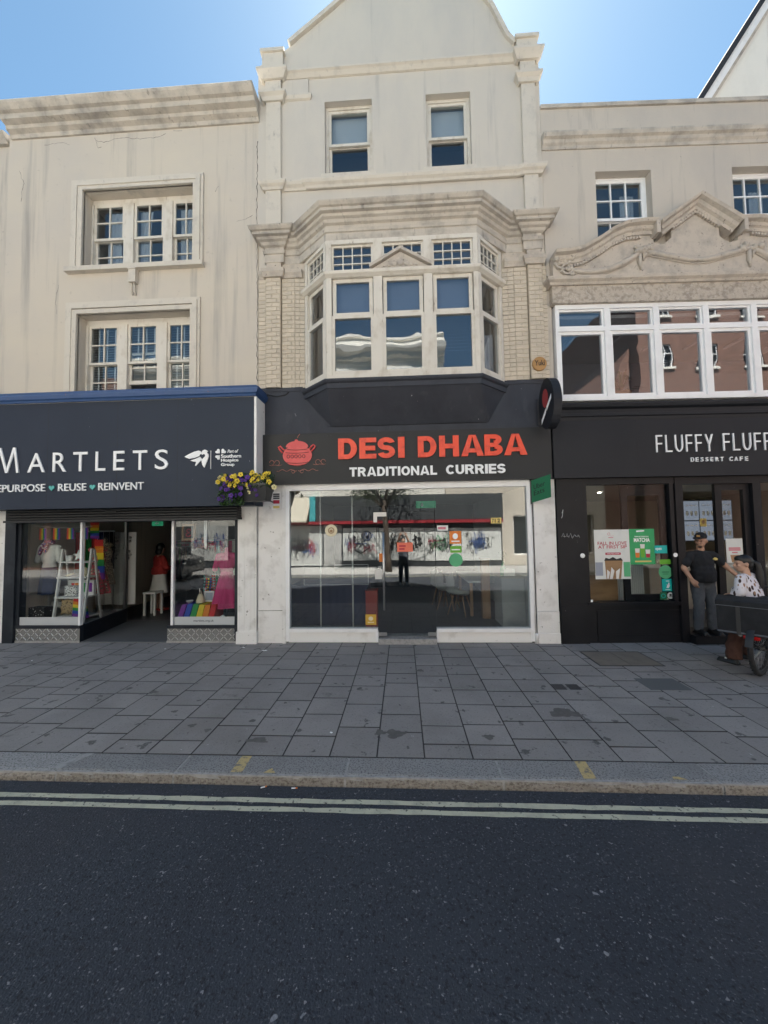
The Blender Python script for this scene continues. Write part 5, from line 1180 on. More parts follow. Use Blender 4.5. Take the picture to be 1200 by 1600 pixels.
# ================================================================== neighbours that close the row
setframe(WORLD)
nb = thing('neighbour_building', 'pale rendered building at the far left edge of the row', 'building', (-11,0,0))
build(wall(MB(),-15,-7.32,0,9.40,.05,.4,[(-10.2,-8.6,.6,2.6),(-13.8,-12.2,.6,2.6),(-10,-8.8,4.6,6.2),(-13.5,-12.3,4.6,6.2)]).box(-15,-7.32,.4,8,9.2,9.3).box(-15,-14.8,.4,8,0,9.2).box(-15,-7.32,8,8.2,0,9.3),'wall','render_right',nb)
build(MB().sweep([(-15,.05),(-7.33,.05)],[(-.02,9.30),(.06,9.30),(.12,9.38),(.16,9.42),(.16,9.46),(-.02,9.5)]),'cornice','cornice_old',nb)
for (x0,x1,z0,z1) in ((-10.2,-8.6,.6,2.6),(-13.8,-12.2,.6,2.6),(-10,-8.8,4.6,6.2),(-13.5,-12.3,4.6,6.2)):
    mb = MB(); pn = []; sash(mb,pn,x0,x1,z0,z1,.16,.22,.06,2,2,.03); w = build(mb,'window','paint_white_clean',nb); add_panes(pn,w,'glass_upper')
build(MB().box(-14.8,-7.5,1.5,1.6,.2,9.0),'room','interior_mid',nb)
nb = thing('neighbour_building', 'plain rendered building beyond the cafe outside the view', 'building', (13,.3,0))
build(wall(MB(),9.2,17,0,9.0,.35,.7,[(10,12,.6,2.6),(13.5,15.5,.6,2.6),(10.2,11.4,4.6,6.2),(13.8,15,4.6,6.2)]).box(9.2,17,.7,8,8.8,8.95).box(16.8,17,.7,8,0,8.8),'wall','render_right',nb)
for (x0,x1,z0,z1) in ((10,12,.6,2.6),(13.5,15.5,.6,2.6),(10.2,11.4,4.6,6.2),(13.8,15,4.6,6.2)):
    mb = MB(); pn = []; sash(mb,pn,x0,x1,z0,z1,.45,.51,.06,2,2,.03); w = build(mb,'window','paint_white_clean',nb); add_panes(pn,w,'glass_upper')
build(MB().box(9.3,16.8,1.8,1.9,.2,8.8),'room','interior_mid',nb)

# ================================================================== organic figures
CLD = bpy.data.textures.new('folds','CLOUDS'); CLD.noise_scale = .075; CLD.noise_depth = 2
FOLDED = {'shirt':.020,'jeans':.022,'blouse':.018,'trousers':.026,'jacket':.020,'coat':.03,'torso':.012}
def organic(mb, name, m, parent, voxel=.011, smooth=4, local=True, **kw):
    """one continuous skin grown over overlapping volumes"""
    me = mesh_of(mb, name, m, None, recalc=False)
    bm = bmesh.new(); bm.from_mesh(me); bmesh.ops.remove_doubles(bm,verts=bm.verts,dist=1e-5); bmesh.ops.recalc_face_normals(bm,faces=bm.faces); bm.to_mesh(me); bm.free()
    o = bpy.data.objects.new('tmp', me); COL.objects.link(o)
    r = o.modifiers.new('r','REMESH'); r.mode = 'VOXEL'; r.voxel_size = voxel; r.use_smooth_shade = True
    if smooth: s_ = o.modifiers.new('s','SMOOTH'); s_.iterations = smooth; s_.factor = .5
    if name in FOLDED: d_ = o.modifiers.new('d','DISPLACE'); d_.texture = CLD; d_.strength = FOLDED[name]; d_.mid_level = .5; d_.texture_coords = 'LOCAL'
    m2 = bpy.data.meshes.new_from_object(o.evaluated_get(bpy.context.evaluated_depsgraph_get())); m2.name = name
    bpy.data.objects.remove(o); bpy.data.meshes.remove(me)
    for p in m2.polygons: p.use_smooth = True
    if not local: m2.transform(MW[parent].inverted() @ FR)
    o = bpy.data.objects.new(name, m2); COL.objects.link(o); o.parent = parent; MW[o] = MW[parent]
    return props(o, **kw)
def xf(mb, mtx): mb.v = [tuple(mtx @ Vector(q)) for q in mb.v]; return mb
def hand(mb, wrist, d, side, nrm, s=1.0, curl=.5, thumb=1):
    """palm and five bent fingers; d along the hand, side across the knuckles (towards the thumb), nrm the way the fingers curl"""
    w, d, sd, nn = Vector(wrist), Vector(d).normalized(), Vector(side).normalized(), Vector(nrm).normalized()
    k = w+d*.085*s
    for o in (-.026,-.009,.009,.024): mb.cap(w+sd*o*.6*s,.017*s,k+sd*o*s,.012*s,8)
    for o,l in ((.027,.068),(.009,.078),(-.009,.072),(-.026,.056)):
        a = k+sd*o*s; b_ = a+(d*(1-curl*.4)+nn*curl*.7).normalized()*l*.5*s; c = b_+(d*(1-curl)+nn*curl*1.2).normalized()*l*.5*s
        mb.cap(a,.0100*s,b_,.0092*s,8); mb.cap(b_,.0092*s,c,.0080*s,8)
    a = w+d*.02*s+sd*.022*s*thumb; b_ = a+(d*.6+sd*.8*thumb+nn*.3).normalized()*.042*s; c = b_+(d*.95+sd*.15*thumb+nn*.3).normalized()*.032*s
    mb.cap(a,.0135*s,b_,.0105*s,8); mb.cap(b_,.0105*s,c,.0085*s,8)
def head_mb(c, turn, s=1.0, tilt=0):
    mb = MB(); mb.ell((0,.012,.02),(.074,.094,.105)); mb.ell((0,-.025,-.045),(.058,.066,.062)); mb.ell((0,-.05,-.085),(.032,.03,.022))
    mb.cap((0,-.088,.022),.008,(0,-.106,-.018),.013,8); mb.ell((0,-.088,-.052),(.026,.014,.010)); mb.ell((0,-.074,.030),(.050,.022,.010))
    for x in (-1,1): mb.ell((x*.076,.012,-.005),(.012,.022,.032),10,6); mb.ell((x*.032,-.062,-.02),(.026,.022,.022),10,6)
    T = Matrix.Translation(c) @ Matrix.Rotation(turn,4,'Z') @ Matrix.Rotation(tilt,4,'X') @ Matrix.Scale(s,4)
    return xf(mb,T), T
def eyes(parent, T):
    mb = MB()
    for x in (-.03,.03): mb.ell((x,-.081,.006),(.012,.007,.006),10,6)
    build(xf(mb,T),'eye','ink_black',parent,local=True)

# --- man in the cafe doorway
setframe(RIGHT)
mn = thing('person', 'person in black t-shirt, grey jeans and black cap standing in the cafe doorway', 'person', (2.12,-.03,.137))
hm, HT = head_mb((-.005,-.01,1.495), R(-55), 1.0, R(4))
mb = MB(); mb.add(hm.v,hm.f)
mb.cap((0,.01,1.42),.052,(0,.02,1.29),.062); mb.ell((0,.015,1.13),(.15,.095,.19)); mb.ell((0,.01,.95),(.14,.095,.15)); mb.cap((-.15,.015,1.27),.05,(.15,.015,1.27),.05)
eL, wL_ = Vector((-.315,-.02,1.07)), Vector((-.265,-.10,.90)); eR, wR_ = Vector((.345,-.02,1.10)), Vector((.435,-.13,.94))
mb.cap((-.195,.015,1.265),.052,eL,.042); mb.cap(eL,.042,wL_,.028); mb.cap((.195,.015,1.265),.052,eR,.042); mb.cap(eR,.042,wR_,.028)
hand(mb,wL_,(.25,-.35,-.85),(.6,-.7,0),(.6,.5,-.2),1.05,.55,1); hand(mb,wR_,(.45,-.35,-.72),(-.3,-.85,.2),(-.7,0,-.4),1.05,.45,1)
for x,fx_ in ((-.085,-.10),(.09,.125)): mb.cap((x,.01,.84),.075,(x*1.0+ (fx_-x)*.5,-.015,.46),.055); mb.cap((x+(fx_-x)*.5,-.015,.46),.052,(fx_,.02,.08),.036); mb.cap((fx_,.03,.045),.035,(fx_*1.05,-.12,.03),.028)
body = organic(mb,'body','skin',mn,.0085,2); eyes(body,HT)
mb = MB(); mb.ell((0,.005,1.13),(.185,.125,.20)); mb.ell((0,-.025,.98),(.178,.140,.17)); mb.cap((-.16,.015,1.275),.062,(.16,.015,1.275),.062); mb.ell((0,.02,1.30),(.10,.08,.06))
mb.lathe((0,-.01,0),[(.150,.83),(.165,.86),(.172,.93),(.17,1.0)],20)
mb.v = mb.v; mb.cap((-.18,.012,1.265),.070,(-.272,-.01,1.13),.070); mb.cap((.18,.012,1.265),.070,(.285,-.01,1.15),.070)
sh = organic(mb,'shirt','cloth_black',mn,.012,5)
build(MB().prism([(.075,1.205),(.10,1.19),(.135,1.195),(.14,1.215),(.12,1.23),(.105,1.235),(.09,1.222)],-.140,-.118),'chest_logo','yellow_num',sh,local=True)
mb = MB(); mb.ell((0,.01,.87),(.168,.122,.11))
for x,fx_ in ((-.085,-.10),(.09,.125)):
    k = (x+(fx_-x)*.5,-.018,.46); mb.cap((x,.008,.82),.098,k,.076); mb.cap(k,.076,(fx_,.015,.09),.064)
organic(mb,'jeans','jeans',mn,.012,4)
for fx_ in (-.10,.125):
    mb = MB(); mb.cap((fx_,.045,.045),.044,(fx_*1.06,-.13,.036),.036); mb.ell((fx_,.02,.075),(.048,.055,.05)); mb.box(fx_-.045,fx_+.05,-.165,.09,0,.022)
    organic(mb,'shoe','shoe_black',mn,.010,3)
mb = MB(); mb.ell((0,.012,.075),(.083,.104,.070)); mb.ell((0,.020,.055),(.082,.098,.035)); 
cp = organic(xf(mb,HT),'cap','cloth_black',mn,.009,3)
mb = MB(); n=12
v = [(.075*math.cos(R(180+180*i/n)), -.07+.105*math.sin(R(180+180*i/n)), .062-.02*math.sin(math.pi*i/n)) for i in range(n+1)]
mb.add(v+[(x,y,z+.007) for x,y,z in v],[tuple(range(n+1)),tuple(range(2*n+1,n,-1))]+[(i,(i+1)%(n+1),(i+1)%(n+1)+n+1,i+n+1) for i in range(n+1)])
build(xf(mb,HT),'peak','cloth_black',cp,local=True); build(xf(MB().box(-.022,.022,-.098,-.085,.075,.105),HT),'badge','wood_sign',cp,local=True)
mb = MB(); mb.ell((0,.03,.0),(.079,.082,.07)); hb = organic(xf(mb,HT),'hair','hair_black',mn,.009,2)
mb = MB(); mb.ell((0,-.084,-.040),(.030,.016,.008)); mb.ell((0,-.062,-.088),(.034,.030,.018)); organic(xf(mb,HT),'beard','hair_black',mn,.007,1)

# --- woman by the delivery bicycle
setframe(WORLD)
wm = thing('person', 'person with long black ponytail in a printed white blouse and brown trousers', 'person', (4.72,-.88,0), R(208))
# local: facing -y; world left leg stands further towards the shop window side of the bike
Li = MW[wm].inverted()
def lw(x,y,z): return Li @ Vector((x,y,z))
hm, HT = head_mb((.0,-.02,1.345), R(48), .98, R(6))
mb = MB(); mb.add(hm.v,hm.f); mb.cap((0,.005,1.27),.044,(0,.015,1.18),.052); mb.ell((0,.015,1.02),(.13,.085,.17)); mb.ell((0,.01,.84),(.135,.09,.13)); mb.cap((-.13,.012,1.155),.045,(.13,.012,1.155),.045)
sL = lw(4.59,-.92,1.16); eLw = lw(4.535,-1.0,.98); hLw = lw(4.50,-.92,.90)
sR = Vector((-.165,.01,1.15)); eRw = Vector((-.21,-.06,.95)); hRw = Vector((-.16,-.20,.90))
sLl = Vector((.165,.01,1.15)); 
mb.cap(sLl,.044,eLw,.036); mb.cap(eLw,.036,hLw,.026); mb.cap(sR,.044,eRw,.036); mb.cap(eRw,.036,hRw,.026)
hand(mb,hLw,(hLw-eLw)+Vector((0,0,-.05)),(0,-1,.3),(-1,0,-.3),.92,.6); hand(mb,hRw,(.1,-1,-.3),(1,0,.2),(0,-.2,-1),.92,.6)
fL = lw(4.475,-.915,.03); fRr = lw(4.80,-.70,.03)
for f_,hx_ in ((fL,.08),(fRr,-.08)):
    kn = Vector(((f_.x+hx_)/2,(f_.y)/2-.02,.44)); mb.cap((hx_,.01,.80),.07,kn,.05); mb.cap(kn,.048,(f_.x,f_.y,.09),.034); mb.cap((f_.x,f_.y,.045),.032,(f_.x,f_.y-.13,.028),.026)
body = organic(mb,'body','skin_light',wm,.0085,2); eyes(body,HT)
mb = MB(); mb.ell((0,.015,1.02),(.168,.118,.19)); mb.cap((-.14,.012,1.165),.055,(.14,.012,1.165),.055); mb.lathe((0,.01,0),[(.175,.80),(.178,.86),(.165,.95),(.15,1.02)],20)
mb.cap(sLl,.062,eLw,.066); mb.cap(eLw,.066,(eLw+hLw)/2,.060); mb.cap(sR,.062,eRw,.064); mb.cap(eRw,.064,(eRw+hRw)/2,.055)
organic(mb,'blouse','shirt_print',wm,.012,4)
mb = MB(); mb.ell((0,.01,.80),(.165,.118,.12))
for f_,hx_ in ((fL,.08),(fRr,-.08)):
    kn = Vector(((f_.x+hx_)/2,(f_.y)/2-.02,.44)); mb.cap((hx_,.01,.78),.095,kn,.088); mb.tube([kn,(f_.x,f_.y+.01,.25),(f_.x,f_.y+.01,.075)],[.080,.084,.092],14)
organic(mb,'trousers','brown_cloth',wm,.013,4)
for f_ in (fL,fRr):
    mb = MB(); mb.cap((f_.x,f_.y+.02,.04),.038,(f_.x,f_.y-.14,.03),.032); mb.box(f_.x-.045,f_.x+.045,f_.y-.175,f_.y+.06,0,.025)
    so_ = organic(mb,'shoe','shoe_black',wm,.010,2); build(MB().box(f_.x-.04,f_.x+.04,f_.y-.08,f_.y-.06,.055,.075),'strap','white_item',so_,local=True)
mb = MB(); mb.ell((0,.028,.040),(.083,.098,.092)); mb.ell((0,.06,-.02),(.07,.06,.07)); mb.ell((0,.11,.02),(.035,.035,.035)); mb.ell((0,-.028,.078),(.062,.052,.045))
hr = organic(xf(mb,HT),'hair','hair_black',wm,.009,2)
mb = MB(); pts = [(0,.12,.02),(0,.16,-.02),(.0,.17,-.12),(.005,.165,-.24),(.01,.155,-.34),(.005,.15,-.42)]; mb.tube(pts,[.03,.042,.045,.042,.032,.010],10)
organic(xf(mb,HT),'ponytail','hair_black',wm,.009,2)
hp = lw(4.46,-.93,.90); bg_ = thing('cap_in_hand', 'black rounded bag held at the hip of the person by the bicycle', 'bag', (4.46,-.93,.80))
setframe(WORLD)
mb = MB(); mb.ell((4.46,-.95,.89),(.11,.08,.055)); mb.ell((4.43,-.95,.885),(.09,.09,.045)); organic(mb,'pouch','cloth_black',bg_,.010,3,local=False)
build(MB().tube([(4.52,-.93,.93),(4.55,-.90,1.0),(4.52,-.90,.92)],.008),'strap','black_plastic',bg_)

# --- bicycle with the delivery box
bk = thing('bicycle', 'black delivery bicycle with chunky tyres parked outside the cafe', 'bicycle', (4.47,-1.30,0), R(-58))
WR_ = .335
def wheel(y, name):
    mb = MB(); n = 36; m = 8; v = []
    for i in range(n):
        a = 2*math.pi*i/n
        for j in range(m): b_ = 2*math.pi*j/m; r_ = WR_-.030+.030*math.cos(b_); v.append((.028*math.sin(b_), y+r_*math.cos(a), WR_+r_*math.sin(a)))
    mb.add(v,[(i*m+j,((i+1)%n)*m+j,((i+1)%n)*m+(j+1)%m,i*m+(j+1)%m) for i in range(n) for j in range(m)],0,True)
    for i in range(n):
        a = 2*math.pi*(i+.5)/n; c = Vector((0,y+(WR_-.001)*math.cos(a),WR_+(WR_-.001)*math.sin(a)))
        mb.ell(c,(.024,.009,.009),6,4)
    w = build(mb,name,'black_rubber',bk,local=True)
    mb = MB(); v = []
    for i in range(n):
        a = 2*math.pi*i/n
        for (x,r_) in ((-.014,WR_-.052),(.014,WR_-.052),(.014,WR_-.075),(-.014,WR_-.075)): v.append((x,y+r_*math.cos(a),WR_+r_*math.sin(a)))
    mb.add(v,[(i*4+j,((i+1)%n)*4+j,((i+1)%n)*4+(j+1)%4,i*4+(j+1)%4) for i in range(n) for j in range(4)]); build(mb,'rim','iron_dark',w,local=True)
    mb = MB()
    for i in range(18):
        a = 2*math.pi*i/18; mb.tube([(.02*(1 if i%2 else -1),y+.02*math.cos(a),WR_+.02*math.sin(a)),(0,y+(WR_-.07)*math.cos(a+.25),WR_+(WR_-.07)*math.sin(a+.25))],.0016,4)
    build(mb,'spokes','steel',w,local=True); build(MB().tube([(-.055,y,WR_),(.055,y,WR_)],[.03,.03],10),'hub','iron_dark',w,local=True)
wheel(0,'rear_wheel'); wheel(1.08,'front_wheel')
mb = MB()
bb = (0,.44,.29); st_t = (0,.30,.74); ht = (0,.93,.80); hb_ = (0,.98,.66)
for a,b_,r_ in ((bb,st_t,.018),(st_t,ht,.017),(bb,hb_,.022),(ht,hb_,.022)): mb.tube([a,b_],r_,8)
for x in (-.06,.06): mb.tube([(x,0,WR_),(x*.6,.40,.30)],.011,6); mb.tube([(x,0,WR_),(x*.4,.29,.70)],.010,6); mb.tube([(x,1.08,WR_),(x,1.0,.66)],.014,6)
mb.tube([(-.065,1.0,.66),(.065,1.0,.66)],.018,8); mb.tube([st_t,(0,.265,.90)],.014,8); mb.tube([ht,(0,.90,.98)],.015,8)
build(mb,'frame','car_black',bk,local=True)
build(MB().tube([(-.32,.84,1.03),(-.28,.88,1.03),(-.08,.91,.99),(.08,.91,.99),(.28,.88,1.03),(.32,.84,1.03)],.012,8).tube([(-.34,.82,1.03),(-.25,.90,1.03)],.017,8).tube([(.34,.82,1.03),(.25,.90,1.03)],.017,8),'handlebar','iron_dark',bk,local=True)
mb = MB(); mb.ell((0,.20,.915),(.085,.075,.035)); mb.cap((0,.24,.915),.05,(0,.40,.915),.02); organic(mb,'saddle','black_plastic',bk,.010,3)
build(MB().box(-.10,.10,-.22,.26,.49,.505).tube([(-.09,-.02,.49),(-.06,0,WR_)],.008,6).tube([(.09,-.02,.49),(.06,0,WR_)],.008,6),'rear_rack','iron_dark',bk,local=True)
mb = MB(); n = 14; v = []
for i in range(n+1):
    a = R(20+150*i/n)
    for x in (-.036,0,.036): v.append((x, .355*math.cos(a), WR_+(.355+(.012 if x == 0 else 0))*math.sin(a)))
mb.add(v,[(i*3+j,(i+1)*3+j,(i+1)*3+j+1,i*3+j+1) for i in range(n) for j in range(2)],0,True); build(mb,'mudguard','black_plastic',bk,local=True)
build(MB().box(-.075,.075,-.245,-.222,.475,.515),'rear_light','red_light',bk,local=True); build(MB().ell((-.11,-.22,.50),(.02,.012,.014)),'reflector','white_item',bk,local=True)
build(MB().tube([(0,.44,.29),(.11,.44,.29),(.11,.52,.14)],.010,6).box(.11,.20,.48,.56,.125,.145).tube([(0,.44,.29),(-.11,.44,.29),(-.11,.36,.44)],.010,6).box(-.20,-.11,.32,.40,.43,.45).lathe((.05,.44,.29),[(.09,0),(.09,.006)],20,axis='x'),'crankset','iron_dark',bk,local=True)
build(MB().tube([(-.05,.36,.28),(-.20,.30,.02)],.010,6),'kickstand','steel',bk,local=True)
bx_ = thing('delivery_box', 'large black insulated delivery box strapped on the bicycle rack', 'box', (4.53,-1.27,.515), R(-42))
mb = MB(); mb.box(-.40,.40,-.30,.20,.515-.515,.40); me_ = build(mb,'box_body','cloth_black',bx_,local=True)
bv = me_.modifiers.new('b','BEVEL'); bv.width = .02; bv.segments = 3
lid = build(MB().box(-.41,.41,-.31,.21,.345,.415),'lid','cloth_black',bx_,local=True); bv = lid.modifiers.new('b','BEVEL'); bv.width = .015; bv.segments = 3
build(B(-.402,.402,-.3025,-.30,.015,.035),'piping','grey_cloth',bx_,local=True); build(B(-.412,.412,-.3125,-.31,.348,.356),'piping','grey_cloth',bx_,local=True)
[build(B(a,a+.04,-.306,-.300,.0,.35),'strap','black_plastic',bx_,local=True) for a in (-.22,.18)]

# --- hanging flower trough
ft = thing('flower_trough', 'black wall planter of yellow and purple pansies between the two signs', 'planter', (-2.46,-.52,2.40))
build(MB().add([(-2.70,-.66,2.40),(-2.30,-.66,2.40),(-2.30,-.46,2.40),(-2.70,-.46,2.40),(-2.76,-.72,2.62),(-2.26,-.72,2.62),(-2.26,-.42,2.62),(-2.76,-.42,2.62)],[(0,3,2,1),(0,1,5,4),(1,2,6,5),(2,3,7,6),(3,0,4,7),(4,5,6,7)]).box(-2.775,-2.245,-.735,-.405,2.605,2.635),'trough','black_plastic',ft)
build(MB().tube([(-2.40,-.43,2.45),(-2.40,-.06,2.42)],.011,6).tube([(-2.40,-.43,2.60),(-2.40,-.06,3.0)],.009,6).tube([(-2.40,-.06,3.02),(-2.40,-.06,2.40)],.012,6).tube([(-2.40,-.12,2.9),(-2.40,-.20,2.86),(-2.40,-.22,2.76),(-2.40,-.30,2.70)],.008,6),'bracket','iron_dark',ft)
rr = random.Random(31)
def petal(col, r):
    mb = MB()
    for k in range(5):
        a = 2*math.pi*k/5+.3; c = Vector((math.cos(a)*r*.55, -.004-.004*(k%2), math.sin(a)*r*.55)); v = [c+Vector((math.cos(t)*r*.5, -.004*math.cos(2*t), math.sin(t)*r*.5)) for t in [i*math.pi/3 for i in range(6)]]
        mb.add(v,[(0,1,2,3,4,5)],0)
    mb.ell((0,-.010,0),(r*.20,.004,r*.20),6,4,1)
    return mesh_of(mb,'flower',[col,'petal_eye'],recalc=False)
FM = {c: petal(c,.034) for c in ('petal_yellow','petal_cream','petal_purple')}
spots = []
for k in range(20): spots.append(('petal_yellow',rr.uniform(-2.92,-2.68),rr.uniform(-.78,-.62),rr.uniform(2.60,2.76)))
for k in range(18): spots.append(('petal_yellow',rr.uniform(-2.46,-2.22),rr.uniform(-.80,-.60),rr.uniform(2.65,2.78)))
for k in range(14): spots.append(('petal_yellow',rr.uniform(-2.80,-2.42),rr.uniform(-.82,-.66),rr.uniform(2.58,2.80)))
for k in range(30): spots.append(('petal_purple',rr.uniform(-2.86,-2.40),rr.uniform(-.80,-.66),rr.uniform(2.46,2.74)))
for k in range(8): spots.append(('petal_purple',rr.uniform(-2.95,-2.75),rr.uniform(-.76,-.66),rr.uniform(2.36,2.52)))
for k in range(8): spots.append(('petal_cream',rr.choice([rr.uniform(-2.96,-2.88),rr.uniform(-2.24,-2.13),-2.52]),rr.uniform(-.74,-.62),rr.uniform(2.50,2.76)))
for c,x,y,z in spots:
    o = bpy.data.objects.new('flower', FM[c]); COL.objects.link(o); o.parent = ft; o.location = Vector((x,y,z))-MW[ft].translation
    o.rotation_euler = (R(rr.uniform(-45,10)),R(rr.uniform(0,360)),R(rr.uniform(-40,40))); o.scale = [rr.uniform(.75,1.15)]*3
mb = MB()
for k in range(2200):
    t_ = rr.random(); x = rr.uniform(-2.93,-2.22); y = rr.uniform(-.76,-.50); z = rr.uniform(2.58,2.78) if t_ < .55 else rr.uniform(2.34,2.64)
    if t_ >= .55: x = rr.uniform(-2.92,-2.60); y = rr.uniform(-.77,-.62)
    a,b_,c = rr.uniform(0,6.28),rr.uniform(-.9,.9),rr.uniform(.014,.028); d1 = Vector((math.cos(a),math.sin(a),b_)).normalized()*c; d2 = d1.orthogonal().normalized()*c*.45; p = Vector((x,y,z))
    mb.add([p-d1,p+d2,p+d1,p-d2],[(0,1,2,3)])
build(mb,'foliage','leaf',ft)
mb = MB()
for k in range(9):
    x = rr.uniform(-2.9,-2.6); z = 2.6; pts = [(x,-.70,z)]
    for j in range(4): x += rr.uniform(-.03,.02); z -= rr.uniform(.03,.075); pts.append((x,-.73-.01*j,z))
    mb.tube(pts,.003,4)
build(mb,'stems','leaf',ft)
ft.matrix_world = MW[ft] @ Matrix.Translation((.17,0,-.03)) @ Matrix.Scale(1.12,4)
# ================================================================== charity shop display
setframe(WORLD)
def dress_form(name, label, x, y, z0, top, m_top, m_skirt, skirt_z, flare, pole='steel', scarf=None, arms=True, cat='mannequin'):
    t = thing(name, label, cat, (x,y,z0))
    sh = top
    mb = MB(); mb.ell((x,y,sh-.22),(.15,.10,.20)); mb.cap((x-.14,y,sh-.04),.05,(x+.14,y,sh-.04),.05); mb.cap((x,y,sh-.05),.05,(x,y,sh+.07),.045); mb.ell((x,y,sh-.42),(.13,.09,.14))
    if arms: mb.cap((x-.17,y,sh-.05),.05,(x-.22,y-.02,sh-.30),.05); mb.cap((x+.17,y,sh-.05),.05,(x+.22,y-.02,sh-.30),.05)
    organic(mb,'torso',m_top,t,.012,4,local=False)
    mb = MB(); n = 40; v = []; rows = 6
    for j in range(rows+1):
        q = j/rows; z = sh-.42+(skirt_z-(sh-.42))*q; r_ = .135+(flare-.135)*q**.8
        for i in range(n): a = 2*math.pi*i/n; rr_ = r_*(1+.10*q*math.sin(a*7)); v.append((x+rr_*math.cos(a),y+rr_*.72*math.sin(a),z))
    mb.add(v,[(j*n+i,j*n+(i+1)%n,(j+1)*n+(i+1)%n,(j+1)*n+i) for j in range(rows) for i in range(n)],0,True); build(mb,'skirt',m_skirt,t)
    build(MB().tube([(x,y,sh-.4),(x,y,z0+.012)],.010,8).lathe((x,y,z0),[(.13,0),(.13,.008),(.02,.014)],20),'stand',pole,t)
    if scarf:
        mb = MB(); mb.ell((x,y-.02,sh+.05),(.10,.09,.06)); mb.cap((x-.05,y-.09,sh),.035,(x-.10,y-.10,sh-.16),.03); mb.cap((x+.02,y-.10,sh),.04,(x+.01,y-.11,sh-.12),.03); organic(mb,'scarf',scarf,t,.012,3,local=False)
    return t
dress_form('mannequin','mannequin in white top, navy skirt and printed scarf in the charity window',-6.70,.42,.285,1.70,'white_cloth','navy_cloth',.78,.17,scarf='print_scarf')
dress_form('mannequin','mannequin in a red floral dress beside the white shelf ladder',-6.06,.78,.285,1.62,'print_dress','print_dress',.72,.24,arms=False)
dress_form('mannequin','mannequin in a beaded gold dress before the folding screen',-6.22,1.14,.285,1.70,'gold_dress','gold_dress',.85,.20,arms=False)
dress_form('mannequin','mannequin in a long pink dress in the right charity window',-3.30,.52,.285,1.50,'pink_cloth','pink_cloth',.50,.28)
t = thing('shelf_ladder','white ladder shelf of gifts in the charity window','shelf',(-6.10,.36,.285))
for x in (-6.40,-5.83):
    build(MB().hexa([(x-.015,.20,.285),(x+.015,.20,.285),(x+.015,.24,.285),(x-.015,.24,.285)],[(x-.015,.36,1.62),(x+.015,.36,1.62),(x+.015,.40,1.62),(x-.015,.40,1.62)]).hexa([(x-.012,.60,.285),(x+.012,.60,.285),(x+.012,.63,.285),(x-.012,.63,.285)],[(x-.012,.42,1.60),(x+.012,.42,1.60),(x+.012,.45,1.60),(x-.012,.45,1.60)]),'side_frame','white_item',t)
for z,d in ((.36,.40),(.72,.36),(1.08,.28),(1.36,.20)): build(B(-6.40,-5.83,.40-d/2,.40+d/2,z,z+.025),'shelf','white_item',t)
def star(cx,cz,r,y):
    return MB().prism([(cx+(r if i%2==0 else r*.42)*math.sin(i*math.pi/5),cz+(r if i%2==0 else r*.42)*math.cos(i*math.pi/5)) for i in range(10)],y,y+.03)
build(star(-6.08,1.49,.11,.36),'star_ornament','white_item',label='white star ornament on the top of the ladder shelf',cat='ornament')
o = thing('mug','white mug beside the star ornament on the ladder shelf','mug',(-6.28,.40,1.385)); build(MB().lathe((-6.28,.40,1.385),[(.05,0),(.055,.02),(.055,.11),(.05,.11),(.045,.02)],16),'bowl','white_item',o); build(MB().tube([(-6.335,.40,1.47),(-6.37,.40,1.45),(-6.335,.40,1.41)],.007,6),'handle','white_item',o)
o = thing('ornament','cream figurine on the second shelf of the ladder','ornament',(-5.98,.40,1.105)); build(MB().lathe((-5.98,.40,1.105),[(.05,0),(.055,.06),(.03,.11),(.035,.14),(.01,.17)],14),'figure','cream_item',o); build(MB().tube([(-6.30,.36,1.12),(-6.15,.36,1.16)],[.02,.012],6),'sprig','cream_item',o)
build(B(-6.33,-6.10,.36,.44,.745,.93),'checked_bag','bag_check',label='black and white checked clutch on the ladder shelf',cat='bag')
o = thing('gift_box','rainbow printed boxed gift set on the ladder shelf','box',(-5.98,.42,.745)); build(B(-6.35,-5.86,.47,.52,.745,1.02),'carton','white_item',o)
for k in range(6): build(B(-6.30+.07*k,-6.24+.07*k,.464,.469,.80,.97),'stripe','rb%d'%k,o)
def cushion(name,label,x,y,z,w,h,m):
    t = thing(name,label,'cushion',(x,y,z)); mb = MB(); mb.ell((x,y,z+h/2),(w*.46,.06,h*.46)); 
    for a in (-1,1):
        for b_ in (-1,1): mb.cap((x,y,z+h/2),.055,(x+a*w*.42,y,z+h/2+b_*h*.42),.02)
    organic(mb,'pad',m if isinstance(m,str) else m[0],t,.014,4,local=False); return t
cushion('cushion','leopard print cushion on the window floor by the ladder shelf',-6.22,.34,.39,.34,.32,'leopard')
t = thing('rainbow_bag','rainbow striped bag beside the leopard cushion','bag',(-5.95,.28,.40))
for k in range(6): build(MB().prism([(-6.08-.0+.004*k,.30+.055*k+.09),(-5.80-.012*k,.30+.055*k+.06),(-5.812-.012*k,.355+.055*k+.06),(-6.076+.004*k,.355+.055*k+.09)],.26,.32),'stripe','rb%d'%(5-k),t)
build(MB().box(-6.86,-6.55,.20,.38,.30,.56),'sequin_bag','bag_studs',label='black studded bag on the window floor at far left',cat='bag')
t = thing('white_shoes','pair of pale shoes under the mannequin skirt','shoes',(-6.70,.28,.30))
for x in (-6.77,-6.62): mb = MB(); mb.cap((x,.30,.325),.035,(x,.20,.315),.028); organic(mb,'shoe','white_cloth',t,.012,2,local=False)
t = thing('folding_screen','white folding screen with carved top behind the mannequins','screen',(-6.3,1.5,.285))
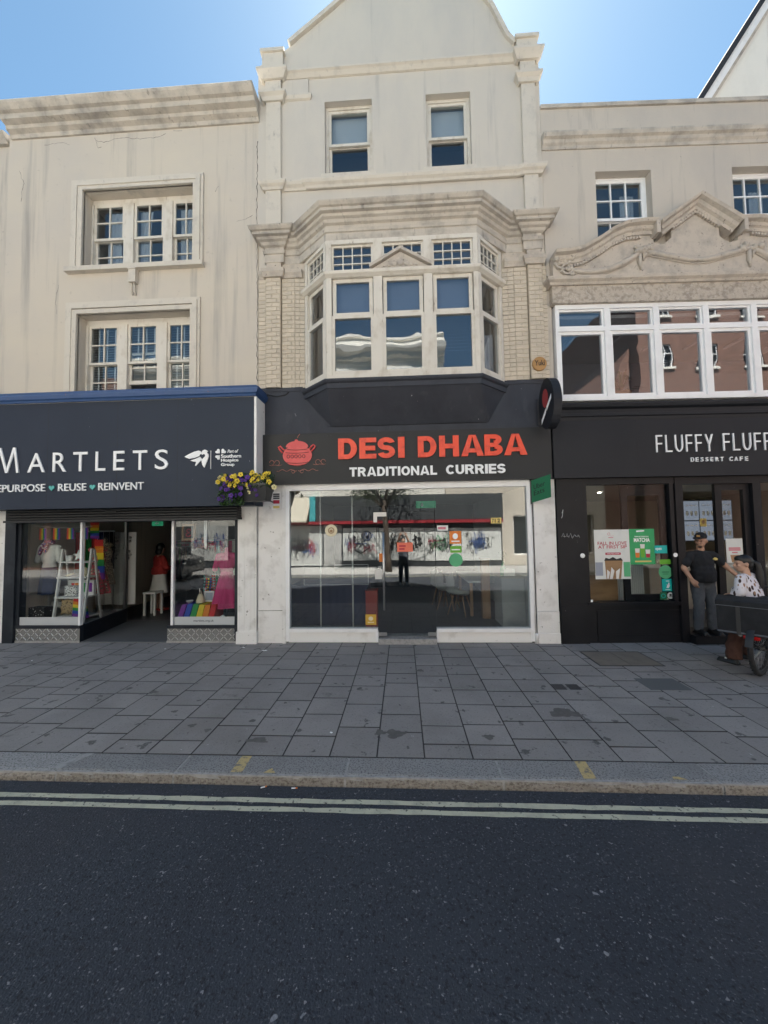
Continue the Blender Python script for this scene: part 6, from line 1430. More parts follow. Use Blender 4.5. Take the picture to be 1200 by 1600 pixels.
for k in range(3):
    x0 = -6.72+.27*k; y0 = 1.50+(.10 if k%2 else 0); y1 = 1.50+(0 if k%2 else .10)
    p_ = build(MB().hexa([(x0,y0,.34),(x0+.28,y1,.34),(x0+.28,y1+.02,.34),(x0,y0+.02,.34)],[(x0,y0,1.92),(x0+.28,y1,1.92),(x0+.28,y1+.02,1.92),(x0,y0+.02,1.92)]),'panel','white_item',t)
    mb = MB()
    for j in range(7): mb.ring(x0+.14+.05*math.sin(j*1.4),1.35+.075*j,(.035,.03),(.02,.018),0,360,min(y0,y1)-.006,min(y0,y1)+.06,n=10)
    build(mb,'fretwork','interior_grey',p_)
t = thing('bunting','string of rainbow flags across the top of the charity window','bunting',(-6.2,.3,1.95))
build(MB().tube([(-6.85,.25,2.06),(-6.5,.30,2.02),(-6.1,.30,2.01),(-5.75,.28,2.04)],.004,4),'cord','white_item',t)
for k in range(4):
    x = -6.72+.27*k
    f_ = build(B(x-.07,x+.07,.296,.299,1.80,2.015),'flag_cloth','white_cloth',t)
    for j in range(6): build(B(x-.07+.0235*j,x-.07+.0235*(j+1)-.0005,.292,.2955,1.80,2.012),'stripe','rb%d'%j,f_)
def hung_flag(x,y,z0,z1,w,label,diag=0):
    t = thing('rainbow_flag',label,'flag',(x,y,z0)); h = (z1-z0)/6
    for j in range(6): build(MB().hexa([(x-w/2+diag*j,y+.01*math.sin(j*2),z1-h*(j+1)),(x+w/2+diag*j,y,z1-h*(j+1)),(x+w/2+diag*j,y+.004,z1-h*(j+1)),(x-w/2+diag*j,y+.014,z1-h*(j+1))],[(x-w/2+diag*j,y,z1-h*j),(x+w/2+diag*j,y,z1-h*j),(x+w/2+diag*j,y+.004,z1-h*j),(x-w/2+diag*j,y+.004,z1-h*j)]),'stripe','rb%d'%j,t)
hung_flag(-6.00,.62,1.80,2.12,.18,'small rainbow flag hung near the doorway')
hung_flag(-5.98,.70,1.0,1.78,.18,'long rainbow flag hanging below the small flag',.01)
t = thing('clothes_rail','rail of bright clothes at the back left of the charity window','clothes rail',(-6.6,1.3,.3))
build(MB().tube([(-7.0,1.25,1.95),(-6.1,1.25,1.95)],.014,8),'rail','steel',t)
for k,m in enumerate(('rb0','rb1','rb3','red_cloth','navy_cloth','cloth_black','cloth_black')): build(folds(MB(),-7.0+.13*k,-6.88+.13*k,1.15-.1*(k%2),1.93,1.25,.03,2),'garment',m,t)
for x in (-6.98,-6.12): build(MB().tube([(x,1.25,1.95),(x,1.25,.29)],.014,8),'upright','steel',t)
t = thing('shelf_unit','dark stacked shelf with pale boxes behind the left window','shelf',(-6.9,.75,.285))
for z in (.45,.72,.98): build(B(-7.0,-6.35,.70,1.0,z,z+.02),'shelf','interior_grey',t); build(B(-6.95,-6.6,.72,.95,z+.021,z+.12),'box','white_item',t)
build(MB().box(-7.02,-7.0,.7,1.0,.285,1.2).box(-6.35,-6.33,.7,1.0,.285,1.2),'side','interior_grey',t)
# doorway
t = thing('stool','small white stool just inside the charity shop doorway','stool',(-5.80,2.05,.01))
build(B(-5.95,-5.65,1.9,2.2,.50,.54),'seat','white_item',t)
for x in (-5.92,-5.68):
    for y in (1.93,2.17): build(B(x-.02,x+.02,y-.02,y+.02,.01,.50),'leg','white_item',t)
t = thing('exit_sign','green exit sign over the charity shop doorway','sign',(-5.8,2.2,2.05)); build(B(-5.97,-5.70,2.2,2.22,2.06,2.19),'panel','exit_green',t); build(MB().prism([(-5.89,2.125),(-5.85,2.16),(-5.85,2.14),(-5.79,2.14),(-5.79,2.11),(-5.85,2.11),(-5.85,2.09)],2.194,2.199),'arrow','sign_white',t)
t = thing('wall_shelf','shelf of red shoes inside the charity shop','shelf',(-5.5,3.4,1.6)); build(B(-6.0,-5.2,3.2,3.5,1.60,1.63),'board','interior_grey',t)
for k in range(4):
    mb = MB(); x = -5.92+.18*k; mb.cap((x,3.35,1.67),.04,(x+.10,3.3,1.66),.03); mb.cap((x,3.35,1.67),.035,(x,3.35,1.74),.03); organic(mb,'shoe','red_cloth',t,.014,2,local=False)
t = thing('clothes_rail','dim rail of dark clothes beside the shopper','clothes rail',(-5.0,3.6,.0)); build(MB().tube([(-6.4,3.6,1.5),(-4.3,3.6,1.5)],.015,8),'rail','steel',t)
for x in (-6.38,-4.32): build(MB().tube([(x,3.6,1.5),(x,3.6,.01)],.015,8),'upright','steel',t)
for k in range(12): build(folds(MB(),-6.3+.165*k,-6.18+.165*k,.6,1.48,3.6,.03,2),'garment',('grey_cloth','navy_cloth','cloth_black','blind_blue')[k%4],t)
# shopper
sp = thing('person','person in red top and white skirt browsing inside the charity shop','person',(-5.92,2.45,.012),R(150))
hm, HT = head_mb((0,-.02,1.50),R(20),1.0,R(10)); mb = MB(); mb.add(hm.v,hm.f); mb.cap((0,.01,1.42),.047,(0,.02,1.30),.055); mb.ell((0,.015,1.12),(.14,.09,.18)); mb.ell((0,.01,.92),(.14,.09,.13))
for sx in (-1,1):
    e_ = Vector((sx*.25,-.02,1.05)); w_ = Vector((sx*.16,-.22,1.0)); mb.cap((sx*.17,.015,1.27),.045,e_,.038); mb.cap(e_,.038,w_,.027); hand(mb,w_,(-sx*.3,-1,0),(0,0,1),(-sx,0,-.3),.95,.6)
    mb.cap((sx*.08,.01,.84),.07,(sx*.085,-.01,.46),.052); mb.cap((sx*.085,-.01,.46),.05,(sx*.09,.02,.08),.034); mb.cap((sx*.09,.03,.045),.033,(sx*.10,-.13,.03),.026)
organic(mb,'body','skin_light',sp,.010,2)
mb = MB(); mb.ell((0,.01,1.12),(.18,.125,.20)); mb.cap((-.15,.015,1.28),.06,(.15,.015,1.28),.06); mb.lathe((0,.01,0),[(.165,.88),(.175,.95),(.16,1.05)],18)
for sx in (-1,1): e_ = Vector((sx*.25,-.02,1.05)); mb.cap((sx*.17,.015,1.27),.06,e_,.06); mb.cap(e_,.06,(sx*.19,-.15,1.02),.05)
organic(mb,'jacket','red_cloth',sp,.013,4)
mb = MB(); n = 30; v = []
for j in range(6):
    q = j/5
    for i in range(n): a = 2*math.pi*i/n; r_ = (.155+.09*q)*(1+.07*q*math.sin(a*6)); v.append((r_*math.cos(a),r_*.8*math.sin(a)+.01,.92-.47*q))
mb.add(v,[(j*n+i,j*n+(i+1)%n,(j+1)*n+(i+1)%n,(j+1)*n+i) for j in range(5) for i in range(n)],0,True); build(mb,'skirt','white_cloth',sp,local=True)
mb = MB(); mb.ell((0,.03,.03),(.088,.10,.105)); mb.ell((0,.06,-.08),(.08,.06,.09)); organic(xf(mb,HT),'hair','hair_black',sp,.010,2)
for sx in (-1,1): mb = MB(); mb.cap((sx*.09,.04,.035),.036,(sx*.10,-.14,.03),.03); organic(mb,'shoe','red_cloth',sp,.011,2)
t = thing('clothes_rail','crowded rail of mixed clothes behind the right charity window','clothes rail',(-3.5,1.55,.0)); build(MB().tube([(-4.1,1.55,1.72),(-2.86,1.55,1.72)],.015,8),'rail','steel',t)
for x in (-4.08,-2.88): build(MB().tube([(x,1.55,1.72),(x,1.55,.01)],.015,8),'upright','steel',t)
for k in range(13): build(folds(MB(),-4.06+.09*k,-3.98+.09*k,.75+.12*(k%3),1.70,1.55+.02*(k%2),.035,2),'garment',('teal','grey_cloth','white_cloth','rb1','navy_cloth','print_scarf','pink_cloth','blind_blue','yellow_cloth')[(k*5)%9],t)
t = thing('clothes_rail','second rail of coloured tops deep in the charity shop beyond the shopper','clothes rail',(-6.3,4.6,.0)); build(MB().tube([(-7.0,4.6,1.65),(-5.2,4.6,1.65)],.015,8),'rail','steel',t)
for k in range(14): build(folds(MB(),-6.98+.125*k,-6.87+.125*k,.85+.1*(k%3),1.63,4.6,.035,2),'garment',('rb4','white_cloth','red_cloth','rb3','cream_item','grey_cloth','pink_cloth')[(k*3)%7],t)
# right-hand window
t = thing('framed_picture','framed dark red picture at the top of the right charity window','picture',(-4.05,.62,1.75))
build(frame_bars(MB(),-4.24,-3.97,1.74,2.06,.60,.63,.04),'frame','wood_light',t); build(B(-4.20,-4.01,.615,.625,1.78,2.02),'canvas','ink_black',t); build(MB().ring(-4.105,1.93,(.045,.04),(.025,.02),0,300,.608,.614,n=12).ring(-4.11,1.85,(.05,.045),(.03,.025),60,360,.608,.614,n=12),'motif','ink_red',t)
t = thing('display_table','low table draped in rainbow cloth in the right charity window','table',(-3.72,.45,.285))
for k in range(6):
    x0 = -4.06+.11*k; build(MB().hexa([(x0-.02+.006*k,.20,.30),(x0+.09+.006*k,.20,.30),(x0+.09,.62,.30),(x0-.02,.62,.30)],[(x0+.03,.30,.585+.012*math.sin(k)),(x0+.12,.30,.585+.012*math.sin(k+1)),(x0+.12,.60,.585),(x0+.03,.60,.585)]),'cloth_stripe','rb%d'%(5-k),t)
o = thing('handbag','cream bell shaped handbag on the rainbow table','bag',(-3.74,.40,.60)); build(MB().lathe((-3.74,.40,.60),[(.075,0),(.07,.05),(.045,.13),(.03,.16)],14),'body','cream_item',o); build(MB().tube([(-3.77,.40,.75),(-3.74,.40,.83),(-3.71,.40,.75)],.006,6),'handle','cream_item',o)
o = thing('gift_card','white framed card behind the cream handbag','card',(-3.62,.48,.60)); build(MB().box(-3.71,-3.53,.48,.50,.60,.80),'card','white_item',o); build(MB().box(-3.69,-3.55,.476,.479,.63,.77),'print','blind_blue',o)
o = thing('china_bowl','small pale bowl at the left of the rainbow table','bowl',(-3.93,.38,.60)); build(MB().lathe((-3.93,.38,.60),[(.03,0),(.06,.04),(.065,.05),(.055,.045)],14),'bowl','white_item',o)
t = thing('dark_coat','bulky black coat on a stand in the right charity window','coat',(-3.98,.72,.285)); mb = MB(); mb.ell((-3.98,.80,1.30),(.24,.14,.30)); mb.ell((-3.98,.80,1.05),(.26,.15,.25)); mb.cap((-4.15,.80,1.45),.09,(-4.22,.74,1.05),.08); mb.cap((-3.80,.80,1.45),.09,(-3.74,.74,1.05),.08); organic(mb,'coat','cloth_black',t,.016,4,local=False); build(MB().tube([(-3.98,.80,1.0),(-3.98,.80,.29)],.014,8).lathe((-3.98,.80,.285),[(.15,0),(.15,.01)],18),'stand','steel',t)
t = thing('jewellery_stand','stand of bright beads before the glass shelves','jewellery',(-3.62,.30,.60))
build(MB().tube([(-3.66,.70,.60),(-3.66,.70,1.10)],.008,6).tube([(-3.85,.70,1.08),(-3.45,.70,1.08)],.008,6),'stand','steel',t)
rr = random.Random(6)
for k in range(10): 
    x = -3.83+.04*k; mb = MB()
    for j in range(6): mb.ell((x+.008*math.sin(j),.69,1.05-.055*j),.016,7,4)
    build(mb,'beads',rr.choice(['rb0','rb3','rb4','rb2','teal','white_item']),t)
t = thing('hanging_blouse','yellow blouse hanging at the right of the pink dress','clothes',(-3.05,.85,1.1)); build(folds(MB(),-3.18,-2.92,1.05,1.95,.85,.04,3),'blouse','yellow_cloth',t); build(MB().tube([(-3.05,.85,1.96),(-3.05,.85,2.1)],.005,5),'hanger','steel',t)
t = thing('white_sandals','pair of white heeled sandals under the pink dress','shoes',(-3.25,.25,.285)); mb = MB(); 
for x in (-3.42,-3.15): build(MB().hexa([(x,.2,.29),(x+.04,.2,.29),(x+.17,.3,.29),(x+.13,.3,.29)],[(x,.2,.305),(x+.04,.2,.305),(x+.19,.3,.40),(x+.15,.3,.40)]),'sandal','white_item',t)

# ================================================================== restaurant interior
def chair(x,y,rz,label):
    t = thing('chair',label,'chair',(x,y,.06),rz,'white shell chairs in the restaurant')
    mb = MB(); n=8; v=[]
    prof = [(-.20,.44),(-.16,.425),(.0,.42),(.14,.43),(.20,.48),(.23,.60),(.26,.80)]
    for (yy,zz) in prof:
        for i in range(n+1): a = -1+2*i/n; v.append((a*.22*(1 if zz<.5 else 1-.25*(zz-.5)), yy-.03*a*a*(1 if zz>.5 else -.3), zz+.05*a*a))
    k = len(v); v += [(a,b_+.008,c-.010) for a,b_,c in v]
    f = [(j*(n+1)+i,j*(n+1)+i+1,(j+1)*(n+1)+i+1,(j+1)*(n+1)+i) for j in range(len(prof)-1) for i in range(n)]
    mb.add(v,f+[tuple(q+k for q in g)[::-1] for g in f],0,True); build(mb,'shell','white_item',t,local=True)
    for sx in (-1,1):
        for sy in (-1,1): build(MB().tube([(sx*.10,sy*.10,.42),(sx*.20,sy*.20,0)],[.016,.010],8),'leg','wood_light',t,local=True)
    build(MB().tube([(-.13,-.13,.30),(.13,.13,.30)],.005,5).tube([(-.13,.13,.30),(.13,-.13,.30)],.005,5),'brace','iron_dark',t,local=True)
chair(1.20,1.75,R(60),'white shell chair with splayed wooden legs nearest the restaurant door')
chair(1.02,2.25,R(62),'white shell chair just behind the nearest one in the restaurant'); chair(.95,2.8,R(62),'rearmost white shell chair in the restaurant')
t = thing('dining_table','pale edged table behind the white chairs','table',(1.6,2.2,.06)); build(B(1.35,2.05,1.5,3.2,.76,.80),'top','white_item',t)
for x in (1.42,1.98):
    for y in (1.6,3.1): build(B(x-.03,x+.03,y-.03,y+.03,.06,.76),'leg','wood_light',t)
t = thing('wooden_post','orange brown timber post inside the right restaurant window','post',(1.70,1.40,.06)); build(MB().box(1.60,1.76,1.36,1.50,.06,1.25),'post','wood_light',t); build(B(1.58,1.78,1.34,1.52,1.25,1.28),'cap','wood_box',t)
t = thing('grey_cabinet','grey woodgrain cabinet in the right corner of the restaurant','cabinet',(2.05,1.0,.06)); build(MB().box(1.83,2.25,.75,1.30,.06,.95),'carcass','interior_grey',t); build(MB().box(1.81,2.27,.73,1.32,.95,.98),'top','interior_cream',t)
o = thing('green_vase','green bottle vase on the grey cabinet','vase',(1.92,.95,.98)); build(MB().lathe((1.92,.95,.98),[(.05,0),(.055,.12),(.03,.2),(.028,.28)],14),'vase','ink_green',o)
mb = MB()
for k in range(7): mb.tube([(1.92,.95,1.24),(1.92+.06*math.cos(k),.95+.06*math.sin(k),1.42+.02*(k%3))],[.004,.010],5)
build(mb,'stems','leaf',o)
o = thing('card_holder','small white card holder on the grey cabinet','card',(1.98,.85,.98)); build(MB().box(1.90,2.10,.80,.82,.981,1.12).box(1.90,2.10,.80,.90,.981,.99),'card','white_item',o)
t = thing('covered_counter','long counter draped in navy cloth in the left of the restaurant','counter',(-1.5,1.0,.06))
mb = MB(); n = 40; v = []
for z in (.06,.45,.80):
    for i in range(n+1): x = -2.20+1.50*i/n; v.append((x,.90+.02*math.sin(i*1.7)*(1-z),z))
mb.add(v,[(j*(n+1)+i,j*(n+1)+i+1,(j+1)*(n+1)+i+1,(j+1)*(n+1)+i) for j in range(2) for i in range(n)],0,True); mb.box(-2.20,-.70,.93,1.7,.06,.80); build(mb,'cloth','navy_cloth',t)
build(B(-2.2,-.68,.88,1.72,.801,.83),'top','navy_cloth',t)
t = thing('red_cabinet','dark red cabinet at the end of the navy counter','cabinet',(-.6,.9,.06)); build(MB().box(-.72,-.50,.75,1.0,.06,.72),'carcass','red_cab',t); build(B(-.73,-.49,.74,1.01,.72,.74),'top','red_cab',t)
t = thing('glass_screen','clear screen on two slim white posts behind the left restaurant pane','screen',(-1.2,.42,.06))
for x in (-1.51,-.92): build(MB().tube([(x,.45,.06),(x,.45,2.64)],.013,8),'post','white_item',t)
build(MB().box(-1.78,-.62,.30,.304,.92,1.28),'sheet','glass_clear',t); build(frame_bars(MB(),-1.78,-.62,.92,1.28,.298,.306,.006),'edge','blind',t)
t = thing('exit_sign','green exit sign hanging at the back of the restaurant','sign',(.40,3.0,2.4)); build(B(.35,.85,3.0,3.02,2.42,2.60),'panel','exit_green',t); build(MB().prism([(.48,2.54),(.52,2.54),(.52,2.50),(.55,2.50),(.50,2.45),(.45,2.50),(.48,2.50)],2.99,2.999),'arrow','sign_white',t)

# ================================================================== across the street (seen in the glass)
OY = -12.4
opv = build(B(-60,60,OY,-9.27,-.15,.0),'far_pavement','concrete',kind='structure')
build(B(-60,60,-9.40,-9.25,-.15,.004),'far_kerb','granite',kind='structure')
ob = thing('stucco_building','long white stucco building across the street with classical cornice','building',(-6,OY-.3,0))
holes = [(-13.0+2.45*k,-11.9+2.45*k,5.0,7.2) for k in range(7)] + [(-13.0+2.45*k,-11.9+2.45*k,8.0,9.6) for k in range(7)]
mb = MB(); q = wall(MB(),-15,2.2,3.65,10.8,0,.4,holes); mb.add([(x,OY-y,z) for x,y,z in q.v],q.f)
mb.box(-15,2.2,OY-8,OY-.4,10.3,10.5); mb.box(-15,-14.6,OY-8,OY-.4,0,10.3); mb.box(1.8,2.2,OY-8,OY-.4,0,10.3); mb.box(-15,2.2,OY-8.3,OY-8,0,10.5); mb.box(-15,2.2,OY-.9,OY-.5,0,3.65)
build(mb,'wall','stucco_white',ob)
q = MB().sweep([(-15,0),(2.25,0)],[(-.02,10.2),(.05,10.2),(.08,10.35),(.25,10.45),(.28,10.6),(.45,10.7),(.5,10.85),(.1,10.9),(.1,11.35),(.2,11.4),(.2,11.5),(-.3,11.5)]); build(MB().add([(x,OY-y,z) for x,y,z in q.v],q.f),'cornice','stucco_white',ob)
mb = MB()
for k in range(40): mb.box(-14.9+.43*k,-14.75+.43*k,OY,OY+.26,10.37,10.52)
build(mb,'modillion_course','stucco_white',ob)
for (x0,x1,z0,z1) in holes:
    q = MB(); pn = []; frame_bars(q,x0,x1,z0,z1,.10,.2,.06); sash(q,pn,x0+.06,x1-.06,z0+.06,(z0+z1)/2+.02,.12,.16,.05,2,2,.03); sash(q,pn,x0+.06,x1-.06,(z0+z1)/2-.02,z1-.06,.165,.20,.05,2,2,.03)
    w = build(MB().add([(x,OY-y,z) for x,y,z in q.v],q.f),'window','paint_white_clean',ob)
    for a,b_,c,d_,y in pn: build(B(a,b_,OY-y-.002,OY-y+.002,c,d_),'pane','car_glass',w)
    build(MB().box(x0-.15,x1+.15,OY,OY+.12,z1+.12,z1+.28).box(x0-.1,x1+.1,OY,OY+.10,z0-.1,z0),'hood','stucco_white',w)
# ground-floor shop band with fascia, awning and hoardings
build(MB().box(-4.4,5.0,OY-.02,OY+.28,2.35,3.62),'fascia_board','charcoal',ob)
build(MB().box(-5.9,5.0,OY+.0,OY+.32,2.19,2.34),'red_trim','red_trim',ob)
build(MB().prismx([(OY,3.62),(OY+.9,2.36),(OY+.9,2.30),(OY,3.4)],-6.2,-4.72),'awning','awning',ob); build(B(-4.72,-4.42,OY,OY+.3,2.35,3.62),'strip','cyan_strip',ob)
build(MB().box(-15,5.0,OY-.05,OY+.02,0,2.2),'shop_wall','charcoal',ob)
def squig(mb, rr, x0,x1,z0,z1,y,n=14,r=.012):
    pts = []; 
    for k in range(n): pts.append((x0+(x1-x0)*(k/n)+rr.uniform(-.06,.06),y,rr.uniform(z0,z1)))
    sm = []
    for a,b_ in zip(pts[:-1],pts[1:]):
        for t_ in (0,.25,.5,.75): e_ = t_*t_*(3-2*t_); sm.append((a[0]+(b_[0]-a[0])*t_+.03*math.sin(6.28*t_),y,a[2]+(b_[2]-a[2])*e_))
    mb.tube(sm,r,4,0,False)
def hoarding(x0,x1,z0,z1,label,seed,inks,eyes_=False,slats=False):
    t = thing('hoarding_panel',label,'hoarding',((x0+x1)/2,OY+.05,z0)); rr = random.Random(seed)
    build(B(x0,x1,OY+.03,OY+.06,z0,z1),'board','hoarding',t)
    if slats:
        mb = MB(); z = z0+.1
        while z < z1: mb.box(x0,x1,OY+.061,OY+.068,z,z+.012); z += .075
        build(mb,'slat_shadow_gap','interior_grey',t)
    for m in inks:
        mb = MB(); w = (x1-x0)
        for k in range(4): a = x0+w*rr.uniform(.03,.6); squig(mb,rr,a,a+w*rr.uniform(.18,.38),z0+.15+rr.uniform(0,.9),z0+.5+rr.uniform(.3,1.1),OY+.07,rr.randint(9,16),rr.choice([.007,.010,.014]))
        build(mb,'scribble',m,t)
    if eyes_:
        c = (x0+x1)/2; mb = MB()
        for sx in (-.38,.30): mb.add(*_ring3(c+sx,z1-.42,.26,.235)); mb.ell((c+sx+.05,OY+.07,z1-.48),(.07,.01,.09))
        mb.tube([(c-.35,OY+.07,z0+.55),(c,OY+.07,z0+.36),(c+.42,OY+.07,z0+.62)],.03,5); build(mb,'face_doodle','ink_black',t)
def _ring3(cx,cz,ro,ri):
    q = MB().ring(cx,cz,(ro,ro),(ri,ri),0,360,OY+.062,OY+.075,n=22); return q.v,q.f
hoarding(-5.9,-4.12,.10,2.12,'white slatted shutter with red and blue scribbles across the street',1,['ink_red','ink_blue','ink_black','ink_black'],False,True)
hoarding(-3.05,-1.22,.33,1.99,'white hoarding with a doodled face across the street',2,['ink_red','ink_black','ink_blue'],True)
hoarding(-1.18,.40,.33,1.97,'white hoarding behind the street tree with black scribbles',3,['ink_black','ink_black','ink_black'])
hoarding(.42,1.09,.30,1.95,'narrow white hoarding between the tree and the pink loops across the street',12,['ink_black','ink_black'])
hoarding(1.11,2.95,.28,1.93,'white hoarding with large pink loops across the street',4,['ink_red','ink_black','ink_black','ink_green'])
hoarding(2.97,4.93,.28,1.90,'white hoarding with black outlines at the end of the shop row',5,['ink_black','ink_black','ink_black','ink_blue'])
hoarding(-11.05,-9.08,.40,2.25,'white hoarding with a loose black outline left of the shutter across the street',8,['ink_black','ink_red','ink_blue'])
hoarding(-8.6,-6.5,.40,2.25,'white hoarding with red and green scribbles behind the parked car',9,['ink_green','ink_red'])
build(MB().box(-4.05,-3.12,OY+.02,OY+.05,.05,2.15),'shop_door','interior_grey',ob)
mb = MB(); q = wall(MB(),2.25,11.2,0,6.6,0,.4,[(5.6,7.6,.5,2.5),(8.4,10.6,.5,2.5),(3.4,4.6,4.2,5.8),(6.2,7.4,4.2,5.8),(9,10.2,4.2,5.8)]); mb.add([(x,OY-.1-y,z) for x,y,z in q.v],q.f); mb.box(2.25,11.2,OY-8,OY-.5,6.2,6.4)
lb2 = thing('low_building','lower cream building with slate roof across the street','building',(6.7,OY-.3,0)); build(mb,'wall','render_cream',lb2)
build(MB().prismx([(OY-.1,6.6),(OY+.15,6.6),(OY-4.2,8.6),(OY-8.2,6.6)],2.25,11.2),'roof','slate',lb2)
for (x0,x1,z0,z1) in ((5.6,7.6,.5,2.5),(8.4,10.6,.5,2.5),(3.4,4.6,4.2,5.8),(6.2,7.4,4.2,5.8),(9,10.2,4.2,5.8)):
    w = build(MB().box(x0,x1,OY-.32,OY-.30,z0,z1) ,'window','car_glass',lb2); q = frame_bars(MB(),x0,x1,z0,z1,.15,.2,.06); build(MB().add([(x,OY-.1-y,z) for x,y,z in q.v],q.f).box((x0+x1)/2-.03,(x0+x1)/2+.03,OY-.299,OY-.25,z0,z1),'frame','paint_white_clean',w)
bb_ = thing('brick_building','tall red brick building with white casements across the street','building',(17.5,OY-.3,0))
bh = [(13.9+2.45*k,14.95+2.45*k,z,z+1.25) for k in range(6) for z in (4.4,7.3,10.15,12.8)]
q = wall(MB(),13.2,30,0,15.0,0,.4,bh); mb = MB(); mb.add([(x,OY-y,z) for x,y,z in q.v],q.f); mb.box(13.2,30,OY-8,OY-.4,14.6,14.8); mb.box(13.2,13.6,OY-8,OY-.4,0,14.6); mb.prism([(11.25,0),(13.2,0),(13.2,11.6),(11.25,7.4)],OY-6,OY-.6); build(mb,'wall','brick_red',bb_)
for (x0,x1,z0,z1) in bh:
    w = build(B(x0,x1,OY-.2,OY-.18,z0,z1),'window','car_glass',bb_); q = MB(); pn = []; sash(q,pn,x0,x1,z0,z1,.08,.14,.06,3,2,.035); build(MB().add([(x,OY-y,z) for x,y,z in q.v],q.f),'frame','paint_white_clean',w); build(B(x0-.1,x1+.1,OY-.05,OY+.10,z0-.12,z0),'sill','stucco_white',w)
build(MB().box(13.15,30,OY-.4,OY+.15,14.85,15.05),'coping','stucco_white',bb_)
db = thing('added_dark_terrace','added dark brick terrace opposite, dims the reflection in the left charity window','building',(-23,OY-.3,0))  # unseen row added so the left charity pane mirrors something dark
dh = [(-29+2.6*k,-27.8+2.6*k,z,z+1.7) for k in range(5) for z in (4.2,7.2)]
q = wall(MB(),-31,-15.05,0,10.5,0,.4,dh); mb = MB(); mb.add([(x,OY-y,z) for x,y,z in q.v],q.f); mb.box(-31,-15.05,OY-8,OY-.4,10.0,10.2); build(mb,'wall','brick_red',db)
for (x0,x1,z0,z1) in dh:
    w = build(B(x0,x1,OY-.2,OY-.18,z0,z1),'window','car_glass',db); q = MB(); pn = []; sash(q,pn,x0,x1,z0,z1,.08,.14,.06,2,2,.035); build(MB().add([(x,OY-y,z) for x,y,z in q.v],q.f),'frame','paint_white_clean',w)
for k in range(4): build(MB().box(-30.5+3.9*k,-27.0+3.9*k,OY-.0,OY+.05,.2,2.6),'shop_window','car_glass',db)
build(MB().box(-31,-15.05,OY,OY+.25,2.8,3.5),'fascia_board','charcoal',db)
# street tree
tr = thing('street_tree','leafy street tree on the far pavement, mirrored in the restaurant glass','tree',(-.66,-10.2,0))
rr = random.Random(17); mb = MB(); limbs = []
mb.tube([(-.64,-10.2,-.02),(-.66,-10.2,.5),(-.72,-10.2,1.6),(-.80,-10.2,2.6),(-.82,-10.2,3.2)],[.16,.13,.12,.11,.10],10)
tips = []
for k in range(9):
    a = 2*math.pi*k/9+rr.uniform(-.3,.3); z0 = rr.uniform(2.7,3.3); l = rr.uniform(1.3,2.3); up = rr.uniform(.7,2.2)
    p0 = Vector((-.80,-10.2,z0)); p1 = p0+Vector((math.cos(a)*l*.45,math.sin(a)*l*.4,up*.55)); p2 = p0+Vector((math.cos(a)*l,math.sin(a)*l*.8,up))
    mb.tube([p0,p1,p2],[.055,.04,.018],7)
    for j in range(4):
        t_ = rr.uniform(.4,1); s_ = p0.lerp(p2,t_); e_ = s_+Vector((rr.uniform(-.6,.6),rr.uniform(-.5,.5),rr.uniform(-.2,.7))); mb.tube([s_,e_],[.018,.006],5); tips.append(e_)
    tips.append(p2)
build(mb,'trunk','bark',tr)
mb = MB()
for c in tips:
    for k in range(95):
        p = c+Vector((rr.gauss(0,.28),rr.gauss(0,.28),rr.gauss(0,.22))); a = rr.uniform(0,6.28); d1 = Vector((math.cos(a),math.sin(a),rr.uniform(-.8,.4))).normalized()*rr.uniform(.04,.075); d2 = d1.orthogonal().normalized()*d1.length*.5
        mb.add([p-d1,p+d2,p+d1,p-d2],[(0,1,2,3)])
build(mb,'crown','leaf_tree',tr)
# parked car
cr = thing('parked_car','black hatchback parked at the far kerb, mirrored in the charity shop glass','car',(-10.6,-8.35,ROAD))
sec = [(-2.0,.30),(-2.05,.55),(-1.98,.80),(-1.75,.92),(-1.15,1.32),(-.75,1.43),(.55,1.44),(1.15,1.25),(1.55,1.0),(1.98,.88),(2.05,.60),(2.0,.32),(1.62,.28),(1.50,.52),(1.20,.60),(.92,.50),(.82,.26),(-.85,.26),(-.95,.50),(-1.22,.60),(-1.50,.50),(-1.62,.28)]
mb = MB(); X0 = -10.6; n = len(sec); rows = []
for yy,k in ((-.86,.0),(-.80,.03),(.80,.03),(.86,.0)):
    rows.append([(X0+x*(1-.0*k), -8.35+yy*(1 if z < .95 else 1-.22*(z-.95)/.5), ROAD+z) for x,z in sec])
v = [p for r_ in (rows[0],rows[3]) for p in r_]
mb.add(v,[tuple(range(n)),tuple(range(2*n-1,n-1,-1))]+[(i,(i+1)%n,(i+1)%n+n,i+n) for i in range(n)]); build(mb,'body','car_black',cr)
for sgn in (-1,1):
    yg = lambda z: -8.35+sgn*(.862*(1-.22*(z-.95)/.5)+.004)
    for (a,b_,c,d_) in ((-1.2,-.15,-.72,-.15),(-.08,1.25,-.08,.62)):
        g = [(X0+a,yg(.97),ROAD+.97),(X0+b_,yg(.97),ROAD+.97),(X0+d_,yg(1.36),ROAD+1.36),(X0+c,yg(1.36),ROAD+1.36)]; build(MB().hexa(g,[(x,y+sgn*.006,z) for x,y,z in g]),'side_window','car_glass',cr)
for x in (-1.22,1.21):
    for sgn in (-1,1):
        w = build(MB().lathe((X0+x,-8.35+sgn*.78-.1,ROAD+.31),[(.20,-.0),(.31,-.0),(.31,-.2),(.20,-.2)],24,axis='y'),'wheel','black_rubber',cr); build(MB().lathe((X0+x,-8.35+sgn*.78-.11,ROAD+.31),[(.20,0),(.20,-.22)],20,axis='y'),'rim','steel',w)
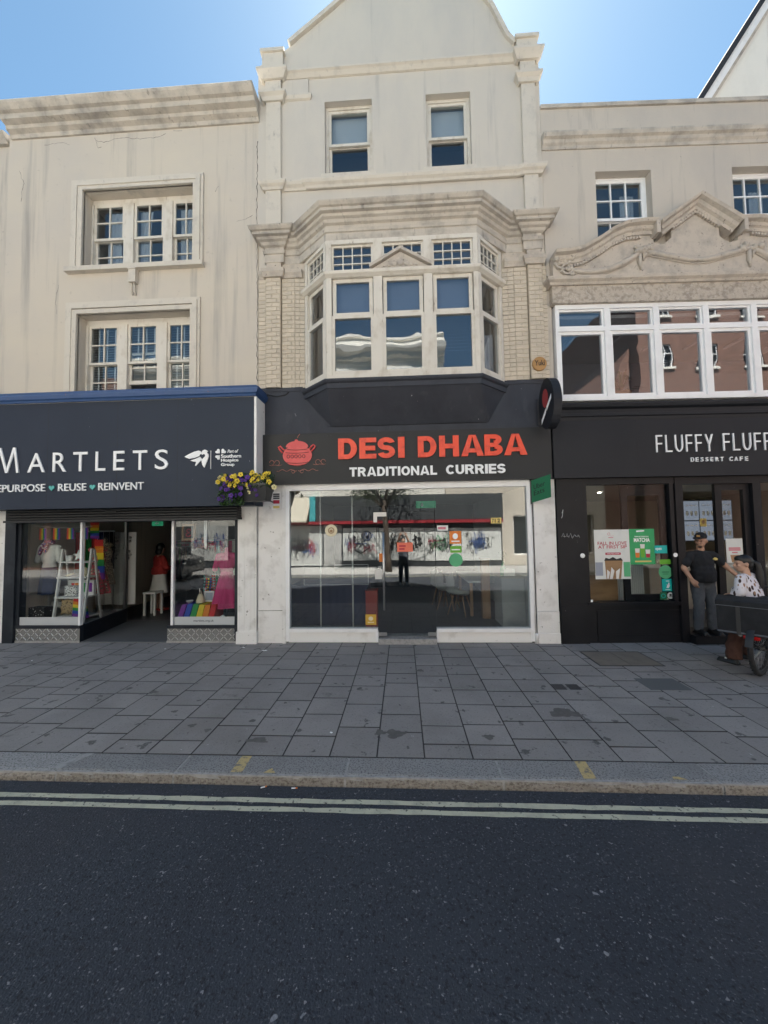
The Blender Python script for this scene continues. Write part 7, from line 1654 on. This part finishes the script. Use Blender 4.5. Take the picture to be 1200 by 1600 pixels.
for y in (-8.9,-7.8): build(MB().ell((X0+1.95,y,ROAD+.72),(.09,.14,.07)),'headlight','white_item',cr); build(MB().ell((X0-1.99,y,ROAD+.78),(.05,.12,.07)),'tail_light','red_light',cr)

# the photographer, standing in the road with the phone held up (seen only as a reflection)
ph = thing('person','person in dark shirt holding up a phone, mirrored in the restaurant door','person',(.02,-6.62,ROAD+.03),R(180))
hm, HT = head_mb((0,-.02,1.535),0,1.0); mb = MB(); mb.add(hm.v,hm.f); mb.cap((0,.01,1.45),.052,(0,.02,1.33),.06); mb.ell((0,.015,1.15),(.15,.095,.19)); mb.ell((0,.01,.95),(.145,.1,.15)); mb.cap((-.15,.015,1.30),.05,(.15,.015,1.30),.05)
for sx in (-1,1):
    e_ = Vector((sx*.22,-.26,1.42)); w_ = Vector((sx*.10,-.36,1.72)); mb.cap((sx*.19,.015,1.295),.052,e_,.042); mb.cap(e_,.042,w_,.028); hand(mb,w_,(-sx*.2,-.1,1),(-sx,0,.2),(-sx,-.3,0),1.0,.8)
    mb.cap((sx*.09,.01,.84),.08,(sx*.10,-.01,.46),.055); mb.cap((sx*.10,-.01,.46),.055,(sx*.11,.02,.08),.038); mb.cap((sx*.11,.03,.045),.035,(sx*.12,-.13,.03),.028)
organic(mb,'body','skin_light',ph,.010,2)
mb = MB(); mb.ell((0,.005,1.14),(.19,.125,.20)); mb.ell((0,.0,.98),(.175,.13,.16)); mb.cap((-.16,.015,1.31),.062,(.16,.015,1.31),.062); mb.lathe((0,.0,0),[(.155,.83),(.17,.88),(.172,1.0)],18)
for sx in (-1,1): mb.cap((sx*.185,.012,1.30),.068,(sx*.21,-.17,1.385),.064)
organic(mb,'shirt','grey_cloth',ph,.013,4)
mb = MB(); mb.ell((0,.01,.87),(.168,.122,.11))
for sx in (-1,1): mb.cap((sx*.09,.008,.82),.098,(sx*.10,-.018,.46),.078); mb.cap((sx*.10,-.018,.46),.078,(sx*.11,.015,.10),.062)
organic(mb,'trousers','jeans',ph,.013,4)
for sx in (-1,1): mb = MB(); mb.cap((sx*.11,.045,.045),.044,(sx*.12,-.14,.036),.036); organic(mb,'shoe','white_cloth',ph,.011,2)
mb = MB(); mb.ell((0,.025,.045),(.082,.10,.09)); organic(xf(mb,HT),'hair','hair_black',ph,.009,2)
setframe(WORLD)
pn_ = thing('phone','dark phone held up by the photographer','phone',(0,-6.24,1.80)); build(B(-.037,.037,-6.243,-6.235,1.80,1.95),'case','black_plastic',pn_); build(B(-.034,.034,-6.2445,-6.2432,1.803,1.947),'screen','car_glass',pn_)

# ================================================================== litter
def butt(x,y,z,rz,label,m='cream_item'):
    t = thing('cigarette_end',label,'litter',(x,y,z),rz); build(MB().tube([(-.02,0,.006),(.012,0,.006)],.0045,6),'paper','sign_white',t,local=True); build(MB().tube([(.012,0,.006),(.026,0,.006)],.0047,6),'filter','orange',t,local=True)
butt(-1.10,-3.355,ROAD+.002,.4,'cigarette end in the gutter by the yellow kerb tick'); butt(-.86,-3.36,ROAD+.002,.1,'cigarette end in the gutter right of the first one')
def scrap(x,y,z,s,label):
    mb = MB(); rr = random.Random(int(x*100)); v = [(x+s*math.cos(a)*rr.uniform(.5,1),y+s*.7*math.sin(a)*rr.uniform(.5,1),z+rr.uniform(.001,.008)) for a in [i*1.047 for i in range(6)]]
    mb.add(v+[(a,b_,c+.002) for a,b_,c in v],[(0,1,2,3,4,5),(11,10,9,8,7,6)]+[(i,(i+1)%6,(i+1)%6+6,i+6) for i in range(6)]); build(mb,'paper_scrap','sign_white',label=label,cat='litter')
scrap(-2.62,-.28,.001,.035,'scrap of white paper at the foot of the white pier'); scrap(-2.22,-.42,.001,.05,'torn white paper on the paving below the meter plate'); scrap(-.70,-2.72,.001,.018,'tiny white scrap on the paving above the kerb'); scrap(-3.9,-.35,.001,.02,'tiny white scrap before the right charity window')
scrap(-5.6,-.9,.001,.018,'tiny white scrap in front of the left charity window')
